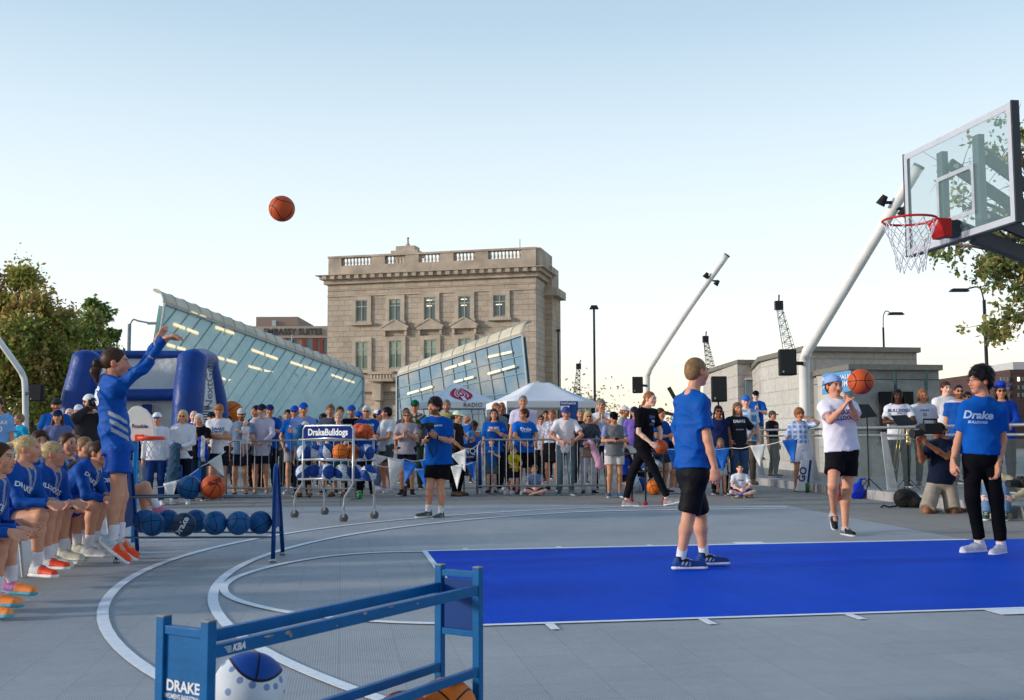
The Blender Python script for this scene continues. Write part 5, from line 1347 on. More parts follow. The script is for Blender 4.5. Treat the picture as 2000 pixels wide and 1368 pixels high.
def speaker(u0, u1, v0, v1, Y, label, stand=False, hang=None):
    a, b = at(u0, v1, Y), at(u1, v0, Y); R_ = root('loudspeaker', ((a[0] + b[0]) / 2, Y, 0 if stand else a[2]), label, 'loudspeaker', 'black loudspeakers')
    w = b[0] - a[0]; h_ = b[2] - a[2]
    p = [a + [0, 0, 0], a + [w, 0, 0], a + [w * .88, w * .8, 0], a + [w * .12, w * .8, 0]]
    obj('cabinet', MB().prism(p, (0, 0, h_)), SPK, R_, bevel=.02)
    obj('grille', MB().span(a + [w * .06, -.012, h_ * .05], a + [w * .94, -.001, h_ * .95]), mat('speaker_grille', (.028, .03, .032), rough=.8, var=.4, scale=90.), R_, bevel=.01)
    obj('badge', MB().span(a + [w * .17, -.018, h_ * .1], a + [w * .25, -.0125, h_ * .17]), ALU, R_)
    if stand:
        c = a + [w / 2, w * .4, 0]; g = c * [1, 1, 0]; obj('stand_pole', MB().tube([g + [0, 0, .3], c], .02, 8), SPK, R_)
        for k in range(3): an = k * 2.094 + .3; obj('leg', MB().tube([g + [0, 0, .7], g + [.45 * math.cos(an), .45 * math.sin(an), 0]], .014, 6), SPK, R_)
    if hang is not None: q = at(*hang); m_ = (a + b) / 2; m_[1] = q[1]; obj('bracket', MB().beam(np.array([b[0] - w * .3, Y + w * .6, m_[2]]), np.array([q[0], q[1], m_[2]]), .04, .08), SPK, R_)
speaker(1235, 1256, 736, 768, 35.2, 'loudspeaker mounted on the bent pole behind the walking woman', hang=(1264, 750, 35.95))
speaker(1523, 1556, 682, 733, 22.8, 'loudspeaker mounted on the tall bent pole beside the block pavilion', hang=(1568, 700, 23.3))
speaker(55, 82, 751, 784, 29.3, 'loudspeaker mounted on the bent pole at the left edge', hang=(50, 760, 29.95))
speaker(1390, 1420, 735, 785, 24., 'loudspeaker on a tripod stand in front of the block pavilion', stand=True)
def lamp_post(u, vb, vt, Y, arm, r, m_, label, box=None):
    b = at(u, 870, Y) * [1, 1, 0]; t = at(u, vt, Y); b[0] = t[0]; R_ = root('street_lamp', b, label, 'street lamp', 'street lamps')
    obj('pole', MB().tube([b, t], [r * 1.3, r], 10), m_, R_, smooth=True)
    if arm:
        e = at(arm[0], arm[1], Y); s_ = 1 if e[0] > t[0] else -1; mid = np.array([t[0] * .55 + e[0] * .45, Y, e[2] + (.1 if e[2] > t[2] else .2)])
        obj('arm', MB().tube(smooth_path([t - [0, 0, .1], mid * .5 + t * .5 + np.array([-.05 * s_, 0, .15]), mid, e], 5, 0), r * .5, 8), m_, R_, smooth=True)
        obj('lamp_head', MB().box(e + [.25 * s_, 0, -.02], (.75, .3, .12), taper=.7), m_, R_, bevel=.02)
    else:
        obj('lamp_head', MB().box(t + [0, 0, .05], (.35, .3, .14), taper=.6), m_, R_)
    if box: obj('control_box', MB().span(at(u - box[0], box[2], Y - .1), at(u + box[0] * .3, box[1], Y + .1)), m_, R_)
BLKP = mat('black_pole_paint', (.02, .022, .03), rough=.45); GRP = mat('grey_pole_paint', (.30, .32, .33), rough=.5, metal=.3)
lamp_post(253, 0, 633, 55., (292, 631), .09, GRP, 'plain grey street lamp pole rising behind the inflatable')
lamp_post(1160, 0, 603, 40., None, .042, BLKP, 'tall black lamp post right of the stone hall with small box at its foot', (5, 783, 842))
lamp_post(1090, 0, 647, 70., None, .055, BLKP, 'distant dark lamp post hugging the right corner of the stone hall')
lamp_post(1725, 0, 640, 48., (1739, 612), .045, BLKP, 'thin street lamp sticking up over the block pavilion roof')
lamp_post(1922, 0, 586, 40., (1886, 566), .06, BLKP, 'dark street lamp with long curved arm at the far right')
def crane(pts, Y, w0, label):
    a, b = at(*pts[0], Y), at(*pts[1], Y); R_ = root('lattice_crane', a * [1, 1, 0], label, 'crane', 'lattice cranes on the horizon'); d = unit(b - a); x = unit(np.cross(d, [0, 1, 0])); y = np.array([0, 1., 0]); L_ = np.linalg.norm(b - a); n_ = 13; mb = MB()
    def P(i, s, t): f = i / n_; w_ = w0 * (1 - .55 * f); return a + d * L_ * f + x * s * w_ + y * t * w_
    for s in (-1, 1):
        for t in (-1, 1): mb.tube([P(0, s, t), P(n_, s, t)], .03 * Y / 150, 4)
    for i in range(n_):
        for t in (-1, 1): mb.tube([P(i, -1 if i % 2 else 1, t), P(i + 1, 1 if i % 2 else -1, t)], .032 * Y / 150, 4)
        mb.tube([P(i, -1, -1), P(i, 1, -1)], .032 * Y / 150, 4)
    obj('boom', mb, BLKP, R_); obj('boom_head', MB().box(b, (w0 * 1.5, w0, w0 * 1.7)).tube([b, b + d * w0 * 2 - x * .4], .12, 5), BLKP, R_)
    for s in (-1, 1): obj('cable', MB().tube([b + x * s * .3, a * [1, 1, 1] + x * s * 1.1 * w0 + [0, 0, -1]], .03 * Y / 150, 4), BLKP, R_)
    obj('cab', MB().span(a * [1, 1, 0] + [-3, -2, 0], a * [1, 1, 0] + [3, 3, 4]), BLKP, R_)
crane([(1545, 700), (1521, 597)], 150., .75, 'tall dark crane boom over the block pavilion')
crane([(1388, 720), (1378, 663)], 190., .7, 'small crane boom behind the buzz-cut man')
crane([(1126, 775), (1130, 716)], 220., .7, 'faint distant crane boom beside the black lamp post')
SC_ = root('beam_sculpture', at(1325, 866, 34.) * [1, 1, 0], 'dark sculpture of crossed steel beams behind the buzz-cut man', 'sculpture'); RUST = mat('dark_patina_steel', (.03, .035, .03), rough=.6, var=.3, scale=4.)
for k, (p, q, w_) in enumerate((((1248, 794), (1322, 812), .14), ((1306, 757), (1333, 805), .16), ((1352, 752), (1316, 788), .15), ((1318, 786), (1362, 772), .15), ((1322, 775), (1336, 870), .26), ((1352, 790), (1330, 850), .18), ((1340, 770), (1372, 822), .14))):
    a, b = at(*p, 34 + .1 * k), at(*q, 34 + .1 * k); b[2] = max(b[2], 0); obj('beam', MB().beam(a, b, w_ * .72, w_ * .72), RUST, SC_)
# ---------------------------------------------------------------- tents
TW = mat('tent_white_canvas', (.80, .80, .82), rough=.7, var=.04, scale=2., bump=.01, bscale=3.)
def tent(c, th, w, ze, za, zv, label, flat=0.):
    c = np.array([c[0], c[1], 0.]); t = D2R(th); x = np.array([math.cos(t), math.sin(t), 0]); y = np.array([-math.sin(t), math.cos(t), 0]); R_ = root('canopy_tent', c, label, 'tent', 'white pop-up tents')
    K = [c - x * w / 2 - y * w / 2, c + x * w / 2 - y * w / 2, c + x * w / 2 + y * w / 2, c - x * w / 2 + y * w / 2]
    top = [c + (k - c) * flat + [0, 0, za] for k in K] if flat else [c + [0, 0, za]] * 4
    vs = []; fs = []
    for i in range(4):
        a, b = K[i] + [0, 0, ze], K[(i + 1) % 4] + [0, 0, ze]; ta, tb = top[i], top[(i + 1) % 4]; n0 = len(vs); m = 8
        for j in range(m + 1):
            f = j / m
            for l in range(m + 1): g = l / m; p = (a * (1 - g) + b * g) * (1 - f) + (ta * (1 - g) + tb * g) * f; vs.append(p - np.array([0, 0, .10 * math.sin(math.pi * f) * (1 - .0 * g) * (.4 + math.sin(math.pi * g) * .6)]))
        for j in range(m):
            for l in range(m): q = n0 + j * (m + 1) + l; fs.append((q, q + 1, q + m + 2, q + m + 1))
        if flat and i == 0: vs += top; fs.append(tuple(range(len(vs) - 4, len(vs))))
    o = obj('roof', (vs, fs), TW, R_, smooth=False, angle=25); s_ = o.modifiers.new('t', 'SOLIDIFY'); s_.thickness = .01
    for i in range(4):
        a, b = K[i] * 1., K[(i + 1) % 4] * 1.; obj('valance', MB().prism([a + [0, 0, zv], b + [0, 0, zv], b + [0, 0, ze - .002], a + [0, 0, ze - .002]], unit(np.cross(b - a, [0, 0, 1])) * .006), TW, R_)
        obj('leg', MB().tube([K[i] * .995 + c * .005, K[i] * .995 + c * .005 + [0, 0, zv]], .03, 6), ALU, R_)
    return R_, K, top, x, y
T1 = tent(at(889, 855, 48.5), 18, 3.2, 2.72, 3.68, 2.45, 'white pop-up tent with red heart emblem on its roof')
R_, K, top, tx, ty = T1; INKR = mat('heart_red', lin(186, 32, 60), rough=.6, var=.05)
def on_roof(i, g, f, lift=.03):
    a, b = K[i] + [0, 0, 2.72], K[(i + 1) % 4] + [0, 0, 2.72]; p = (a * (1 - g) + b * g) * (1 - f) + top[i] * f
    n_ = unit(np.cross(b - a, top[i] - a)); n_ = n_ if n_[2] > 0 else -n_; return p - np.array([0, 0, .10 * math.sin(math.pi * f) * (.4 + math.sin(math.pi * g) * .6)]) + n_ * lift
def emblem(i, sc, gc, fc):
    """red heart with rings radiating from its centre"""
    for r0, r1, a0, a1 in ((.0, .16, 0, 360), (.26, .40, -65, 65), (.26, .40, 115, 245), (.52, .66, -58, 62), (.52, .66, 118, 238), (.78, .98, -48, 75), (.78, .98, 105, 228)):
        pass
    mb = MB(); n_ = 64
    def heart(t): return 1.05 * math.sin(t) ** 3, (13 * math.cos(t) - 5 * math.cos(2 * t) - 2 * math.cos(3 * t) - math.cos(4 * t)) / 15.5
    def put(x, y, l): return on_roof(i, gc + x * sc, fc + y * sc * 1.35, l)
    vs = [put(0, 0, .03)] + [put(*heart(2 * math.pi * k / n_), .03) for k in range(n_)]; mb.add(vs, [(0, k + 1, (k + 1) % n_ + 1) for k in range(n_)])
    obj('emblem', mb, INKR, R_)
    mb = MB()
    for r in (.30, .54):
        for a0, a1 in ((-60, 58), (122, 240)):
            vs = []; m = 14
            for k in range(m + 1):
                a = D2R(a0 + (a1 - a0) * k / m)
                for rr in (r, r + .085): vs.append(put(rr * math.cos(a), .12 + rr * math.sin(a), .045))
            mb.add(vs, [(2 * k, 2 * k + 1, 2 * k + 3, 2 * k + 2) for k in range(m)])
    m = 16; vs = [put(0, .12, .045)] + [put(.13 * math.cos(k * 6.283 / m), .12 + .13 * math.sin(k * 6.283 / m), .045) for k in range(m)]; mb.add(vs, [(0, k + 1, (k + 1) % m + 1) for k in range(m)])
    mb.add([put(-.10, -1., .045), put(.10, -1., .045), put(.13, -.25, .045), put(-.13, -.25, .045)], [(0, 1, 2, 3)])
    obj('emblem_rings', mb, TW, R_)
emblem(0, .29, .52, .44); emblem(1, .26, .5, .42)
mb = MB(); a, b = K[0], K[1]; nn = unit(np.cross(b - a, [0, 0, 1])); text_on(mb, 'RADIO', a * .38 + b * .62 + [0, 0, 2.585] + nn * .02, b - a, (0, 0, 1), .26, off=.01, spacing=1.15); obj('lettering', mb, print_mat((110, 116, 132)), R_)
mb = MB(); text_on(mb, 'iHeart', a * .80 + b * .20 + [0, 0, 2.585] + nn * .02, b - a, (0, 0, 1), .25, bold=.03, off=.01); a, b = K[1], K[2]; nn = unit(np.cross(b - a, [0, 0, 1])); text_on(mb, 'iHeart', a * .5 + b * .5 + [0, 0, 2.585] + nn * .02, b - a, (0, 0, 1), .25, bold=.02, off=.01); obj('lettering', mb, INKR, R_)
tent(at(1054, 855, 38.5), 14, 3.25, 2.40, 3.12, 2.18, 'plain white pop-up tent with flat-topped peak behind the man in the white polo', flat=.2)
def banner(pts, Y, m_, label, lines, frame=True):
    P_ = [at(u, v, Y) for u, v in pts]; R_ = root('banner_sign', (P_[0] + P_[1]) / 2 * [1, 1, 0], label, 'banner')
    obj('panel', MB().prism(P_, (0, .03, 0)), m_, R_); c = sum(P_) / 4
    for i in (0, 1): g = P_[i] * [1, 1, 0]; obj('leg', MB().tube([g + [0, .05, 0], P_[i] + [0, .05, .02]], .015, 6), SPK, R_)
    for (u, v, t, s, cl) in lines: mb = MB(); text_on(mb, t, at(u, v, Y - .004), (1, 0, 0), (0, 0, 1), s, off=.004); obj('lettering', mb, print_mat(cl), R_)
    return R_
bn = banner([(1094, 850), (1129, 850), (1129, 784), (1094, 784)], 29., mat('banner_navy', lin(36, 66, 130), rough=.6), 'tall navy banner with pale stripe beside the white tent', [(1110, 788, 'VisitCentral', .085, (220, 226, 240))])
obj('stripe', MB().span(at(1095, 802, 28.985), at(1112, 793, 28.998)), TW, bn)
banner([(906, 897), (931, 897), (931, 862), (906, 868)], 21.8, mat('banner_dark', lin(28, 42, 96), rough=.6), 'dark blue banner with white letters behind the centre barrier post', [(917, 882, 'HQ', .17, (214, 220, 232)), (918, 892, 's.com', .07, (214, 220, 232))])
# ---------------------------------------------------------------- inflatable
INF = root('inflatable_game', at(270, 925, 31) * [1, 1, 0], 'huge blue inflatable game frame with grey fabric walls behind the jumping player', 'inflatable')
VIN = mat('inflatable_blue_vinyl', lin(28, 66, 142), rough=.42, var=.08, scale=1.2, bump=.05, bscale=2.2); GV = mat('inflatable_grey_vinyl', (.60, .62, .63), rough=.4, var=.06, scale=1.5, bump=.06, bscale=3.2)
def itube(pts, r, nm='tube'): return obj(nm, MB().tube(smooth_path([at(*p) for p in pts], 6, 0), r, 20), VIN, INF, smooth=True)
def post(pts, r):
    P_ = smooth_path([at(*p) for p in pts], 6, 0); n_ = len(P_); rs = [r * (1 + .014 * math.sin(i * 1.1)) for i in range(n_)]; d = unit(P_[-1] - P_[-2])
    for k in range(1, 5): a = k * math.pi / 8; P_.append(P_[n_ - 1] + d * r * .7 * math.sin(a)); rs.append(r * math.cos(a) + .02)
    obj('upright', MB().tube(P_, rs, 22), VIN, INF, smooth=True)
post([(122, 935, 30), (138, 850, 30), (152, 780, 30), (171, 706, 30.2)], .44); post([(361, 935, 30), (364, 860, 30), (368, 780, 30), (376, 706, 30.4)], .43)
post([(446, 935, 34.5), (437, 860, 34.5), (424, 780, 34.4), (408, 712, 34.2)], .30); itube([(376, 702, 30.6), (395, 700, 32.6), (409, 706, 34.2)], .30)
itube([(160, 693, 30.6), (270, 693, 31), (372, 693, 31)], .12); itube([(150, 772, 30.4), (262, 772, 30.4), (366, 771, 30.4)], .175); itube([(120, 905, 30.5), (262, 905, 30.5), (366, 905, 30.5)], .28)
def sheet(pts, m_, nm='fabric_wall'):
    a, b, c, d = [at(*p) for p in pts]; n_ = 10; vs = []
    for i in range(n_ + 1):
        for j in range(n_ + 1): f, g = i / n_, j / n_; vs.append((a * (1 - g) + b * g) * (1 - f) + (d * (1 - g) + c * g) * f + np.array([0, .05 * math.sin(g * 7 + f * 4), 0]))
    o = obj(nm, (vs, [(i * (n_ + 1) + j, i * (n_ + 1) + j + 1, (i + 1) * (n_ + 1) + j + 1, (i + 1) * (n_ + 1) + j) for i in range(n_) for j in range(n_)]), m_, INF, smooth=True); s_ = o.modifiers.new('t', 'SOLIDIFY'); s_.thickness = .02; return o
sheet([(150, 770, 30.7), (366, 770, 30.7), (372, 692, 31), (168, 692, 31)], GV); sheet([(135, 900, 30.7), (364, 900, 30.7), (366, 772, 30.7), (150, 772, 30.7)], GV)
sheet([(378, 930, 30.9), (443, 930, 34.4), (414, 705, 34.2), (380, 705, 30.9)], GV, 'side_wall'); sheet([(443, 930, 34.7), (470, 930, 36), (437, 770, 35.4), (424, 770, 34.7)], GV, 'side_wall')
obj('mesh_window', MB().span(at(276, 838, 30.45), at(297, 790, 30.5)), mat('navy_mesh', lin(34, 54, 112), rough=.7, var=.5, scale=60.), INF)
mb = MB()
for k in range(11): mb.span(at(394, 846 - 5 * k, 31.15), at(410, 843.5 - 5 * k, 31.25))
obj('vent_grille', mb, mat('grey_grille', (.15, .16, .17), rough=.6), INF)
mb = MB(); text_on(mb, 'NextGen', at(404, 752, 32.3), (0, .0, 1), (-.5, -.85, 0), .40, off=.12); obj('lettering', mb, print_mat((120, 126, 140)), INF)
ball(at(452, 808, 35.5), OR2, 'oversized orange basketball decoration on the inflatable behind the man in the tan cap', r=.42)
# ---------------------------------------------------------------- small things on the ground
def can(u, v, label, h=.125, r=.036, c=(20, 150, 70), nm='drink_can', cat='can'):
    g = gp(u, v); R_ = root(nm, g, label, cat); obj('body', MB().lathe(g, [(r * .85, 0), (r, .01), (r, h * .9), (r * .8, h)], 16), mat(nm + '_%d' % c[1], lin(*c), rough=.3, metal=.3), R_, smooth=True)
    obj('lid', MB().lathe(g + [0, 0, h], [(r * .82, 0), (r * .82, .006), (r * .7, .003)], 16), ALU, R_)
can(702, 975, 'green drink can on the plaza by the foot of the barrier behind the cart', h=.15, r=.04)
can(1577, 963, 'green bottle on the ground by the kerb beside the white GO board', h=.2, r=.04, c=(20, 110, 60), nm='green_bottle', cat='bottle')
can(791, 970, 'dark insulated cup on the ground beside the clapping woman in grey', h=.21, r=.038, c=(70, 52, 52), nm='travel_cup', cat='cup')
can(1011, 965, 'small blue cup on the ground among the white toy balls', h=.10, r=.05, c=(24, 90, 190), nm='blue_cup', cat='cup')
can(1638, 972, 'red flask on the ground behind the white-shirted player\'s legs', h=.26, r=.045, c=(215, 60, 50), nm='red_flask', cat='bottle')
TBM = ball_mat('toy_ball_white', lin(205, 205, 210), lin(150, 150, 158), R=.055)
for i, (u, v) in enumerate(((978, 963), (988, 966), (1000, 966), (1020, 966), (984, 960))):
    c = gp(u, v + 2); c[2] = .05; o = bpy.data.objects.new('toy_ball', mesh_from('toy_ball', np.array(_SV[0]) * .45, _SV[1], smooth=True)); o.data.materials.append(TBM); COL.objects.link(o); o.location = list(c)
    tagit(o, 'small white toy ball in the pile at the foot of the centre barrier', 'ball', 'white toy balls at the barrier')
ball(np.array([*gp(1001, 962)[:2] + [0, .6], .12]), OR, 'brown-orange basketball on the ground behind the toddler in yellow')
ball(np.array([*gp(1249, 962)[:2], .16]), WB, 'white and blue ball on the ground between the walking woman\'s legs', r=.16)
ball(at(1284, 905, 18.6), WB, 'small white and blue ball on the lower shelf of the black ball stand', r=.115); ball(at(1262, 908, 18.9), WB, 'white and blue ball hidden behind the walking woman\'s knee', r=.11)
ball(np.array([*gp(1279, 967)[:2], .16]), OR2, 'large amber ball on the ground under the black ball stand', r=.16)
ST = root('ball_stand', gp(1268, 988), 'black ball stand with red wheels behind the walking woman', 'ball rack')
for u, v in ((1261, 989), (1234, 982), (1296, 985)):
    g = gp(u, v); t = at(u + (0 if u > 1240 else 5), 885, g[1]); obj('leg', MB().tube([g + [0, 0, .05], t], .016, 8), SPK, ST); obj('wheel', MB().lathe(g + [0, -.02, .04], [(.02, 0), (.04, .01), (.04, .03), (.02, .04)], 14, (cx_, np.array([0, 0, 1.]), cy_)), mat('red_wheel', lin(200, 60, 60), rough=.4), ST)
obj('tray', MB().span(at(1228, 888, 18.2), at(1300, 885, 18.9)), SPK, ST)
obj('tray', MB().span(at(1240, 923, 18.2), at(1298, 920, 18.9)), SPK, ST)
BG = root('backpack', gp(1776, 985), 'black backpack dumped on the ground beside the kneeling cameraman', 'backpack'); BKM = mat('black_nylon', (.014, .014, .016), rough=.6, var=.3, scale=20., bump=.02, bscale=18.)
B_ = Body(); g = gp(1776, 992); B_.ell(g + [0, .1, .13], np.eye(3), (.21, .15, .16), k=.05).ell(g + [-.08, .05, .2], np.eye(3), (.12, .12, .10), k=.05).ell(g + [.12, 0, .09], np.eye(3), (.12, .1, .1), k=.05)
V_, F_ = B_.mesh(.012, wr=.006, wf=22., clip=[(g, (0, 0, -1))]); obj('bag', (V_, F_), BKM, BG, smooth=True)
obj('strap', MB().tube([g + [-.2, 0, .03], g + [-.34, -.05, .015], g + [-.42, -.03, .04], g + [-.48, -.08, .015]], .014, 6), BKM, BG, smooth=True); obj('handle', MB().tube([g + [-.05, .1, .28], g + [0, .1, .36], g + [.05, .1, .28]], .008, 6), BKM, BG)
BT = root('tote_bag', gp(1679, 975), 'crumpled royal blue tote bag on the ground beside the kerb', 'bag'); g = gp(1679, 975); B_ = Body(); B_.ell(g + [0, .1, .12], np.eye(3), (.14, .09, .17), k=.04).cap(g + [.03, .1, .25], g + [.06, .1, .36], .05, .02, k=.04).cap(g + [.06, .1, .36], g + [.15, .1, .36], .02, .015, k=.02)
V_, F_ = B_.mesh(.012, wr=.008, wf=20., clip=[(g, (0, 0, -1))]); obj('bag', (V_, F_), mat('tote_blue', lin(16, 50, 190), rough=.45, var=.1), BT, smooth=True)
GS = root('go_board', gp(1567, 960), 'white board with blue edge and sideways GO letters leaning behind the woman in plaid', 'sign'); a, b, c_, d_ = [at(u, v, 21.8) for u, v in ((1556, 959), (1574, 959), (1581, 899), (1566, 899))]
obj('panel', MB().prism([a, b, c_, d_], (0, .05, 0)), mat('sign_board_white', (.60, .63, .68), rough=.5), GS); obj('edge', MB().prism([b + [.003, 0, 0], b + [.05, 0, 0], c_ + [.05, 0, 0], c_ + [.003, 0, 0]], (0, .05, 0)), mat('navy_plastic'), GS)
mb = MB(); text_on(mb, 'GO', at(1568, 927, 21.78), unit(d_ - a), (-1, 0, .15), .20, bold=.03, off=.004); obj('lettering', mb, print_mat((40, 60, 120)), GS)
def music_stand(u, v0, v1, Y, label, zb):
    a = at(u - 14, v1, Y); b = at(u + 20, v1 - 4, Y + .1); h_ = at(u, v0, Y)[2] - a[2]; R_ = root('music_stand', (a[0], Y, zb), label, 'music stand', 'black music stands')
    obj('desk', MB().prism([a, b, b + [-.06, .25, h_ * .86], a + [-.04, .25, h_]], (0, .012, .01)), SPK, R_); c = (a + b) / 2 + [0, .1, .02]; g = np.array([c[0], c[1], zb])
    obj('stem', MB().tube([g + [0, 0, .1], c], .012, 6), SPK, R_)
    for k in range(3): an = k * 2.09; obj('leg', MB().tube([g + [0, 0, .25], g + [.25 * math.cos(an), .25 * math.sin(an), 0]], .009, 5), SPK, R_)
music_stand(1694, 790, 818, 18.8, 'black music stand right behind the white-shirted player', .15); music_stand(1768, 812, 834, 19.6, 'tilted black music stand in front of the man with dreadlocks', .15)
# ---------------------------------------------------------------- trees
LEAF = mat('leaves', attr=True, rough=.6, var=.25, scale=2.5)
b0_ = LEAF.node_tree.nodes['Principled BSDF']; tr_ = LEAF.node_tree.nodes.new('ShaderNodeBsdfTranslucent'); mx_ = LEAF.node_tree.nodes.new('ShaderNodeMixShader'); mx_.inputs[0].default_value = .5
LEAF.node_tree.links.new(b0_.inputs['Base Color'].links[0].from_socket, tr_.inputs['Color']); LEAF.node_tree.links.new(b0_.outputs[0], mx_.inputs[1]); LEAF.node_tree.links.new(tr_.outputs[0], mx_.inputs[2]); LEAF.node_tree.links.new(mx_.outputs[0], LEAF.node_tree.nodes['Material Output'].inputs[0]); BARK = mat('bark', (.10, .08, .06), rough=.9, var=.3, scale=6., bump=.02, bscale=20.)
def leafmesh(centres, rads, n, size, cols, rng, squash=1., shell=.55):
    vs = np.zeros((n * 4, 3)); cc = np.zeros((n * 4, 3)); cen = np.array(centres); rads = np.array(rads); pr = rads ** 2.2; pr /= pr.sum()
    k = rng.choice(len(cen), n, p=pr); d = rng.normal(size=(n, 3)); d /= np.linalg.norm(d, axis=1)[:, None]
    rr = rads[k] * (shell + (1 - shell) * np.abs(rng.randn(n)) * .85); p = cen[k] + d * rr[:, None] * np.array([1, 1, squash])
    a = rng.normal(size=(n, 3)); a /= np.linalg.norm(a, axis=1)[:, None]; b = np.cross(a, rng.normal(size=(n, 3))); b /= np.linalg.norm(b, axis=1)[:, None]
    s = size * (.6 + .8 * rng.rand(n))[:, None]; a = a * s; b = b * s * .55
    vs[0::4] = p - a; vs[1::4] = p + b; vs[2::4] = p + a; vs[3::4] = p - b
    C = np.array([lin(*c) for c in cols]); ci = (rng.rand(len(cen)) * len(C)).astype(int)[k]; mix = rng.rand(n) < .45; ci[mix] = (rng.rand(mix.sum()) * len(C)).astype(int)
    c = C[ci] * (.7 + .6 * rng.rand(n))[:, None]
    for q in range(4): cc[q::4] = c
    return vs, np.arange(n * 4).reshape(n, 4), cc
def tree(base, h, crowns, n, size, cols, label, seed, twigs=0, nm='autumn_tree', group='trees at the left'):
    rng = np.random.RandomState(seed); base = np.array(base); R_ = root(nm, base, label, 'tree', group); mb = MB()
    cen = []; rad = []; mb.tube([base, base + [.1, 0, h * .3], base + [-.1, 0, h * .5]], [.24, .18, .13], 10)
    for (c, r) in crowns:
        c = np.array(c); m_ = base + [0, 0, h * .42]; mid = (m_ + c) / 2 + rng.normal(size=3) * .3; mb.tube([m_, mid, c], [.11, .07, .025], 7)
        for j in range(9):
            d = rng.normal(size=3); d /= np.linalg.norm(d); q = c + d * r * .72; cen.append(q); rad.append(r * rng.uniform(.28, .5)); mb.tube([mid * .3 + c * .7, (c + q) / 2 + rng.normal(size=3) * .1, q + d * r * .35], [.03, .018, .006], 5)
            for t in range(twigs): d2 = d + rng.normal(size=3) * .5; mb.tube([q, q + unit(d2) * r * rng.uniform(.3, .7)], [.012, .003], 4)
    obj('trunk', mb, BARK, R_, smooth=True); V_, F_, C_ = leafmesh(cen, rad, n, size, cols, rng, shell=.2)
    obj('crown', (V_, F_), LEAF, R_, colors=C_)
OLV = [(176, 170, 92), (156, 160, 80), (190, 162, 106), (140, 150, 74), (176, 148, 92), (128, 144, 70)]; GRN = [(124, 148, 82), (142, 158, 90), (110, 134, 74)]
def crn(L): return [(at(u, v, Y), r * Y / F_PX) for u, v, Y, r in L]
tree(at(60, 860, 42) * [1, 1, 0], 7., crn([(20, 575, 42, 62), (70, 640, 41, 70), (-40, 640, 42, 80), (10, 700, 40, 75), (110, 640, 42, 48), (95, 720, 41, 70), (30, 780, 40, 70), (120, 780, 42, 50), (-40, 760, 41, 70)]), 36000, .10, OLV, 'big olive and brown autumn tree at the left edge behind the bent pole', 3, twigs=2)
tree(at(150, 860, 47) * [1, 1, 0], 6., crn([(150, 620, 47, 42), (140, 690, 46, 55), (185, 670, 47, 34), (160, 750, 46, 50), (190, 730, 48, 40)]), 19000, .095, OLV[:4] + GRN, 'slimmer brownish tree between the big olive tree and the inflatable', 4, twigs=1)
tree(at(200, 860, 52) * [1, 1, 0], 6., crn([(195, 620, 52, 24), (215, 655, 52, 18), (205, 700, 52, 34), (228, 652, 52, 9), (180, 600, 52, 16)]), 2600, .14, GRN, 'sparse green-leaved tree whose thin branches stick out over the inflatable', 5, twigs=3)
# near tree reaching in from the right edge
rng = np.random.RandomState(11); TR = root('overhanging_tree', (9.6, 15., 0), 'leafy tree branches reaching in from the right edge behind the backboard', 'tree'); mb = MB()
tb = np.array([9.9, 15.5, 0]); mb.tube([tb, tb + [0, 0, 1.6], tb + [-.1, 0, 3.2]], [.2, .16, .13], 12); cen = []; rad = []
def PP(u, v, Y=15.): return at(u, v, Y)
for pts, leafy in (([(2090, 640), (2020, 560), (1960, 500), (1905, 482), (1850, 478)], .55), ([(2090, 600), (2010, 470), (1960, 400), (1900, 345), (1850, 330)], .12), ([(2090, 560), (2020, 380), (1990, 290), (1975, 235)], .2), ([(2090, 640), (2040, 600), (1990, 615), (1945, 635)], .8),
                   ([(2080, 560), (2030, 510), (1990, 505), (1965, 515), (1950, 520)], .7), ([(2080, 520), (1990, 440), (1930, 400), (1880, 410)], .35), ([(2080, 480), (2010, 420), (1985, 360), (1950, 300)], .25), ([(2090, 630), (2030, 560), (1985, 545)], .9), ([(2080, 500), (2020, 460), (1980, 470), (1950, 450)], .6)):
    P_ = [PP(*p, 15. + .3 * rng.randn()) for p in pts]; P_ = smooth_path(P_, 5, 0); n_ = len(P_); mb.tube(P_, [.05 * (1 - .9 * i / n_) + .004 for i in range(n_)], 6)
    for i in range(3, n_):
        for k in range(3):
            d = unit(rng.normal(size=3) + unit(P_[i] - P_[i - 1]) * .8 + [0, 0, -.1]); l_ = rng.uniform(.15, .5); e = P_[i] + d * l_; mb.tube([P_[i], P_[i] + d * l_ * .5 + [0, 0, .02], e], [.008, .005, .002], 4)
            if rng.rand() < leafy: cen.append(e); rad.append(rng.uniform(.09, .17))
obj('branches', mb, BARK, TR, smooth=True); V_, F_, C_ = leafmesh(cen, rad, 5200, .042, [(146, 156, 90), (170, 162, 94), (116, 134, 76), (184, 164, 98), (104, 122, 70)], rng, shell=.1); obj('leaves', (V_, F_), LEAF, TR, colors=C_)
# far tree line
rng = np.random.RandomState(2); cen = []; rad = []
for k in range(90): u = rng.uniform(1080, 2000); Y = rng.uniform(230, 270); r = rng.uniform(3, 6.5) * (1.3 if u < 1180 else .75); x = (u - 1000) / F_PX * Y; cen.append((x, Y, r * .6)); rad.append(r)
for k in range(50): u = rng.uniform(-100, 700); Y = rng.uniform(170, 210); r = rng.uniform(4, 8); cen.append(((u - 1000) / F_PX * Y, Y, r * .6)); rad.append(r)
V_, F_, C_ = leafmesh(cen, np.array(rad) * .75, 60000, .42, [(178, 170, 138), (188, 172, 138), (166, 164, 130)], rng, shell=.1); o = obj('distant_treeline', (V_, F_), LEAF, colors=C_); tagit(o, 'low hazy band of far trees along the horizon', 'trees', kind='stuff')  # distance haze is mixed into the pale leaf colours
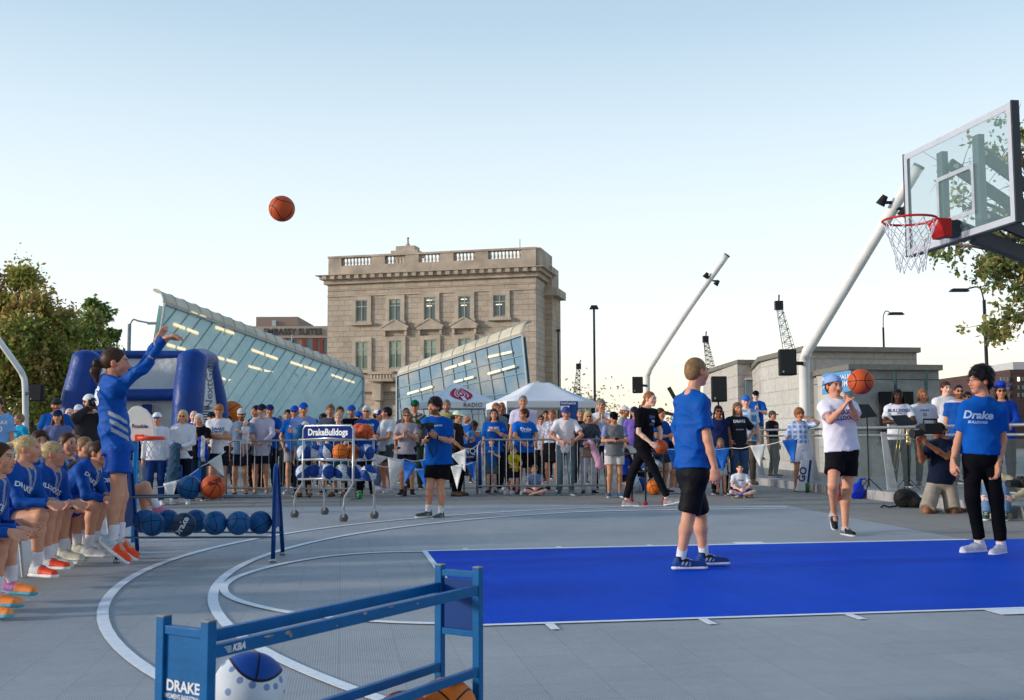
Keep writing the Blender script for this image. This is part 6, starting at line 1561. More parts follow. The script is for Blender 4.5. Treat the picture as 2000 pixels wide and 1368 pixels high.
# ---------------------------------------------------------------- the crowd, one person at a time
DK = (30, 32, 40); JN = (62, 84, 116); LB = (128, 174, 224); RB = (16, 84, 170); LG = (168, 166, 176); DG = (72, 76, 84); KH = (168, 158, 136)
TXT = lambda *a: [(t, s_, h_, (226, 230, 236)) for t, s_, h_ in a]
BLKS = ((26, 26, 30), (210, 210, 210)); WHS = ((200, 200, 204), (225, 225, 225)); SAND = ((110, 80, 60), (60, 50, 44)); GRYS = ((120, 124, 132), (220, 220, 224))
def ppl(u, vt, Y, yaw, arms, top, bottom, hair, label, z=0., group='spectators', **o):
    hgt = at(u, vt, Y)[2] - z; H = hgt / 1.0 - (.02 if o.get('cap') else 0.)
    pos = at(u, 855, Y); pos[2] = z; jk = {k: o.pop(k) for k in ('hyaw', 'hpitch', 'lean', 'stance', 'step') if k in o}
    if jk.get('lean'): H = H / (.55 + .45 * math.cos(D2R(jk['lean'])))
    if H > 2.0 or H < .8: print('HEIGHT', round(H, 2), label)
    s = H / 1.75; o.setdefault('s', s); o.setdefault('shoes', BLKS)
    if H < 1.35: o.setdefault('hs', 1 + (1.35 - H) * .6); o['s'] = s
    J = stand_J(pos, H, yaw, arms, **jk)
    return make_person(J, dict(top=top, bottom=bottom, hair=hair, **o), label, group), J
def pat_plaid(c, f=34.):
    return lambda L_: ((np.sin(L_[:, 0] * f) > .35) | (np.sin(L_[:, 2] * f) > .45), c)
def pat_spots(c, f=40.):
    return lambda L_: ((np.sin(L_[:, 0] * f + 2 * np.sin(L_[:, 2] * 21)) * np.sin(L_[:, 2] * f * .9 + 2 * np.sin(L_[:, 0] * 17))) > .2, c)
def pat_sleeve(c, x=.19): return lambda L_: (np.abs(L_[:, 0]) > x, c)
# left side
ppl(-6, 776, 17.2, 5, 'down', ('tee', LB), ('shorts', DK), ('short', 'br'), 'person in a pale blue tee with white lettering, cut by the left edge', b=1.15, print=[('DRAKE', .075, .78, (232, 236, 240), .06), ('50', .12, .56, (232, 236, 240), .06)])
ppl(17, 806, 24, 30, 'down', ('tee', NAVY), ('pants', DK), ('short', 'gy'), 'grey-haired person mostly hidden behind the blonde woman in cyan')
ppl(37, 808, 21.5, -32, 'pocket', ('tee', (26, 160, 206)), ('shorts', DK), ('short', 'dbl'), 'blonde woman in a bright cyan tee with open mouth, by the left bent pole', fem=True, hair_=0, smile=True, print=[('DRAKE', .055, .80, (20, 50, 90)), ('______', .09, .72, (220, 235, 240))])
ppl(108, 776, 19.6, 22, 'pocket', ('polo', RB), ('pants', DK), ('short', 'dk'), 'bearded man in glasses, black cap and royal blue polo behind the long-haired woman', cap=((24, 24, 28), (24, 24, 28), (60, 64, 72)), glasses='clear', beard='dk', b=1.12, skin='m')
ppl(112, 798, 17.2, 14, 'clasp', ('tee', (104, 112, 156)), ('jeans', JN), ('straight', 'br'), 'woman with very long brown hair, glasses and navy-white cap in a slate blue tee', fem=True, cap=((214, 214, 218), (30, 42, 76), (30, 42, 76)), glasses='clear')
ppl(134, 797, 20.5, 18, 'down', ('polo', (40, 50, 58)), ('pants', DK), ('bald', 'dk'), 'dark-haired man in a dark grey polo left of the photographer', skin='p')
ppl(152, 789, 22, 10, 'down', ('tee', WHITE), ('pants', DK), ('short', 'gy'), 'person in a white cap hidden behind the photographer in the dark hoodie', cap=((224, 224, 226), (224, 224, 226)))
rt, J = ppl(172, 768, 15.6, 38, 'camface', ('jacket', (52, 50, 54)), ('pants', DK), ('short', 'bk'), 'photographer in a white cap and dark grey hoodie raising a camera to his face', cap=((226, 226, 228), (214, 214, 218)), b=1.08, skin='m', beard='bk')
def camera_prop(c, f, s=1., label='black camera', lens=.10, mic=False):
    T_ = frame(f, (0, 0, 1.)); R_ = root('camera', c, label, 'camera')
    obj('body', MB().box(c, (.13 * s, .07 * s, .09 * s), T_).box(c + T_[2] * .055 * s, (.05 * s, .05 * s, .03 * s), T_), SPK, R_, bevel=.006)
    obj('lens', MB().tube([c + T_[1] * .035 * s, c + T_[1] * (.035 + lens) * s], [.032 * s, .038 * s], 14), SPK, R_); return R_
camera_prop(J['head'] + J['hf'] * .17 + np.array([0, 0, .0]), J['hf'], 1.05, 'black camera held to the eye of the photographer in the white cap')
ppl(268, 806, 18.6, 10, 'pocket', ('tee', BLACK), ('jeans', (140, 160, 178)), ('straight', 'br'), 'person in faded ripped pale jeans behind the toy hoop', fem=True, stance=.2, shoes=WHS)
ppl(306, 804, 18.4, 12, 'down', ('long', (222, 222, 232)), ('pants', (34, 62, 122)), ('tail', 'br'), 'woman in a white cap, white sweatshirt and blue leggings with a black shoulder strap', fem=True, cap=((236, 236, 242), (60, 80, 130)), shoes=WHS, loose=1.5)
ppl(357, 801, 18.6, 4, 'clasp', ('long', (224, 222, 230)), ('pants', (28, 30, 46)), ('bob', 'gb'), 'blonde woman in sunglasses and white zip sweater with a denim jacket over her arm', fem=True, glasses='sun', smile=True, shoes=WHS)
p_ = at(341, 905, 18.4); B_ = Body(); B_.cap(p_ + [.05, -.12, .28], p_ + [-.02, -.05, -.3], .09, .13, k=.05, flat=(np.array([0, 1., 0]), .6)); V_, F_ = B_.mesh(.014, wr=.012, wf=16.)
o_ = obj('jacket', (V_, F_), mat('denim', lin(54, 84, 110), rough=.85, var=.3, scale=18., bump=.01, bscale=30.), None, smooth=True); tagit(o_, 'dark denim jacket hanging over the arm of the blonde woman in white', 'jacket')
ppl(378, 802, 22, 8, 'down', ('tee', RB), ('pants', NAVY), ('bald', 'wh'), 'fair-haired man peeking out behind the clapping white-haired woman', skin='p')
ppl(388, 808, 19.6, 0, 'clap', ('tee', BLACK), ('jeans', (40, 66, 90)), ('bob', 'wh'), 'white-haired woman in black clapping, blue and white scarf over her arm', fem=True, b=1.05)
p_ = at(397, 880, 19.3); B_ = Body(); B_.cap(p_ + [0, -.1, .2], p_ + [.03, -.08, -.1], .07, .10, k=.05); V_, F_ = B_.mesh(.014, wr=.01, wf=18.)
cc_ = np.tile(np.array(lin(28, 60, 160)), (len(V_), 1)); cc_[np.sin((V_[:, 0] - p_[0]) * 40) > .3] = lin(225, 226, 230); o_ = obj('scarf', (V_, F_), CLOTH, None, smooth=True, colors=cc_); tagit(o_, 'blue and white scarf draped over the arm of the white-haired woman', 'scarf')
ppl(412, 803, 22.5, 5, 'down', ('tee', LG), ('shorts', DK), ('short', 'dk'), 'man in a dark cap and grey tee behind the man in the tan cap', cap=((40, 44, 54), (40, 44, 54)))
ppl(427, 788, 19.9, 10, 'crossed', ('tee', (232, 232, 238)), ('shorts', (32, 34, 44)), ('short', 'gy'), 'man in a tan cap and white tee with folded arms beside the barrier end', cap=((170, 116, 66), (150, 100, 56)), smile=True, skin='m', shoes=((120, 112, 100), (200, 196, 188)), print=[('DRAKE', .07, .66, (40, 80, 160)), ('RELAYS', .04, .56, (40, 80, 160))])
ppl(471, 796, 20.6, 8, 'chest', ('tee', (112, 134, 162)), ('shorts', (28, 34, 54)), ('short', 'br'), 'bearded man in sunglasses and a pale grey cap holding a baby', cap=((190, 194, 198), (190, 194, 198)), glasses='sun', beard='br', skin='m', b=1.06)
BBJ = stand_J(at(478, 893, 20.1) * [1, 1, 1], .66, -20, 'crossed'); p_ = at(479, 893, 20.12); BBJ = stand_J(p_, .68, -20, 'crossed')
make_person(BBJ, dict(s=.39, hs=1.45, hair=('bald', 'lb'), top=('tee', (222, 222, 228)), bottom=('shorts', (200, 205, 215)), shoes=None, nohand='', skin='p', h=.012), 'bald baby in white held against the chest of the bearded man', 'spectators')
ppl(500, 792, 23.2, -30, 'down', ('tee', BLACK), ('pants', DK), ('short', 'dk'), 'man in a black tee between the father and the white-bearded man', skin='m', b=1.1)
ppl(511, 788, 20.8, 0, 'rail', ('long', (198, 190, 208)), ('shorts', (28, 32, 52)), ('short', 'wh'), 'white-bearded man in a navy cap and pale plaid shirt resting his hands on the barrier', cap=((34, 38, 56), (34, 38, 56)), beard='wh', b=1.12, belly=1.12, skin='m', hem=-.20, shoes=((150, 140, 124), (200, 190, 176)))
ppl(526, 789, 23.6, 15, 'clap', ('tee', RB), ('pants', DK), ('short', 'br'), 'man in a navy cap and royal blue tee clapping behind the white-bearded man', cap=((34, 48, 96), (34, 48, 96)), skin='m', b=1.08)
ppl(562, 800, 24.5, 0, 'down', ('tee', DG), ('pants', DK), ('short', 'bk'), 'dark-haired man almost hidden behind the man in the blue cap and sunglasses', skin='m')
ppl(575, 791, 21.9, 5, 'pocket', ('tee', RB), ('shorts', (150, 152, 158)), ('short', 'gy'), 'man in a blue cap, sunglasses and royal blue tee with pale grey shorts', cap=((30, 82, 180), (30, 82, 180)), glasses='sun', skin='m', shoes=((160, 176, 190), (220, 220, 224)), print=TXT(('DRAKE', .06, .75)))
ppl(592, 785, 20.9, 12, 'crossed', ('polo', (122, 148, 206)), ('pants', (44, 48, 60)), ('short', 'wh'), 'tall man in a blue cap and periwinkle shirt with folded arms left of the cart', cap=((26, 82, 176), (26, 82, 176)), skin='m', b=1.1)
ppl(596, 823, 20.7, -5, 'down', ('tee', (60, 140, 190)), ('capri', DK), ('short', 'wh'), 'short white-haired woman in sandals mostly hidden behind the cart', fem=True, shoes=SAND, b=1.1)
ppl(631, 810, 25.5, 20, 'down', ('tee', NAVY), ('pants', DK), ('curly', 'bk'), 'person in a black beanie far behind the cart')
ppl(617, 818, 28, 0, 'down', ('tee', RB), ('pants', DK), ('short', 'bk'), 'distant spectator in a royal blue cap left of the black beanie', cap=(RB, RB))
ppl(645, 790, 21.8, 0, 'pocket', ('tee', (74, 84, 102)), ('shorts', (66, 72, 84)), ('short', 'lb'), 'brown-haired man in a slate grey tee above the cart name board', skin='m', print=[('STATE', .05, .74, (150, 158, 170))])
ppl(664, 794, 23.4, 10, 'down', ('tee', (104, 110, 122)), ('pants', DK), ('short', 'br'), 'dark-haired man directly behind the short blonde woman at the cart')
ppl(661, 806, 20.9, 0, 'rail', ('tee', (46, 90, 160)), ('capri', (40, 90, 110)), ('short', 'gb'), 'short-haired blonde woman in glasses and sandals standing behind the cart', fem=True, glasses='clear', shoes=SAND, skin='p')
ppl(686, 790, 22.2, 5, 'down', ('tee', (20, 22, 26)), ('pants', DK), ('short', 'gy'), 'man in a blue cap and plain black tee behind the cart balls', cap=((28, 80, 170), (28, 80, 170)), beard='gy', skin='m')
ppl(700, 802, 24.2, 0, 'down', ('tee', LB), ('pants', DK), ('short', 'br'), 'person in a blue cap and sunglasses left of the grey-haired man in blue', cap=((30, 84, 180), (30, 84, 180)), glasses='sun', skin='m')
ppl(716, 792, 21.2, 0, 'crossed', ('tee', (20, 78, 164)), ('pants', (24, 26, 36)), ('short', 'wh'), 'grey-haired man in sunglasses and a blue lettered tee with folded arms right of the cart', glasses='sun', skin='m', b=1.12, print=TXT(('BULLDOGS', .062, .80)))
ppl(737, 799, 23.6, 75, 'down', ('tee', (226, 226, 232)), ('jeans', (120, 140, 170)), ('short', 'br'), 'man in a white and blue cap and white tee turned to the right', cap=((228, 228, 232), (30, 60, 160), (40, 66, 160)), shoes=WHS)
ppl(756, 795, 22.2, -50, 'clasp', ('tee', (226, 228, 232)), ('shorts', (84, 88, 88)), ('short', 'bk'), 'dark-haired man in a white tee and grey shorts with his face turned left', hyaw=-85, skin='m', shoes=WHS)
ppl(795, 801, 21, 0, 'clap', ('tee', (158, 152, 164)), ('shorts', (24, 30, 48)), ('straight', 'lb'), 'clapping woman in sunglasses, grey tee and navy shorts beside the pennants', fem=True, glasses='sun', smile=True, skin='m', b=1.1, belly=1.1, blen=.55, socks=((30, 32, 40), .06), print=[('Drake', .05, .70, (130, 126, 150))])
ppl(810, 780, 23.6, 0, 'down', ('tee', (66, 72, 52), pat_spots((190, 176, 168))), ('pants', (50, 66, 56)), ('short', 'br'), 'man in a green cap and sunglasses wearing a camouflage print shirt', cap=((24, 96, 72), (24, 80, 62)), glasses='sun', skin='m', b=1.05)
ppl(793, 797, 27, 10, 'down', ('tee', DG), ('pants', DK), ('short', 'br'), 'brown-haired head showing between the clapping woman and the green cap', skin='b')
ppl(872, 781, 24, 0, 'down', ('tee', (170, 176, 100)), ('pants', (30, 30, 34)), ('short', 'gy'), 'grey-haired man with a goatee in a yellow-green shirt behind the videographer', beard='gy', skin='m', b=1.1)
rt, J = ppl(893, 801, 20.9, 68, 'beer', ('tank', (44, 40, 40)), ('pants', (20, 22, 26)), ('bun', 'bk'), 'woman in a pale cap and dark tank top holding a cup of beer', fem=True, cap=((222, 228, 200), (222, 228, 200)), skin='m', shoes=SAND)
c_ = J['wrL'] + np.array([.09, -.02, .05]); R_ = root('beer_cup', c_ - [0, 0, .08], 'clear plastic cup of amber beer held by the woman in the pale cap', 'cup')
obj('cup', MB().lathe(c_ - [0, 0, .08], [(.030, 0), (.042, .17)], 16), mat('amber_beer', lin(206, 120, 40), rough=.15, var=.05), R_, smooth=True); obj('foam', MB().lathe(c_ + [0, 0, .092], [(.041, 0), (.042, .02)], 16), TW, R_)
ppl(913, 811, 31, -60, 'chest', ('tee', RB), ('pants', NAVY), ('bald', 'gy'), 'bald bearded man in royal blue far back under the heart tent', beard='gy', skin='m', b=1.15)
ppl(926, 824, 27, 30, 'chest', ('tee', (80, 140, 210)), ('shorts', DK), ('curly', 'dk'), 'child in light blue with a patterned hood behind the banner', skin='d')
ppl(965, 798, 21.9, 0, 'chest', ('tee', (18, 86, 174)), ('pants', (22, 24, 34)), ('straight', 'br'), 'smiling dark-haired woman in a blue lettered tee touching her collar', fem=True, smile=True, b=1.12, print=TXT(('DRAKE', .065, .76), ('BULLDOGS', .05, .66)), sleeve=.8)
ppl(969, 787, 24, 15, 'down', ('tee', (124, 128, 136)), ('pants', DK), ('short', 'rd'), 'red-haired man in a plain grey tee behind the smiling dark-haired woman')
ppl(980, 785, 26, 5, 'down', ('polo', (22, 24, 30)), ('pants', DK), ('bald', 'bk'), 'tanned man with cropped hair in a black polo at the back', skin='b')
ppl(960, 856, 21.6, 0, 'chest', ('tee', (38, 100, 176)), ('shorts', (96, 108, 122)), ('short', 'lb'), 'small boy in a blue number 2 tee peering through the centre barrier', print=TXT(('Drake', .075, .74), ('2', .08, .5)), skin='p', socks=((40, 40, 44), .05))
ppl(1022, 772, 23, 0, 'down', ('polo', (206, 200, 226)), ('pants', (54, 60, 80)), ('buzz', 'gy'), 'tall smiling man with cropped grey hair in a pale lilac shirt', smile=True, skin='m', b=1.1)
ppl(1023, 798, 21.5, 18, 'rail', ('tee', (18, 100, 196)), ('shorts', (22, 22, 28)), ('short', 'br'), 'brown-haired woman in glasses and bright blue tee looking left at the barrier', hyaw=-62, fem=True, glasses='clear', b=1.18, belly=1.15, blen=.9, skin='m', print=TXT(('Drake', .09, .72), ('BULLDOGS', .035, .62)))
ppl(1004, 874, 21.3, 20, 'rail', ('tee', (210, 188, 36)), ('shorts', (28, 30, 44)), ('short', 'dbl'), 'toddler in a yellow number 22 shirt holding the barrier', print=[('22', .17, .6, (40, 40, 30))], skin='p')
ppl(1057, 811, 27, 0, 'down', ('tee', (196, 200, 216)), ('pants', DK), ('short', 'br'), 'woman in sunglasses far back between the tall man and the floral shirt', fem=True, glasses='sun')
ppl(1066, 802, 29, 0, 'down', ('tee', (160, 150, 150)), ('pants', DK), ('short', 'br'), 'ruddy man far behind the woman in the floral shirt', skin='m')
ppl(1079, 800, 22.8, -20, 'down', ('polo', (158, 160, 182), pat_spots((214, 214, 226), 55.)), ('skirt', (22, 22, 28)), ('short', 'rd'), 'woman with short auburn hair in a grey floral shirt and black skirt', fem=True, skin='m', sleeve=.8, b=1.06)
ppl(1104, 791, 21.0, 3, 'rail', ('polo', (228, 224, 232)), ('pants', (96, 116, 128)), ('short', 'gy'), 'man in a blue cap and white polo leaning forward on the centre barrier', cap=((64, 80, 138), (64, 80, 138)), skin='m', lean=14, step=.06, shoes=((60, 90, 96), (190, 190, 190)))
ppl(1134, 800, 26, 0, 'down', ('polo', (26, 26, 30)), ('pants', DK), ('buzz', 'gy'), 'short-haired man in a dark shirt behind the blonde bob', skin='m')
ppl(1149, 803, 21.2, 5, 'rail', ('jacket', (82, 86, 96), pat_spots((60, 62, 70), 70.)), ('pants', (206, 206, 214)), ('bob', 'gb'), 'woman with a platinum bob, sunglasses and grey jacket holding a pink sweater', fem=True, glasses='sun', skin='m')
p_ = at(1162, 880, 20.75); B_ = Body(); B_.cap(p_ + [-.08, 0, .16], p_ + [.10, .0, -.28], .05, .09, k=.05, flat=(np.array([0, 1., 0]), .5)).cap(p_ + [-.2, 0, .14], p_ + [-.05, 0, .16], .035, k=.04)
V_, F_ = B_.mesh(.014, wr=.01, wf=16.); o_ = obj('sweater', (V_, F_), mat('pink_knit', lin(214, 160, 184), rough=.9, var=.1), None, smooth=True); tagit(o_, 'pink sweater hanging from the hands of the woman with the platinum bob', 'sweater')
p_ = at(1146, 884, 20.8); o_ = obj('handbag', MB().box(p_, (.22, .08, .2), taper=.85), mat('taupe_leather', lin(104, 92, 86), rough=.6), None, bevel=.02); tagit(o_, 'taupe handbag hanging in front of the woman with the platinum bob', 'bag')
ppl(1175, 780, 23.2, -5, 'claphigh', ('polo', (214, 216, 230)), ('pants', (44, 48, 62)), ('short', 'gy'), 'tall grey-haired man in a white shirt and lanyard with raised palms', skin='m')
rt, J = ppl(1199, 803, 20.2, 5, 'phone', ('tee', (116, 118, 124), pat_sleeve((130, 140, 200))), ('shorts', (206, 198, 194)), ('short', 'bk'), 'person in a black cap and grey ringer tee looking down at a phone', cap=((16, 16, 18), (16, 16, 18)), skin='m', b=1.12, belly=1.1, fem=True, hpitch=-28, shoes=((56, 90, 130), (220, 220, 220)), blen=.62)
c_ = (J['wrL'] + J['wrR']) / 2 + np.array([0, -.09, .03]); o_ = obj('phone', MB().box(c_, (.075, .06, .012), frame((0, -1, .6), (0, .6, 1))), SPK, None, bevel=.003); tagit(o_, 'dark phone in the hands of the person in the black cap', 'phone')
ppl(1220, 792, 26, 65, 'down', ('tee', (150, 152, 164)), ('pants', DK), ('short', 'rd'), 'bearded man in a white cap and grey tee turned to the right', cap=((222, 222, 226), (222, 222, 226)), beard='rd', skin='m', b=1.1)
ppl(1240, 793, 25, -10, 'pocket', ('tee', (120, 96, 180)), ('pants', DK), ('straight', 'dk'), 'woman in a dark cap, sunglasses and purple top behind the walking woman', fem=True, cap=((36, 44, 70), (36, 44, 70)), glasses='sun', skin='m')
ppl(1217, 880, 20.4, 180, 'down', ('tee', (24, 76, 190)), ('shorts', (26, 28, 36)), ('short', 'rd'), 'small child in a royal blue shirt and cap seen from behind', cap=((24, 70, 176), (24, 70, 176)))
ppl(1290, 797, 21.6, 40, 'phone', ('tee', (28, 74, 150)), ('shorts', (52, 60, 80)), ('short', 'br'), 'man in a royal blue tee with bent arms right behind the walking woman', skin='m', b=1.1)
ppl(1315, 796, 21.8, 60, 'reach', ('tee', (220, 222, 228)), ('shorts', (30, 32, 38)), ('short', 'dk'), 'man in a white tee bending forward left of the buzz-cut man', lean=32, skin='m', shoes=WHS)
ppl(1404, 792, 21.2, 0, 'down', ('tank', (28, 40, 84)), ('pants', (20, 20, 26)), ('braids', 'bk'), 'woman with black braids and sunglasses in a navy top beside the speaker stand', fem=True, glasses='sun', skin='b', b=1.12)
ppl(1407, 857, 20.8, -15, 'down', ('tee', (26, 88, 178)), ('shorts', (190, 196, 206)), ('straight', 'dbl'), 'small blonde girl in a blue tee behind the buzz-cut man', fem=True, bust=0, print=TXT(('NIKE', .06, .7)))
ppl(1441, 786, 21.3, 10, 'hips', ('tee', (38, 40, 50)), ('jeans', (60, 86, 124)), ('long', 'lb'), 'smiling woman with long light brown hair in a charcoal tee, hands on hips', fem=True, smile=True, b=1.06, print=TXT(('DRAKE', .075, .84)) + [('BULLDOGS', .032, .52, (200, 204, 210))])
ppl(1458, 771, 22.6, -5, 'down', ('polo', (96, 150, 206), pat_plaid((216, 222, 236))), ('pants', (96, 86, 76)), ('short', 'wh'), 'older man in a light blue cap and plaid shirt behind the long-haired woman', cap=((58, 116, 204), (50, 100, 190)), z=.13, skin='p', b=1.1, shoes=((110, 84, 66), (80, 66, 56)))
ppl(1478, 762, 27, -10, 'clap', ('tee', (18, 86, 172)), ('pants', (150, 134, 110)), ('short', 'wh'), 'white-bearded man in a black cap and blue tee clapping high on the terrace', z=.55, cap=((24, 24, 28), (24, 24, 28)), glasses='sun', beard='wh', skin='p')
ppl(1509, 801, 26, 40, 'down', ('tee', (34, 34, 40)), ('pants', DK), ('short', 'bk'), 'person in an olive cap and dark print tee by the pavilion wall', z=.15, cap=((84, 82, 70), (84, 82, 70)), skin='m', print=[('DSM', .07, .74, (200, 100, 120))])
rt, J = ppl(1562, 799, 22.2, 5, 'head', ('polo', (120, 150, 214), pat_plaid((206, 218, 240), 60.)), ('skirt', (222, 218, 230)), ('curly', 'rd'), 'short-haired woman in a blue plaid shirt and white shorts, hand at her brow', fem=True, skin='m', b=1.1, belly=1.1, sleeve=.95, shoes=((200, 160, 140), (150, 120, 100)))
ppl(1338, 792, 23, -15, 'down', ('tee', (40, 44, 54)), ('shorts', DK), ('short', 'dk'), 'dark-haired man just left of the buzz-cut man in the background', skin='b')
ppl(1262, 800, 27, -40, 'down', ('tee', LG), ('pants', DK), ('short', 'gy'), 'person in a white cap far behind the shoulder of the walking woman', cap=((222, 222, 226), (222, 222, 226)))
ppl(447, 812, 25.5, 0, 'down', ('tee', NAVY), ('pants', DK), ('short', 'br'), 'dark-haired head between the tan cap and the bearded father')
ppl(545, 812, 26.5, 10, 'down', ('tee', LG), ('pants', DK), ('short', 'gy'), 'grey-haired spectator far back left of the man in pale grey shorts')
def band(u, vt, Y, yaw, arms, top, hair, label, **o): return ppl(u, vt, Y, yaw, arms, top, ('pants', (26, 30, 46)), hair, label, z=.15, group='band members behind the railing', **o)
band(1756, 760, 20.6, -10, 'phone', ('tee', (222, 222, 230)), ('braids', 'bk'), 'Black man with dreadlocks in a white lettered tee behind the railing', skin='d', b=1.12, print=[('BULLDOGS', .075, .80, (56, 76, 140)), ('BAND', .03, .70, (56, 76, 140))])
band(1805, 760, 20.8, -8, 'down', ('tee', (224, 222, 230)), ('bob', 'rd'), 'person with chin-length auburn hair in a white printed tee behind the railing', skin='m', print=[('DRAKE', .045, .80, (56, 76, 150)), ('D', .08, .64, (56, 76, 150))])
band(1850, 745, 22, 5, 'down', ('tee', (226, 224, 230)), ('short', 'br'), 'tall young man in a white shirt behind the sunglasses man', skin='p')
band(1876, 751, 20.4, -12, 'down', ('tee', (28, 84, 168), lambda L_: (L_[:, 2] > .47, (214, 214, 224))), ('buzz', 'dk'), 'stubbled man in sunglasses and a blue jersey with white shoulders', glasses='sun', beard='dk', skin='m', b=1.12, print=TXT(('D', .15, .66)))
band(1893, 765, 23.5, 0, 'down', ('tee', (220, 220, 226)), ('short', 'bk'), 'face in sunglasses half hidden behind the man in glasses', glasses='sun', skin='b')
rt, J = band(1958, 750, 18.4, -15, 'clasp', ('long', (22, 62, 158)), ('straight', 'bk'), 'person in a royal blue cowboy hat and blue shirt at the right edge', glasses='sun', skin='m', b=1.1)
Hf_ = head_frame(J); hc_ = J['head'] + Hf_[2] * .085; R_ = root('cowboy_hat', hc_, 'royal blue cowboy hat with curled brim at the right edge', 'hat'); HM = mat('hat_blue_felt', lin(24, 66, 176), rough=.7, var=.08)
B_ = Body(); B_.ell(hc_ + [0, 0, .04], np.eye(3), (.088, .105, .075), k=.02).ell(hc_ + [0, 0, .13], np.eye(3), (.02, .09, .03), k=.03, sub=True); V_, F_ = B_.mesh(.008); obj('crown', (V_, F_), HM, R_, smooth=True)
vs = []; n_ = 36
for r in (.085, .14, .175):
    for k in range(n_): a = 2 * math.pi * k / n_; t = (r - .085) / .09; vs.append(hc_ + Hf_[0] * r * math.cos(a) * 1.05 + Hf_[1] * r * math.sin(a) * 1.1 + np.array([0, 0, .075 * t * t * math.cos(a) ** 2 - .015 * t * math.sin(a) ** 2 - .01]))
o_ = obj('brim', (vs, [(i * n_ + k, i * n_ + (k + 1) % n_, (i + 1) * n_ + (k + 1) % n_, (i + 1) * n_ + k) for i in range(2) for k in range(n_)]), HM, R_, smooth=True); s_ = o_.modifiers.new('t', 'SOLIDIFY'); s_.thickness = .006
# instruments catch the light in front of the band
BR_ = root('trombone', at(1752, 900, 20.2) * [1, 1, 0] + [0, 0, .15], 'brass trombone held upright in front of the man with dreadlocks', 'trombone'); BRM = mat('brass', (.75, .50, .18), rough=.2, metal=1.)
a, b = at(1745, 915, 20.2), at(1757, 830, 20.2); obj('slide', MB().tube([a, b], .008, 8).tube([a + [.06, 0, 0], b + [.06, 0, 0]], .008, 8).tube([a, a + [.03, 0, -.05], a + [.06, 0, 0]], .008, 8), BRM, BR_, smooth=True); obj('bell', MB().tube([b + [.06, 0, 0], b + [.10, 0, .06], b + [.14, 0, -.05], b + [.15, 0, -.3], b + [.155, 0, -.38]], [.008, .012, .018, .04, .085], 14), BRM, BR_, smooth=True)
# seated children, cross-legged on the ground
def sit_J(pos, H, yaw, hyaw=None, hpitch=0, knees='cross', arms='lap'):
    J = stand_J(pos, H, yaw, 'down', hyaw, hpitch); s = H / 1.75; a = D2R(yaw); fw = np.array([math.sin(a), -math.cos(a), 0]); la = np.array([math.cos(a), math.sin(a), 0]); Z = np.array([0, 0, 1.]); W = lambda l, f, u: np.array(pos, float) + s * (la * l + fw * f + Z * u)
    dz = -(J['pel'][2] - .12 * s - pos[2])
    for k in ('pel', 'neck', 'shL', 'shR', 'head'): J[k] = J[k] + np.array([0, 0, dz])
    for S, sx in (('L', 1), ('R', -1)):
        J['hp' + S] = W(.09 * sx, .0, .11)
        if knees == 'cross': J['kn' + S] = W(.30 * sx, .30, .16); J['an' + S] = W(-.10 * sx, .34 + .05 * sx, .07); J['ft' + S] = unit(la * -sx + fw * .2); J['fu' + S] = unit(Z + fw * .5)
        else: J['kn' + S], J['an' + S] = ik(J['hp' + S], W(.12 * sx, .42, .08), .435 * s, .425 * s, Z + fw * .3); J['ft' + S] = unit(fw)
        J['el' + S], J['wr' + S] = ik(J['sh' + S], W(.07 * sx, .30, .22) if arms == 'lap' else W(.2 * sx, .3, .3), .285 * s, .25 * s, la * sx - Z * .3)
        J['hd' + S] = unit(fw - la * sx * .6 - Z * .3)
    return J
for u, v, vt, H, yaw, hy, top, bot, hair, lb, kw in ((1044, 968, 912, 1.16, 5, -25, ('tee', (118, 140, 172)), ('shorts', (60, 74, 100)), ('short', 'dbl'), 'fair-haired child in a grey-blue tee sitting cross-legged at the barrier', dict(skin='p', shoes=None)),
        (1446, 972, 906, 1.24, 0, -10, ('tee', (222, 224, 232)), ('shorts', (34, 62, 130)), ('short', 'dk'), 'boy in a white tee sitting cross-legged on the ground below the charcoal tee woman', dict(skin='p', shoes=((150, 130, 110), (200, 190, 180)), socks=((34, 90, 190), .14), print=[('Drake', .06, .70, (40, 70, 150))]))):
    g = gp(u, v); make_person(sit_J(g, H, yaw, hy), dict(s=H / 1.75, hs=1.12, top=top, bottom=bot, hair=hair, h=.014, **kw), lb, 'spectators')
g = gp(1975, 1018); J = sit_J(g + [0.05, .5, 0], 1.70, -28, -40, 2, 'knees', 'x')
make_person(J, dict(s=.97, top=('jacket', (186, 172, 142)), bottom=('jeans', (96, 126, 160)), hair=('tail', 'dk'), fem=True, skin='p', fg=True, h=.012, hh=.006, shoes=((40, 84, 70), (214, 216, 214))), 'woman in a cream shirt and jeans sitting on the ground with a camera', 'press photographers')
camera_prop(at(1993, 944, 13.9), np.array([-.9, -.4, 0.1]), 1.3, 'black camera with long lens held by the woman sitting at the right edge', .14)
# ---------------------------------------------------------------- people on the court (joints measured in the photograph)
def ray_down(p, z=0.): q = np.array(p, float); q[2] = z; return q
def JJ(Y, **k):
    """joints from (u, v[, dY]) pixels at depth Y + dY"""
    J = {}
    for n, v in k.items():
        if n in ('hf', 'ftL', 'ftR', 'hdL', 'hdR', 'pnL', 'pnR', 'fuL', 'fuR', 'hu', 'hemdir'): J[n] = unit(np.array(v, float))
        elif n in ('curlL', 'curlR'): J[n] = v
        else: J[n] = at(v[0], v[1], Y + (v[2] if len(v) > 2 else 0))
    return J
PLY = 'people on the court'
BLWS = lambda *a: None
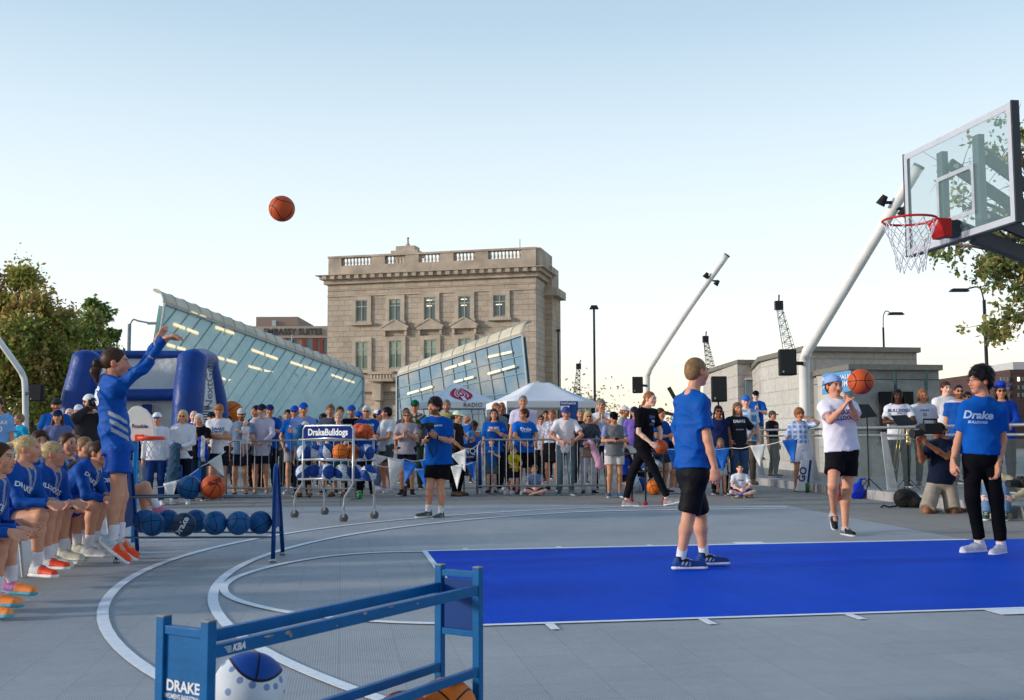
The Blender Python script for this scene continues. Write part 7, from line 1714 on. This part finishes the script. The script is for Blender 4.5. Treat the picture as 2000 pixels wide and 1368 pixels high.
# buzz-cut man seen from behind
J = JJ(9.2, head=(1361, 727), neck=(1352, 772), shR=(1369, 792, -.12), shL=(1333, 790, .17), elR=(1382, 858, -.19), elL=(1322, 860, .34), wrR=(1396, 915, -.20), wrL=(1340, 915, .38), pel=(1352, 921),
       hpR=(1358, 931, -.08), hpL=(1346, 931, .08), knR=(1344, 1012, -.06), knL=(1368, 1012, .18), anR=(1329, 1093, -.10), anL=(1375, 1085, .14), hf=(.86, .50, .10), ftR=(1, .06, 0), ftL=(1, .12, 0), hdR=(-.05, -.06, -1), pnR=(.1, 1, 0), curlR=.55)
J['root'] = ray_down(J['pel']); J['pel'] = (J['pel'] + J['hpR']) / 2 * .5 + J['pel'] * .5
make_person(J, dict(s=1.04, fg=True, h=.011, hh=.0055, top=('tee', (8, 80, 164)), bottom=('shorts', (18, 18, 22)), hair=('buzz', 'dbl'), skin='l', socks=((226, 226, 230), .10), shoes=((24, 66, 136), (226, 226, 230), (20, 60, 130), (20, 24, 34)), hem=.035, loose=1.1, sleeve=.72, blen=.86, b=1.0, bloose=.6, shiny=True, wrk=2.5,
                    print=[('DRAKE', .05, .72, (220, 224, 235), -.02, (.97, .2, 0))]), 'buzz-cut man in a blue tee and black shorts with his back to us', PLY)
# white-shirted player catching the ball
J = JJ(12.3, head=(1629, 755), neck=(1634, 784), shR=(1611, 796), shL=(1662, 796, .05), elR=(1622, 822, -.22), elL=(1672, 816, -.2), wrR=(1647, 796, -.34), wrL=(1662, 791, -.32), pel=(1644, 878),
       hpR=(1632, 888), hpL=(1657, 888), knR=(1627, 948, -.22), knL=(1655, 958, .0), anR=(1629, 1002, .28), anL=(1651, 1032, .0), hf=(.22, -.95, -.16), ftR=(-.15, -.75, -.55), ftL=(.12, -1, 0), hdR=(.45, -.3, .75), hdL=(-.30, -.3, .8), pnR=(.8, -.1, -.4), pnL=(-.8, -.1, -.4), curlR=.3, curlL=.3, fuR=(0, -.55, .8))
J['root'] = ray_down(J['pel'])
make_person(J, dict(s=1.06, fg=True, h=.012, hh=.0065, top=('tee', (228, 226, 238)), bottom=('shorts', (22, 22, 26)), hair=('short', 'br'), cap=((146, 174, 222), (130, 160, 212)), capback=True, skin='l', shoes=((26, 28, 34), (200, 200, 206), (30, 32, 38), (170, 172, 180)), beard=None, loose=1.1, hem=-.02, blen=.60, b=1.06,
                    print=[('DRAKE', .075, .76, (60, 80, 140)), ('BULLDOGS', .06, .64, (60, 80, 140))]), 'player in a backwards light blue cap, white tee and black shorts with hands together', PLY)
# man in glasses at the right
J = JJ(10.35, head=(1915, 745), neck=(1918, 781), shR=(1888, 800, .04), shL=(1952, 803, -.04), elR=(1871, 862, .06), elL=(1959, 860, -.02), wrR=(1861, 903, -.02), wrL=(1948, 912, -.10), pel=(1915, 893), hpR=(1900, 905), hpL=(1932, 905),
       knR=(1899, 973, -.02), knL=(1946, 975, -.04), anR=(1913, 1062, .05), anL=(1955, 1066, -.02), hf=(-.99, -.14, -.05), ftR=(-.95, -.35, 0), ftL=(-.75, -.7, 0), hdR=(-.05, -.1, -1), hdL=(-.15, -.1, -1), pnR=(1, .3, 0), pnL=(-1, -.1, 0), curlR=.5, curlL=.6)
J['root'] = ray_down(J['pel'])
make_person(J, dict(s=1.06, fg=True, h=.011, hh=.0055, top=('tee', (14, 84, 170)), bottom=('pants', (15, 15, 20)), hair=('mop', 'bk'), hairtop=.02, glasses='clear', skin='m', shoes=((206, 204, 216), (224, 222, 230)), socks=((222, 222, 228), .04), loose=1.05, hem=.02, sleeve=.7, b=.9, cuff=.05,
                    print=[('Drake', .098, .72, (186, 208, 238), -.03, (-.42, -.9, 0), 0, .18), ('BULLDOGS', .032, .60, (186, 208, 238), -.03, (-.42, -.9, 0), 0, .2)]), 'young man with dark quiff and glasses in blue tee and black joggers at the right', PLY)
# walking woman in black
J = JJ(17.3, head=(1270, 780), neck=(1260, 801), shR=(1248, 808, -.16), shL=(1276, 808, .14), elR=(1247, 845, -.22), elL=(1290, 842, .1), wrR=(1272, 866, -.3), wrL=(1289, 868, .0), pel=(1257, 866), hpR=(1252, 872, -.09), hpL=(1262, 872, .09),
       knR=(1276, 915, -.1), knL=(1236, 921, .1), anR=(1303, 977, -.1), anL=(1223, 980, .12), hf=(.72, -.68, -.05), ftR=(.92, -.25, .22), ftL=(.95, -.2, -.05), hdR=(.75, -.1, -.6), hdL=(.6, .1, -.7), pnR=(.2, .6, .1), pnL=(0, -.8, 0), curlR=.5, curlL=.5, fuR=(-.22, 0, 1))
J['root'] = ray_down(J['pel'])
make_person(J, dict(s=1.05, fg=True, h=.014, hh=.007, fem=True, top=('tee', (20, 20, 24)), bottom=('pants', (24, 24, 30)), hair=('tail', 'rd'), skin='p', shoes=((150, 140, 142), (224, 222, 222)), hem=-.08, sleeve=.75, loose=1.1, b=1.0, cuff=.06,
                    print=[('DRAKE', .06, .78, (96, 116, 190), .03, (.8, -.6, 0)), ('2024', .05, .66, (220, 222, 226), .03, (.8, -.6, 0)), ('CHAMPS', .05, .56, (96, 116, 190), .03, (.8, -.6, 0))]), 'woman with a reddish ponytail in a black tee and joggers walking with a basketball', PLY)
ball(at(1290, 873, 17.2), OR, 'orange basketball in the hand of the walking woman in black', r=.118)
# videographer in the blue tee
J = JJ(15.2, head=(849, 795), neck=(855, 819), shR=(833, 826, -.02), shL=(875, 828, .04), elR=(830, 861, -.08), elL=(878, 862, -.04), wrR=(838, 853, -.30), wrL=(856, 855, -.30), pel=(857, 900), hpR=(846, 908), hpL=(866, 908),
       knR=(840, 952, -.05), knL=(860, 953, -.03), anR=(836, 1000, .0), anL=(861, 1003, -.05), hf=(-.55, -.75, -.38), ftR=(-.75, -.65, 0), ftL=(-.45, -.9, 0), hdR=(.3, -.7, .3), hdL=(-.7, -.5, .2), pnR=(.6, 0, .5), pnL=(-.3, .3, .8), curlR=.7, curlL=.7)
J['root'] = ray_down(J['pel'])
make_person(J, dict(s=1.0, fg=True, h=.013, hh=.0065, top=('tee', (14, 84, 172)), bottom=('shorts', (20, 20, 26)), hair=('mop', 'dk'), hairtop=.01, beard='dk', skin='m', shoes=((70, 76, 74), (206, 206, 200)), socks=((220, 220, 224), .11), hem=-.06, sleeve=.8, blen=.62, b=1.08,
                    print=[('BULLDOGS', .03, .84, (220, 226, 236), -.03), ('MEDIA', .035, .70, (220, 226, 236), .25, 'left')]), 'curly-haired videographer in a blue tee looking down at his camera rig', PLY)
CR = root('camera_rig', at(837, 845, 14.8), 'black video camera with furry microphone and handle held by the videographer', 'camera')
c = at(838, 832, 14.85); obj('body', MB().box(c, (.14, .10, .09)), SPK, CR, bevel=.01); obj('lens', MB().tube([c + [-.05, -.02, -.005], c + [-.13, -.10, -.01]], [.035, .042], 14), SPK, CR)
B_ = Body(); B_.cap(c + [-.08, -.05, -.02], c + [-.10, -.05, -.14], .045, .05); V_, F_ = B_.mesh(.007, wr=.006, wf=60.); obj('microphone', (V_, F_), mat('grey_fur', (.07, .07, .07), rough=.95, var=.4, scale=90.), CR, smooth=True)
obj('handle', MB().tube([c + [.0, 0, -.04], c + [.01, 0, -.16], c + [-.02, -.05, -.17]], .018, 8), SPK, CR); obj('strap', MB().tube([c + [.03, 0, -.12], c + [.0, -.0, -.3], c + [.06, 0, -.44], c + [.11, 0, -.36], c + [.12, 0, -.12]], .012, 6), SPK, CR, smooth=True)
# the jumping shooter
J = JJ(9.0, head=(226, 710), neck=(212, 744), shR=(229, 757, -.12), shL=(212, 752, .16), elR=(279, 722, -.16), elL=(272, 722, .14), wrR=(322, 662, -.18), wrL=(306, 672, .06), pel=(229, 878), hpR=(231, 886, -.08), hpL=(227, 886, .08),
       knR=(229, 971, -.10), knL=(238, 969, .09), anR=(220, 1053, -.12), anL=(233, 1048, .06), hf=(.94, .22, .28), ftR=(.80, -.1, -.58), ftL=(.80, .1, -.58), fuR=(.58, 0, .8), fuL=(.58, 0, .8), hdR=(.93, 0, .25), hdL=(.35, .05, .9), pnR=(.2, 0, -1), pnL=(.6, -.2, -.3), curlR=.5, curlL=.2)
J['root'] = ray_down(J['pel'])
def jersey(L_):
    x, y, z = L_[:, 0], L_[:, 1], L_[:, 2]; m = np.zeros(len(L_), bool); side = x < -.10
    for k in (.265, .20, .135): d = z + y * .75 - k + .02; m |= side & (np.abs(d) < .017) & (y > -.055) & (y < .075)
    return m, (168, 172, 184)
make_person(J, dict(s=1.08, fg=True, h=.010, hh=.0052, fem=True, bust=1, top=('long', (10, 80, 168), jersey), bottom=('shorts', (8, 72, 164)), hair=('bun', 'br'), taill=1.3, hang=unit(np.array([.15, 0, -1.])), skin='l', smile=True, shoes=((196, 214, 222), (236, 236, 240), (255, 84, 40)), socks=((228, 228, 236), .11), hem=-.035, loose=1.25, blen=.46, b=.82, bloose=1.9, shiny=True, wrk=2.1,
                    print=[('3', .20, .76, (226, 230, 240), .0, (-.72, -.69, 0))]), 'woman player in blue jersey number 3 leaping with her arm stretched after a shot', PLY)
# kneeling television cameraman
J = JJ(16.0, head=(1833, 843), neck=(1845, 861), shR=(1818, 872, -.05), shL=(1868, 872, .02), elR=(1800, 900, -.12), elL=(1850, 893, -.25), wrR=(1794, 866, -.32), wrL=(1806, 864, -.36), pel=(1838, 943), hpR=(1824, 950), hpL=(1853, 950),
       knR=(1810, 999, -.28), knL=(1862, 1001, -.22), anR=(1835, 1000, .28), anL=(1888, 998, .22), hf=(-.80, -.60, .12), ftR=(.5, .8, -.2), ftL=(.5, .8, -.2), hdR=(-.1, -.3, 1), hdL=(-.3, -.3, .9), pnR=(.3, -.9, 0), pnL=(-.3, -.9, 0), curlR=.6, curlL=.5)
J['root'] = ray_down(J['pel'])
make_person(J, dict(s=1.03, fg=True, h=.013, hh=.007, top=('polo', (26, 32, 54)), bottom=('shorts', (158, 146, 132)), hair=('short', 'bk'), cap=((22, 24, 32), (22, 24, 32)), capback=True, skin='b', shoes=((24, 24, 28), (200, 200, 204)), hem=-.02, blen=.93, b=1.12), 'kneeling cameraman in a navy polo and khaki shorts with a shoulder television camera', 'press photographers')
TC = root('television_camera', at(1812, 840, 15.6), 'large black shoulder television camera with yellow strip and big lens', 'camera'); c = at(1818, 838, 15.65); f_ = unit(np.array([-.9, -.42, 0.05])); T_ = frame(f_, (0, 0, 1.))
obj('body', MB().box(c, (.12, .36, .16), T_), SPK, TC, bevel=.015); obj('top_handle', MB().tube([c + T_[1] * -.12 + T_[2] * .08, c + T_[1] * -.12 + T_[2] * .14, c + T_[1] * .14 + T_[2] * .14, c + T_[1] * .14 + T_[2] * .08], .014, 8), SPK, TC)
obj('lens', MB().tube([c + T_[1] * .18 + T_[2] * -.05, c + T_[1] * .30 + T_[2] * -.07, c + T_[1] * .38 + T_[2] * -.07], [.045, .05, .065], 16), SPK, TC); obj('side_strip', MB().box(c + T_[1] * .08 - T_[0] * .062 + T_[2] * .02, (.006, .16, .035), T_), mat('amber_plastic', lin(230, 170, 40), rough=.4), TC)
obj('viewfinder', MB().box(c + T_[1] * .10 - T_[0] * .11 + T_[2] * .03, (.06, .12, .05), T_), SPK, TC, bevel=.008)
# ---------------------------------------------------------------- seated team along the left side
TEAM = 'seated team players in blue'
def seated(Y, label, hairc, hy=(.75, .1, .4), top=(12, 74, 156), skin='l', style='pony', shoes=((214, 212, 208), (232, 230, 226)), bot=(18, 54, 150), pr=None, s=.98, sk=.12, **j):
    dd = dict(hdL=(.9, -.1, -.35), hdR=(.9, .2, -.3), pnL=(0, .7, .7), pnR=(0, -.7, .7), curlL=.5, curlR=.5); dd.update({k: v for k, v in j.items()})
    J = JJ(Y, hf=hy, **{k: v for k, v in dd.items()}); J['root'] = ray_down(J['pel'])
    for S in 'LR':
        J.setdefault('ft' + S, unit(np.array([.9, -.25, 0.])))
    collar = lambda L_: ((np.abs(np.abs(L_[:, 0]) - (.06 + np.clip(.47 - L_[:, 2], 0, 1) * -.3)) < .017) & (L_[:, 2] > .30) & (L_[:, 1] > 0), (150, 158, 176))
    return make_person(J, dict(s=s, hs=.93, tout=.13, taill=.85, hang=unit(np.array([-.35, -.25, -.9])), fg=True, h=.012, hh=.0062, fem=True, top=('long', top, collar), bottom=('shorts', bot), hair=(style, hairc), skin=skin, shoes=shoes, socks=((228, 228, 234), sk), blen=.42, hem=-.02, shiny=True, b=1.02,
                               print=[(pr or 'DRAKE', .062, .60, (222, 226, 234), .0, (.75, -.66, .1))]), label, TEAM)
# hips sit about 45 cm up on a low bench
OP_ = ((176, 84, 160), (90, 170, 190), (255, 146, 70)); RD_ = ((206, 208, 210), (232, 230, 230), (250, 76, 44)); CR_ = ((206, 204, 184), (226, 220, 200)); GY_ = ((186, 188, 190), (214, 212, 208))
seated(7.3, 'seated player at the very left edge, face in profile, purple-orange shoes', 'br', hy=(.93, -.05, .10), shoes=OP_, head=(2, 896), neck=(-10, 936), shR=(-26, 956, -.18), shL=(-2, 950, .18), elR=(-10, 1045, -.22), elL=(5, 1030, .15), wrR=(40, 1035, -.28), wrL=(44, 1022, -.1), pel=(-72, 1070), hpR=(-66, 1072, -.1), hpL=(-60, 1066, .1),
       knR=(2, 1058, -.25), knL=(22, 1040, .08), anR=(-8, 1160, -.22), anL=(22, 1138, .08), ftR=(.95, -.3, 0), ftL=(.95, -.3, 0))
seated(8.25, 'second seated player from the front, blonde high ponytail, open-mouthed smile, red-orange shoes', 'gb', shoes=RD_, head=(55, 878), neck=(44, 915), shR=(22, 930, -.15), shL=(60, 926, .15), elR=(38, 982, -.22), elL=(85, 985, .1), wrR=(97, 984, -.25), wrL=(104, 980, .0), pel=(-2, 1016), hpR=(4, 1020, -.1), hpL=(10, 1014, .1),
       knR=(80, 1008, -.22), knL=(98, 1002, .12), anR=(72, 1106, -.15), anL=(92, 1092, .2), ftR=(.9, -.45, 0), ftL=(.9, -.3, 0))
seated(8.8, 'third seated player, blonde with low ponytail and pearl earring, cream shoes', 'gb', shoes=CR_, pr='BULLDOGS', hy=(.80, .2, .42), head=(105, 888), neck=(95, 920), shR=(78, 933, -.15), shL=(112, 929, .15), elR=(90, 990, -.2), elL=(134, 985, .1), wrR=(144, 983, -.24), wrL=(158, 986, .05), pel=(52, 1012), hpR=(58, 1016, -.1), hpL=(62, 1010, .1),
       knR=(112, 1000, -.2), knL=(130, 996, .12), anR=(100, 1088, -.15), anL=(122, 1076, .2), ftR=(.95, -.35, 0), ftL=(.95, -.3, 0))
seated(9.9, 'fourth seated player, brown hair pulled back, gazing up with parted lips', 'br', shoes=CR_, pr='12', hy=(.62, -.35, .42), head=(133, 868), neck=(126, 898), shR=(106, 911, -.12), shL=(146, 909, .14), elR=(110, 962, -.15), elL=(150, 962, .1), wrR=(148, 985, -.22), wrL=(160, 985, -.1), pel=(92, 988), hpR=(98, 992, -.1), hpL=(104, 988, .1),
       knR=(155, 985, -.25), knL=(170, 984, .1), anR=(150, 1066, -.2), anL=(166, 1058, .12), style='tail')
seated(10.6, 'fifth seated player, blonde with ponytail behind, small face turned up', 'dbl', shoes=GY_, hy=(.66, -.3, .40), head=(166, 875), neck=(159, 902), shR=(141, 913, -.12), shL=(174, 911, .14), elR=(146, 962, -.15), elL=(180, 956, .1), wrR=(175, 975, -.22), wrL=(190, 974, -.1), pel=(126, 985), hpR=(132, 988, -.1), hpL=(138, 984, .1),
       knR=(180, 984, -.25), knL=(196, 980, .1), anR=(172, 1056, -.2), anL=(188, 1046, .12))
seated(9.55, 'brunette seated player leaning forward with her elbows on her knees beside the shooter', 'br', shoes=GY_, pr='DRAKE', hy=(.85, -.2, .12), style='tail', head=(193, 886), neck=(180, 910), shR=(158, 920, -.17), shL=(184, 914, .17), elR=(168, 968, -.25), elL=(200, 965, .15), wrR=(206, 975, -.25), wrL=(212, 968, .05), pel=(120, 982), hpR=(126, 988, -.1), hpL=(132, 984, .1),
       knR=(186, 988, -.22), knL=(204, 982, .1), anR=(172, 1070, -.2), anL=(182, 1060, .12))
seated(9.6, 'seated player with brown hair peeking out between the two blonde players', 'br', shoes=GY_, hy=(.45, -.6, .3), head=(78, 864), neck=(75, 894), shR=(56, 922, -.1), shL=(92, 920, .1), elR=(60, 962), elL=(96, 962), wrR=(96, 986, -.15), wrL=(106, 986, -.1), pel=(60, 992), hpR=(66, 996, -.1), hpL=(72, 992, .1),
       knR=(124, 1000, -.1), knL=(134, 996, .1), anR=(120, 1084, -.1), anL=(132, 1078, .1), style='short')
seated(10.9, 'seated player mostly hidden behind the fourth player, pale face turned up', 'dbl', shoes=GY_, hy=(.66, -.3, .42), head=(146, 870), neck=(140, 896), shR=(124, 916, -.1), shL=(158, 914, .1), elR=(128, 955), elL=(160, 955), wrR=(160, 975, -.1), wrL=(166, 975, -.1), pel=(112, 980), hpR=(118, 984, -.1), hpL=(122, 980, .1),
       knR=(166, 980, -.1), knL=(176, 976, .1), anR=(160, 1048, -.1), anL=(170, 1044, .1), style='tail')
seated(11.3, 'seated player with crossed legs and pink shoes showing past the jumping shooter', 'br', shoes=((236, 130, 160), (240, 180, 200)), hy=(.8, -.3, .35), head=(212, 890), neck=(206, 918), shR=(192, 930, -.12), shL=(222, 928, .12), elR=(200, 966), elL=(232, 960), wrR=(236, 968, -.1), wrL=(246, 962, -.1), pel=(200, 976), hpR=(208, 980, -.1), hpL=(214, 974, .1),
       knR=(284, 950, -.12), knL=(286, 958, .14), anR=(308, 992, -.1), anL=(284, 1020, .1), ftR=(.9, -.3, -.35), ftL=(.9, -.3, 0))
seated(6.9, 'player cut by the left edge nearest to us, orange shoe and bare knee in view', 'dbl', shoes=OP_, hy=(.93, 0, .1), head=(-95, 900), neck=(-105, 950), shR=(-120, 980, -.18), shL=(-100, 972, .18), elR=(-70, 1040, -.2), elL=(-60, 1030, .1), wrR=(20, 1040, -.12), wrL=(38, 1036, .06), pel=(-150, 1085), hpR=(-140, 1090, -.1), hpL=(-136, 1084, .1),
       knR=(-22, 1080, -.2), knL=(-2, 1072, .1), anR=(-32, 1180, -.15), anL=(-18, 1160, .1))
BN = root('bench', gp(40, 1105) * [1, 1, 0], 'low silver team bench under the seated players', 'bench'); a, b = at(-130, 1080, 7.1), at(215, 990, 11.8); z_ = .36; a[2] = b[2] = z_
dd_ = unit(b - a); nn_ = np.array([-dd_[1], dd_[0], 0]); obj('seat', MB().beam(a + nn_ * .1, b + nn_ * .1, .26, .035), ALU, BN)
for t in (.05, .35, .65, .95):
    p = a + (b - a) * t + nn_ * .1
    for q in (-1, 1): obj('leg', MB().tube([p + nn_ * .12 * q + [0, 0, -.02], p + nn_ * .16 * q - [0, 0, z_ - .02]], .015, 8), ALU, BN)
# ---------------------------------------------------------------- light, sky, camera
w = bpy.data.worlds.new('World'); SC.world = w; w.use_nodes = True
N = w.node_tree.nodes; L = w.node_tree.links; bg = N['Background']
sky = N.new('ShaderNodeTexSky'); sky.sky_type = 'NISHITA'; sky.sun_disc = False
SUN_EL, SUN_DIR = D2R(13), unit(np.array([-.97, -.22, 0]))      # towards the sun: low, from the left, a little behind the camera
sky.sun_elevation = SUN_EL; sky.sun_rotation = math.atan2(SUN_DIR[0], SUN_DIR[1])
sky.air_density = 1.0; sky.dust_density = 1.2; sky.ozone_density = 1.5; sky.altitude = 200
EXPO = 1.55
t_ = NT(N, L); tcw = N.new('ShaderNodeTexCoord'); xs_ = t_.xyz(tcw.outputs['Generated'])
ramp = N.new('ShaderNodeValToRGB'); L.new(xs_[2], ramp.inputs[0]); cr = ramp.color_ramp; cr.interpolation = 'B_SPLINE'
stops = [(0.0, (248, 235, 214)), (.045, (245, 239, 227)), (.11, (238, 244, 243)), (.19, (229, 237, 240)), (.28, (211, 225, 232)), (.37, (180, 203, 218)), (.55, (140, 172, 200)), (1., (92, 140, 192))]
while len(cr.elements) < len(stops): cr.elements.new(.5)
for e, (q, c) in zip(cr.elements, stops): e.position = q; e.color = (*[k / 2 ** EXPO for k in lin(*c)], 1)
# the clear-sky model adds the brighter, warmer side towards the low sun
warm = t_.mix(t_.m('MULTIPLY', t_.m('SMOOTHSTEP', xs_[0], 0., .5) if False else t_.rng(xs_[0], -.1, .45, 0, 1), t_.rng(xs_[2], 0., .14, .95, 0)), ramp.outputs[0], tuple(k / 2 ** EXPO for k in lin(252, 232, 208)))
skm = N.new('ShaderNodeVectorMath'); skm.operation = 'SCALE'; L.new(sky.outputs[0], skm.inputs[0]); skm.inputs['Scale'].default_value = .02
ad = N.new('ShaderNodeVectorMath'); ad.operation = 'ADD'; L.new(warm, ad.inputs[0]); L.new(skm.outputs[0], ad.inputs[1])
dk = N.new('ShaderNodeVectorMath'); dk.operation = 'SCALE'; L.new(ad.outputs[0], dk.inputs[0]); L.new(t_.rng(xs_[1], -.7, .3, .7, 1.), dk.inputs['Scale'])   # sky dimmed behind the camera in place of dark surroundings, to lower fill
L.new(dk.outputs[0], bg.inputs[0]); bg.inputs[1].default_value = 1.0
sl = bpy.data.lights.new('sun', 'SUN'); so_ = bpy.data.objects.new('sun', sl); COL.objects.link(so_)
sl.energy = 1.0; sl.angle = D2R(6); sl.color = (1., .90, .80)
d = Vector((SUN_DIR[0] * math.cos(SUN_EL), SUN_DIR[1] * math.cos(SUN_EL), math.sin(SUN_EL)))
so_.rotation_euler = d.to_track_quat('Z', 'Y').to_euler(); so_.location = (-30, -10, 20)
cam = bpy.data.cameras.new('camera'); co = bpy.data.objects.new('camera', cam); COL.objects.link(co)
cam.sensor_width = 36; cam.lens = F_PX / 2000 * 36; cam.clip_end = 5000; cam.clip_start = .05
M = Matrix(((R2[0], U2[0], -_F[0], 0), (R2[1], U2[1], -_F[1], 0), (R2[2], U2[2], -_F[2], HC), (0, 0, 0, 1)))
co.matrix_world = M
cam.dof.use_dof = True; cam.dof.focus_distance = 11.; cam.dof.aperture_fstop = 8.
SC.camera = co
SC.view_settings.view_transform = 'Standard'; SC.view_settings.look = 'None'; SC.view_settings.exposure = EXPO; SC.view_settings.gamma = 1
SC.cycles.use_denoising = True; SC.cycles.use_adaptive_sampling = True; SC.cycles.adaptive_threshold = .02
SC.cycles.max_bounces = 6; SC.cycles.transparent_max_bounces = 12; SC.cycles.transmission_bounces = 6; SC.cycles.caustics_reflective = False; SC.cycles.caustics_refractive = False
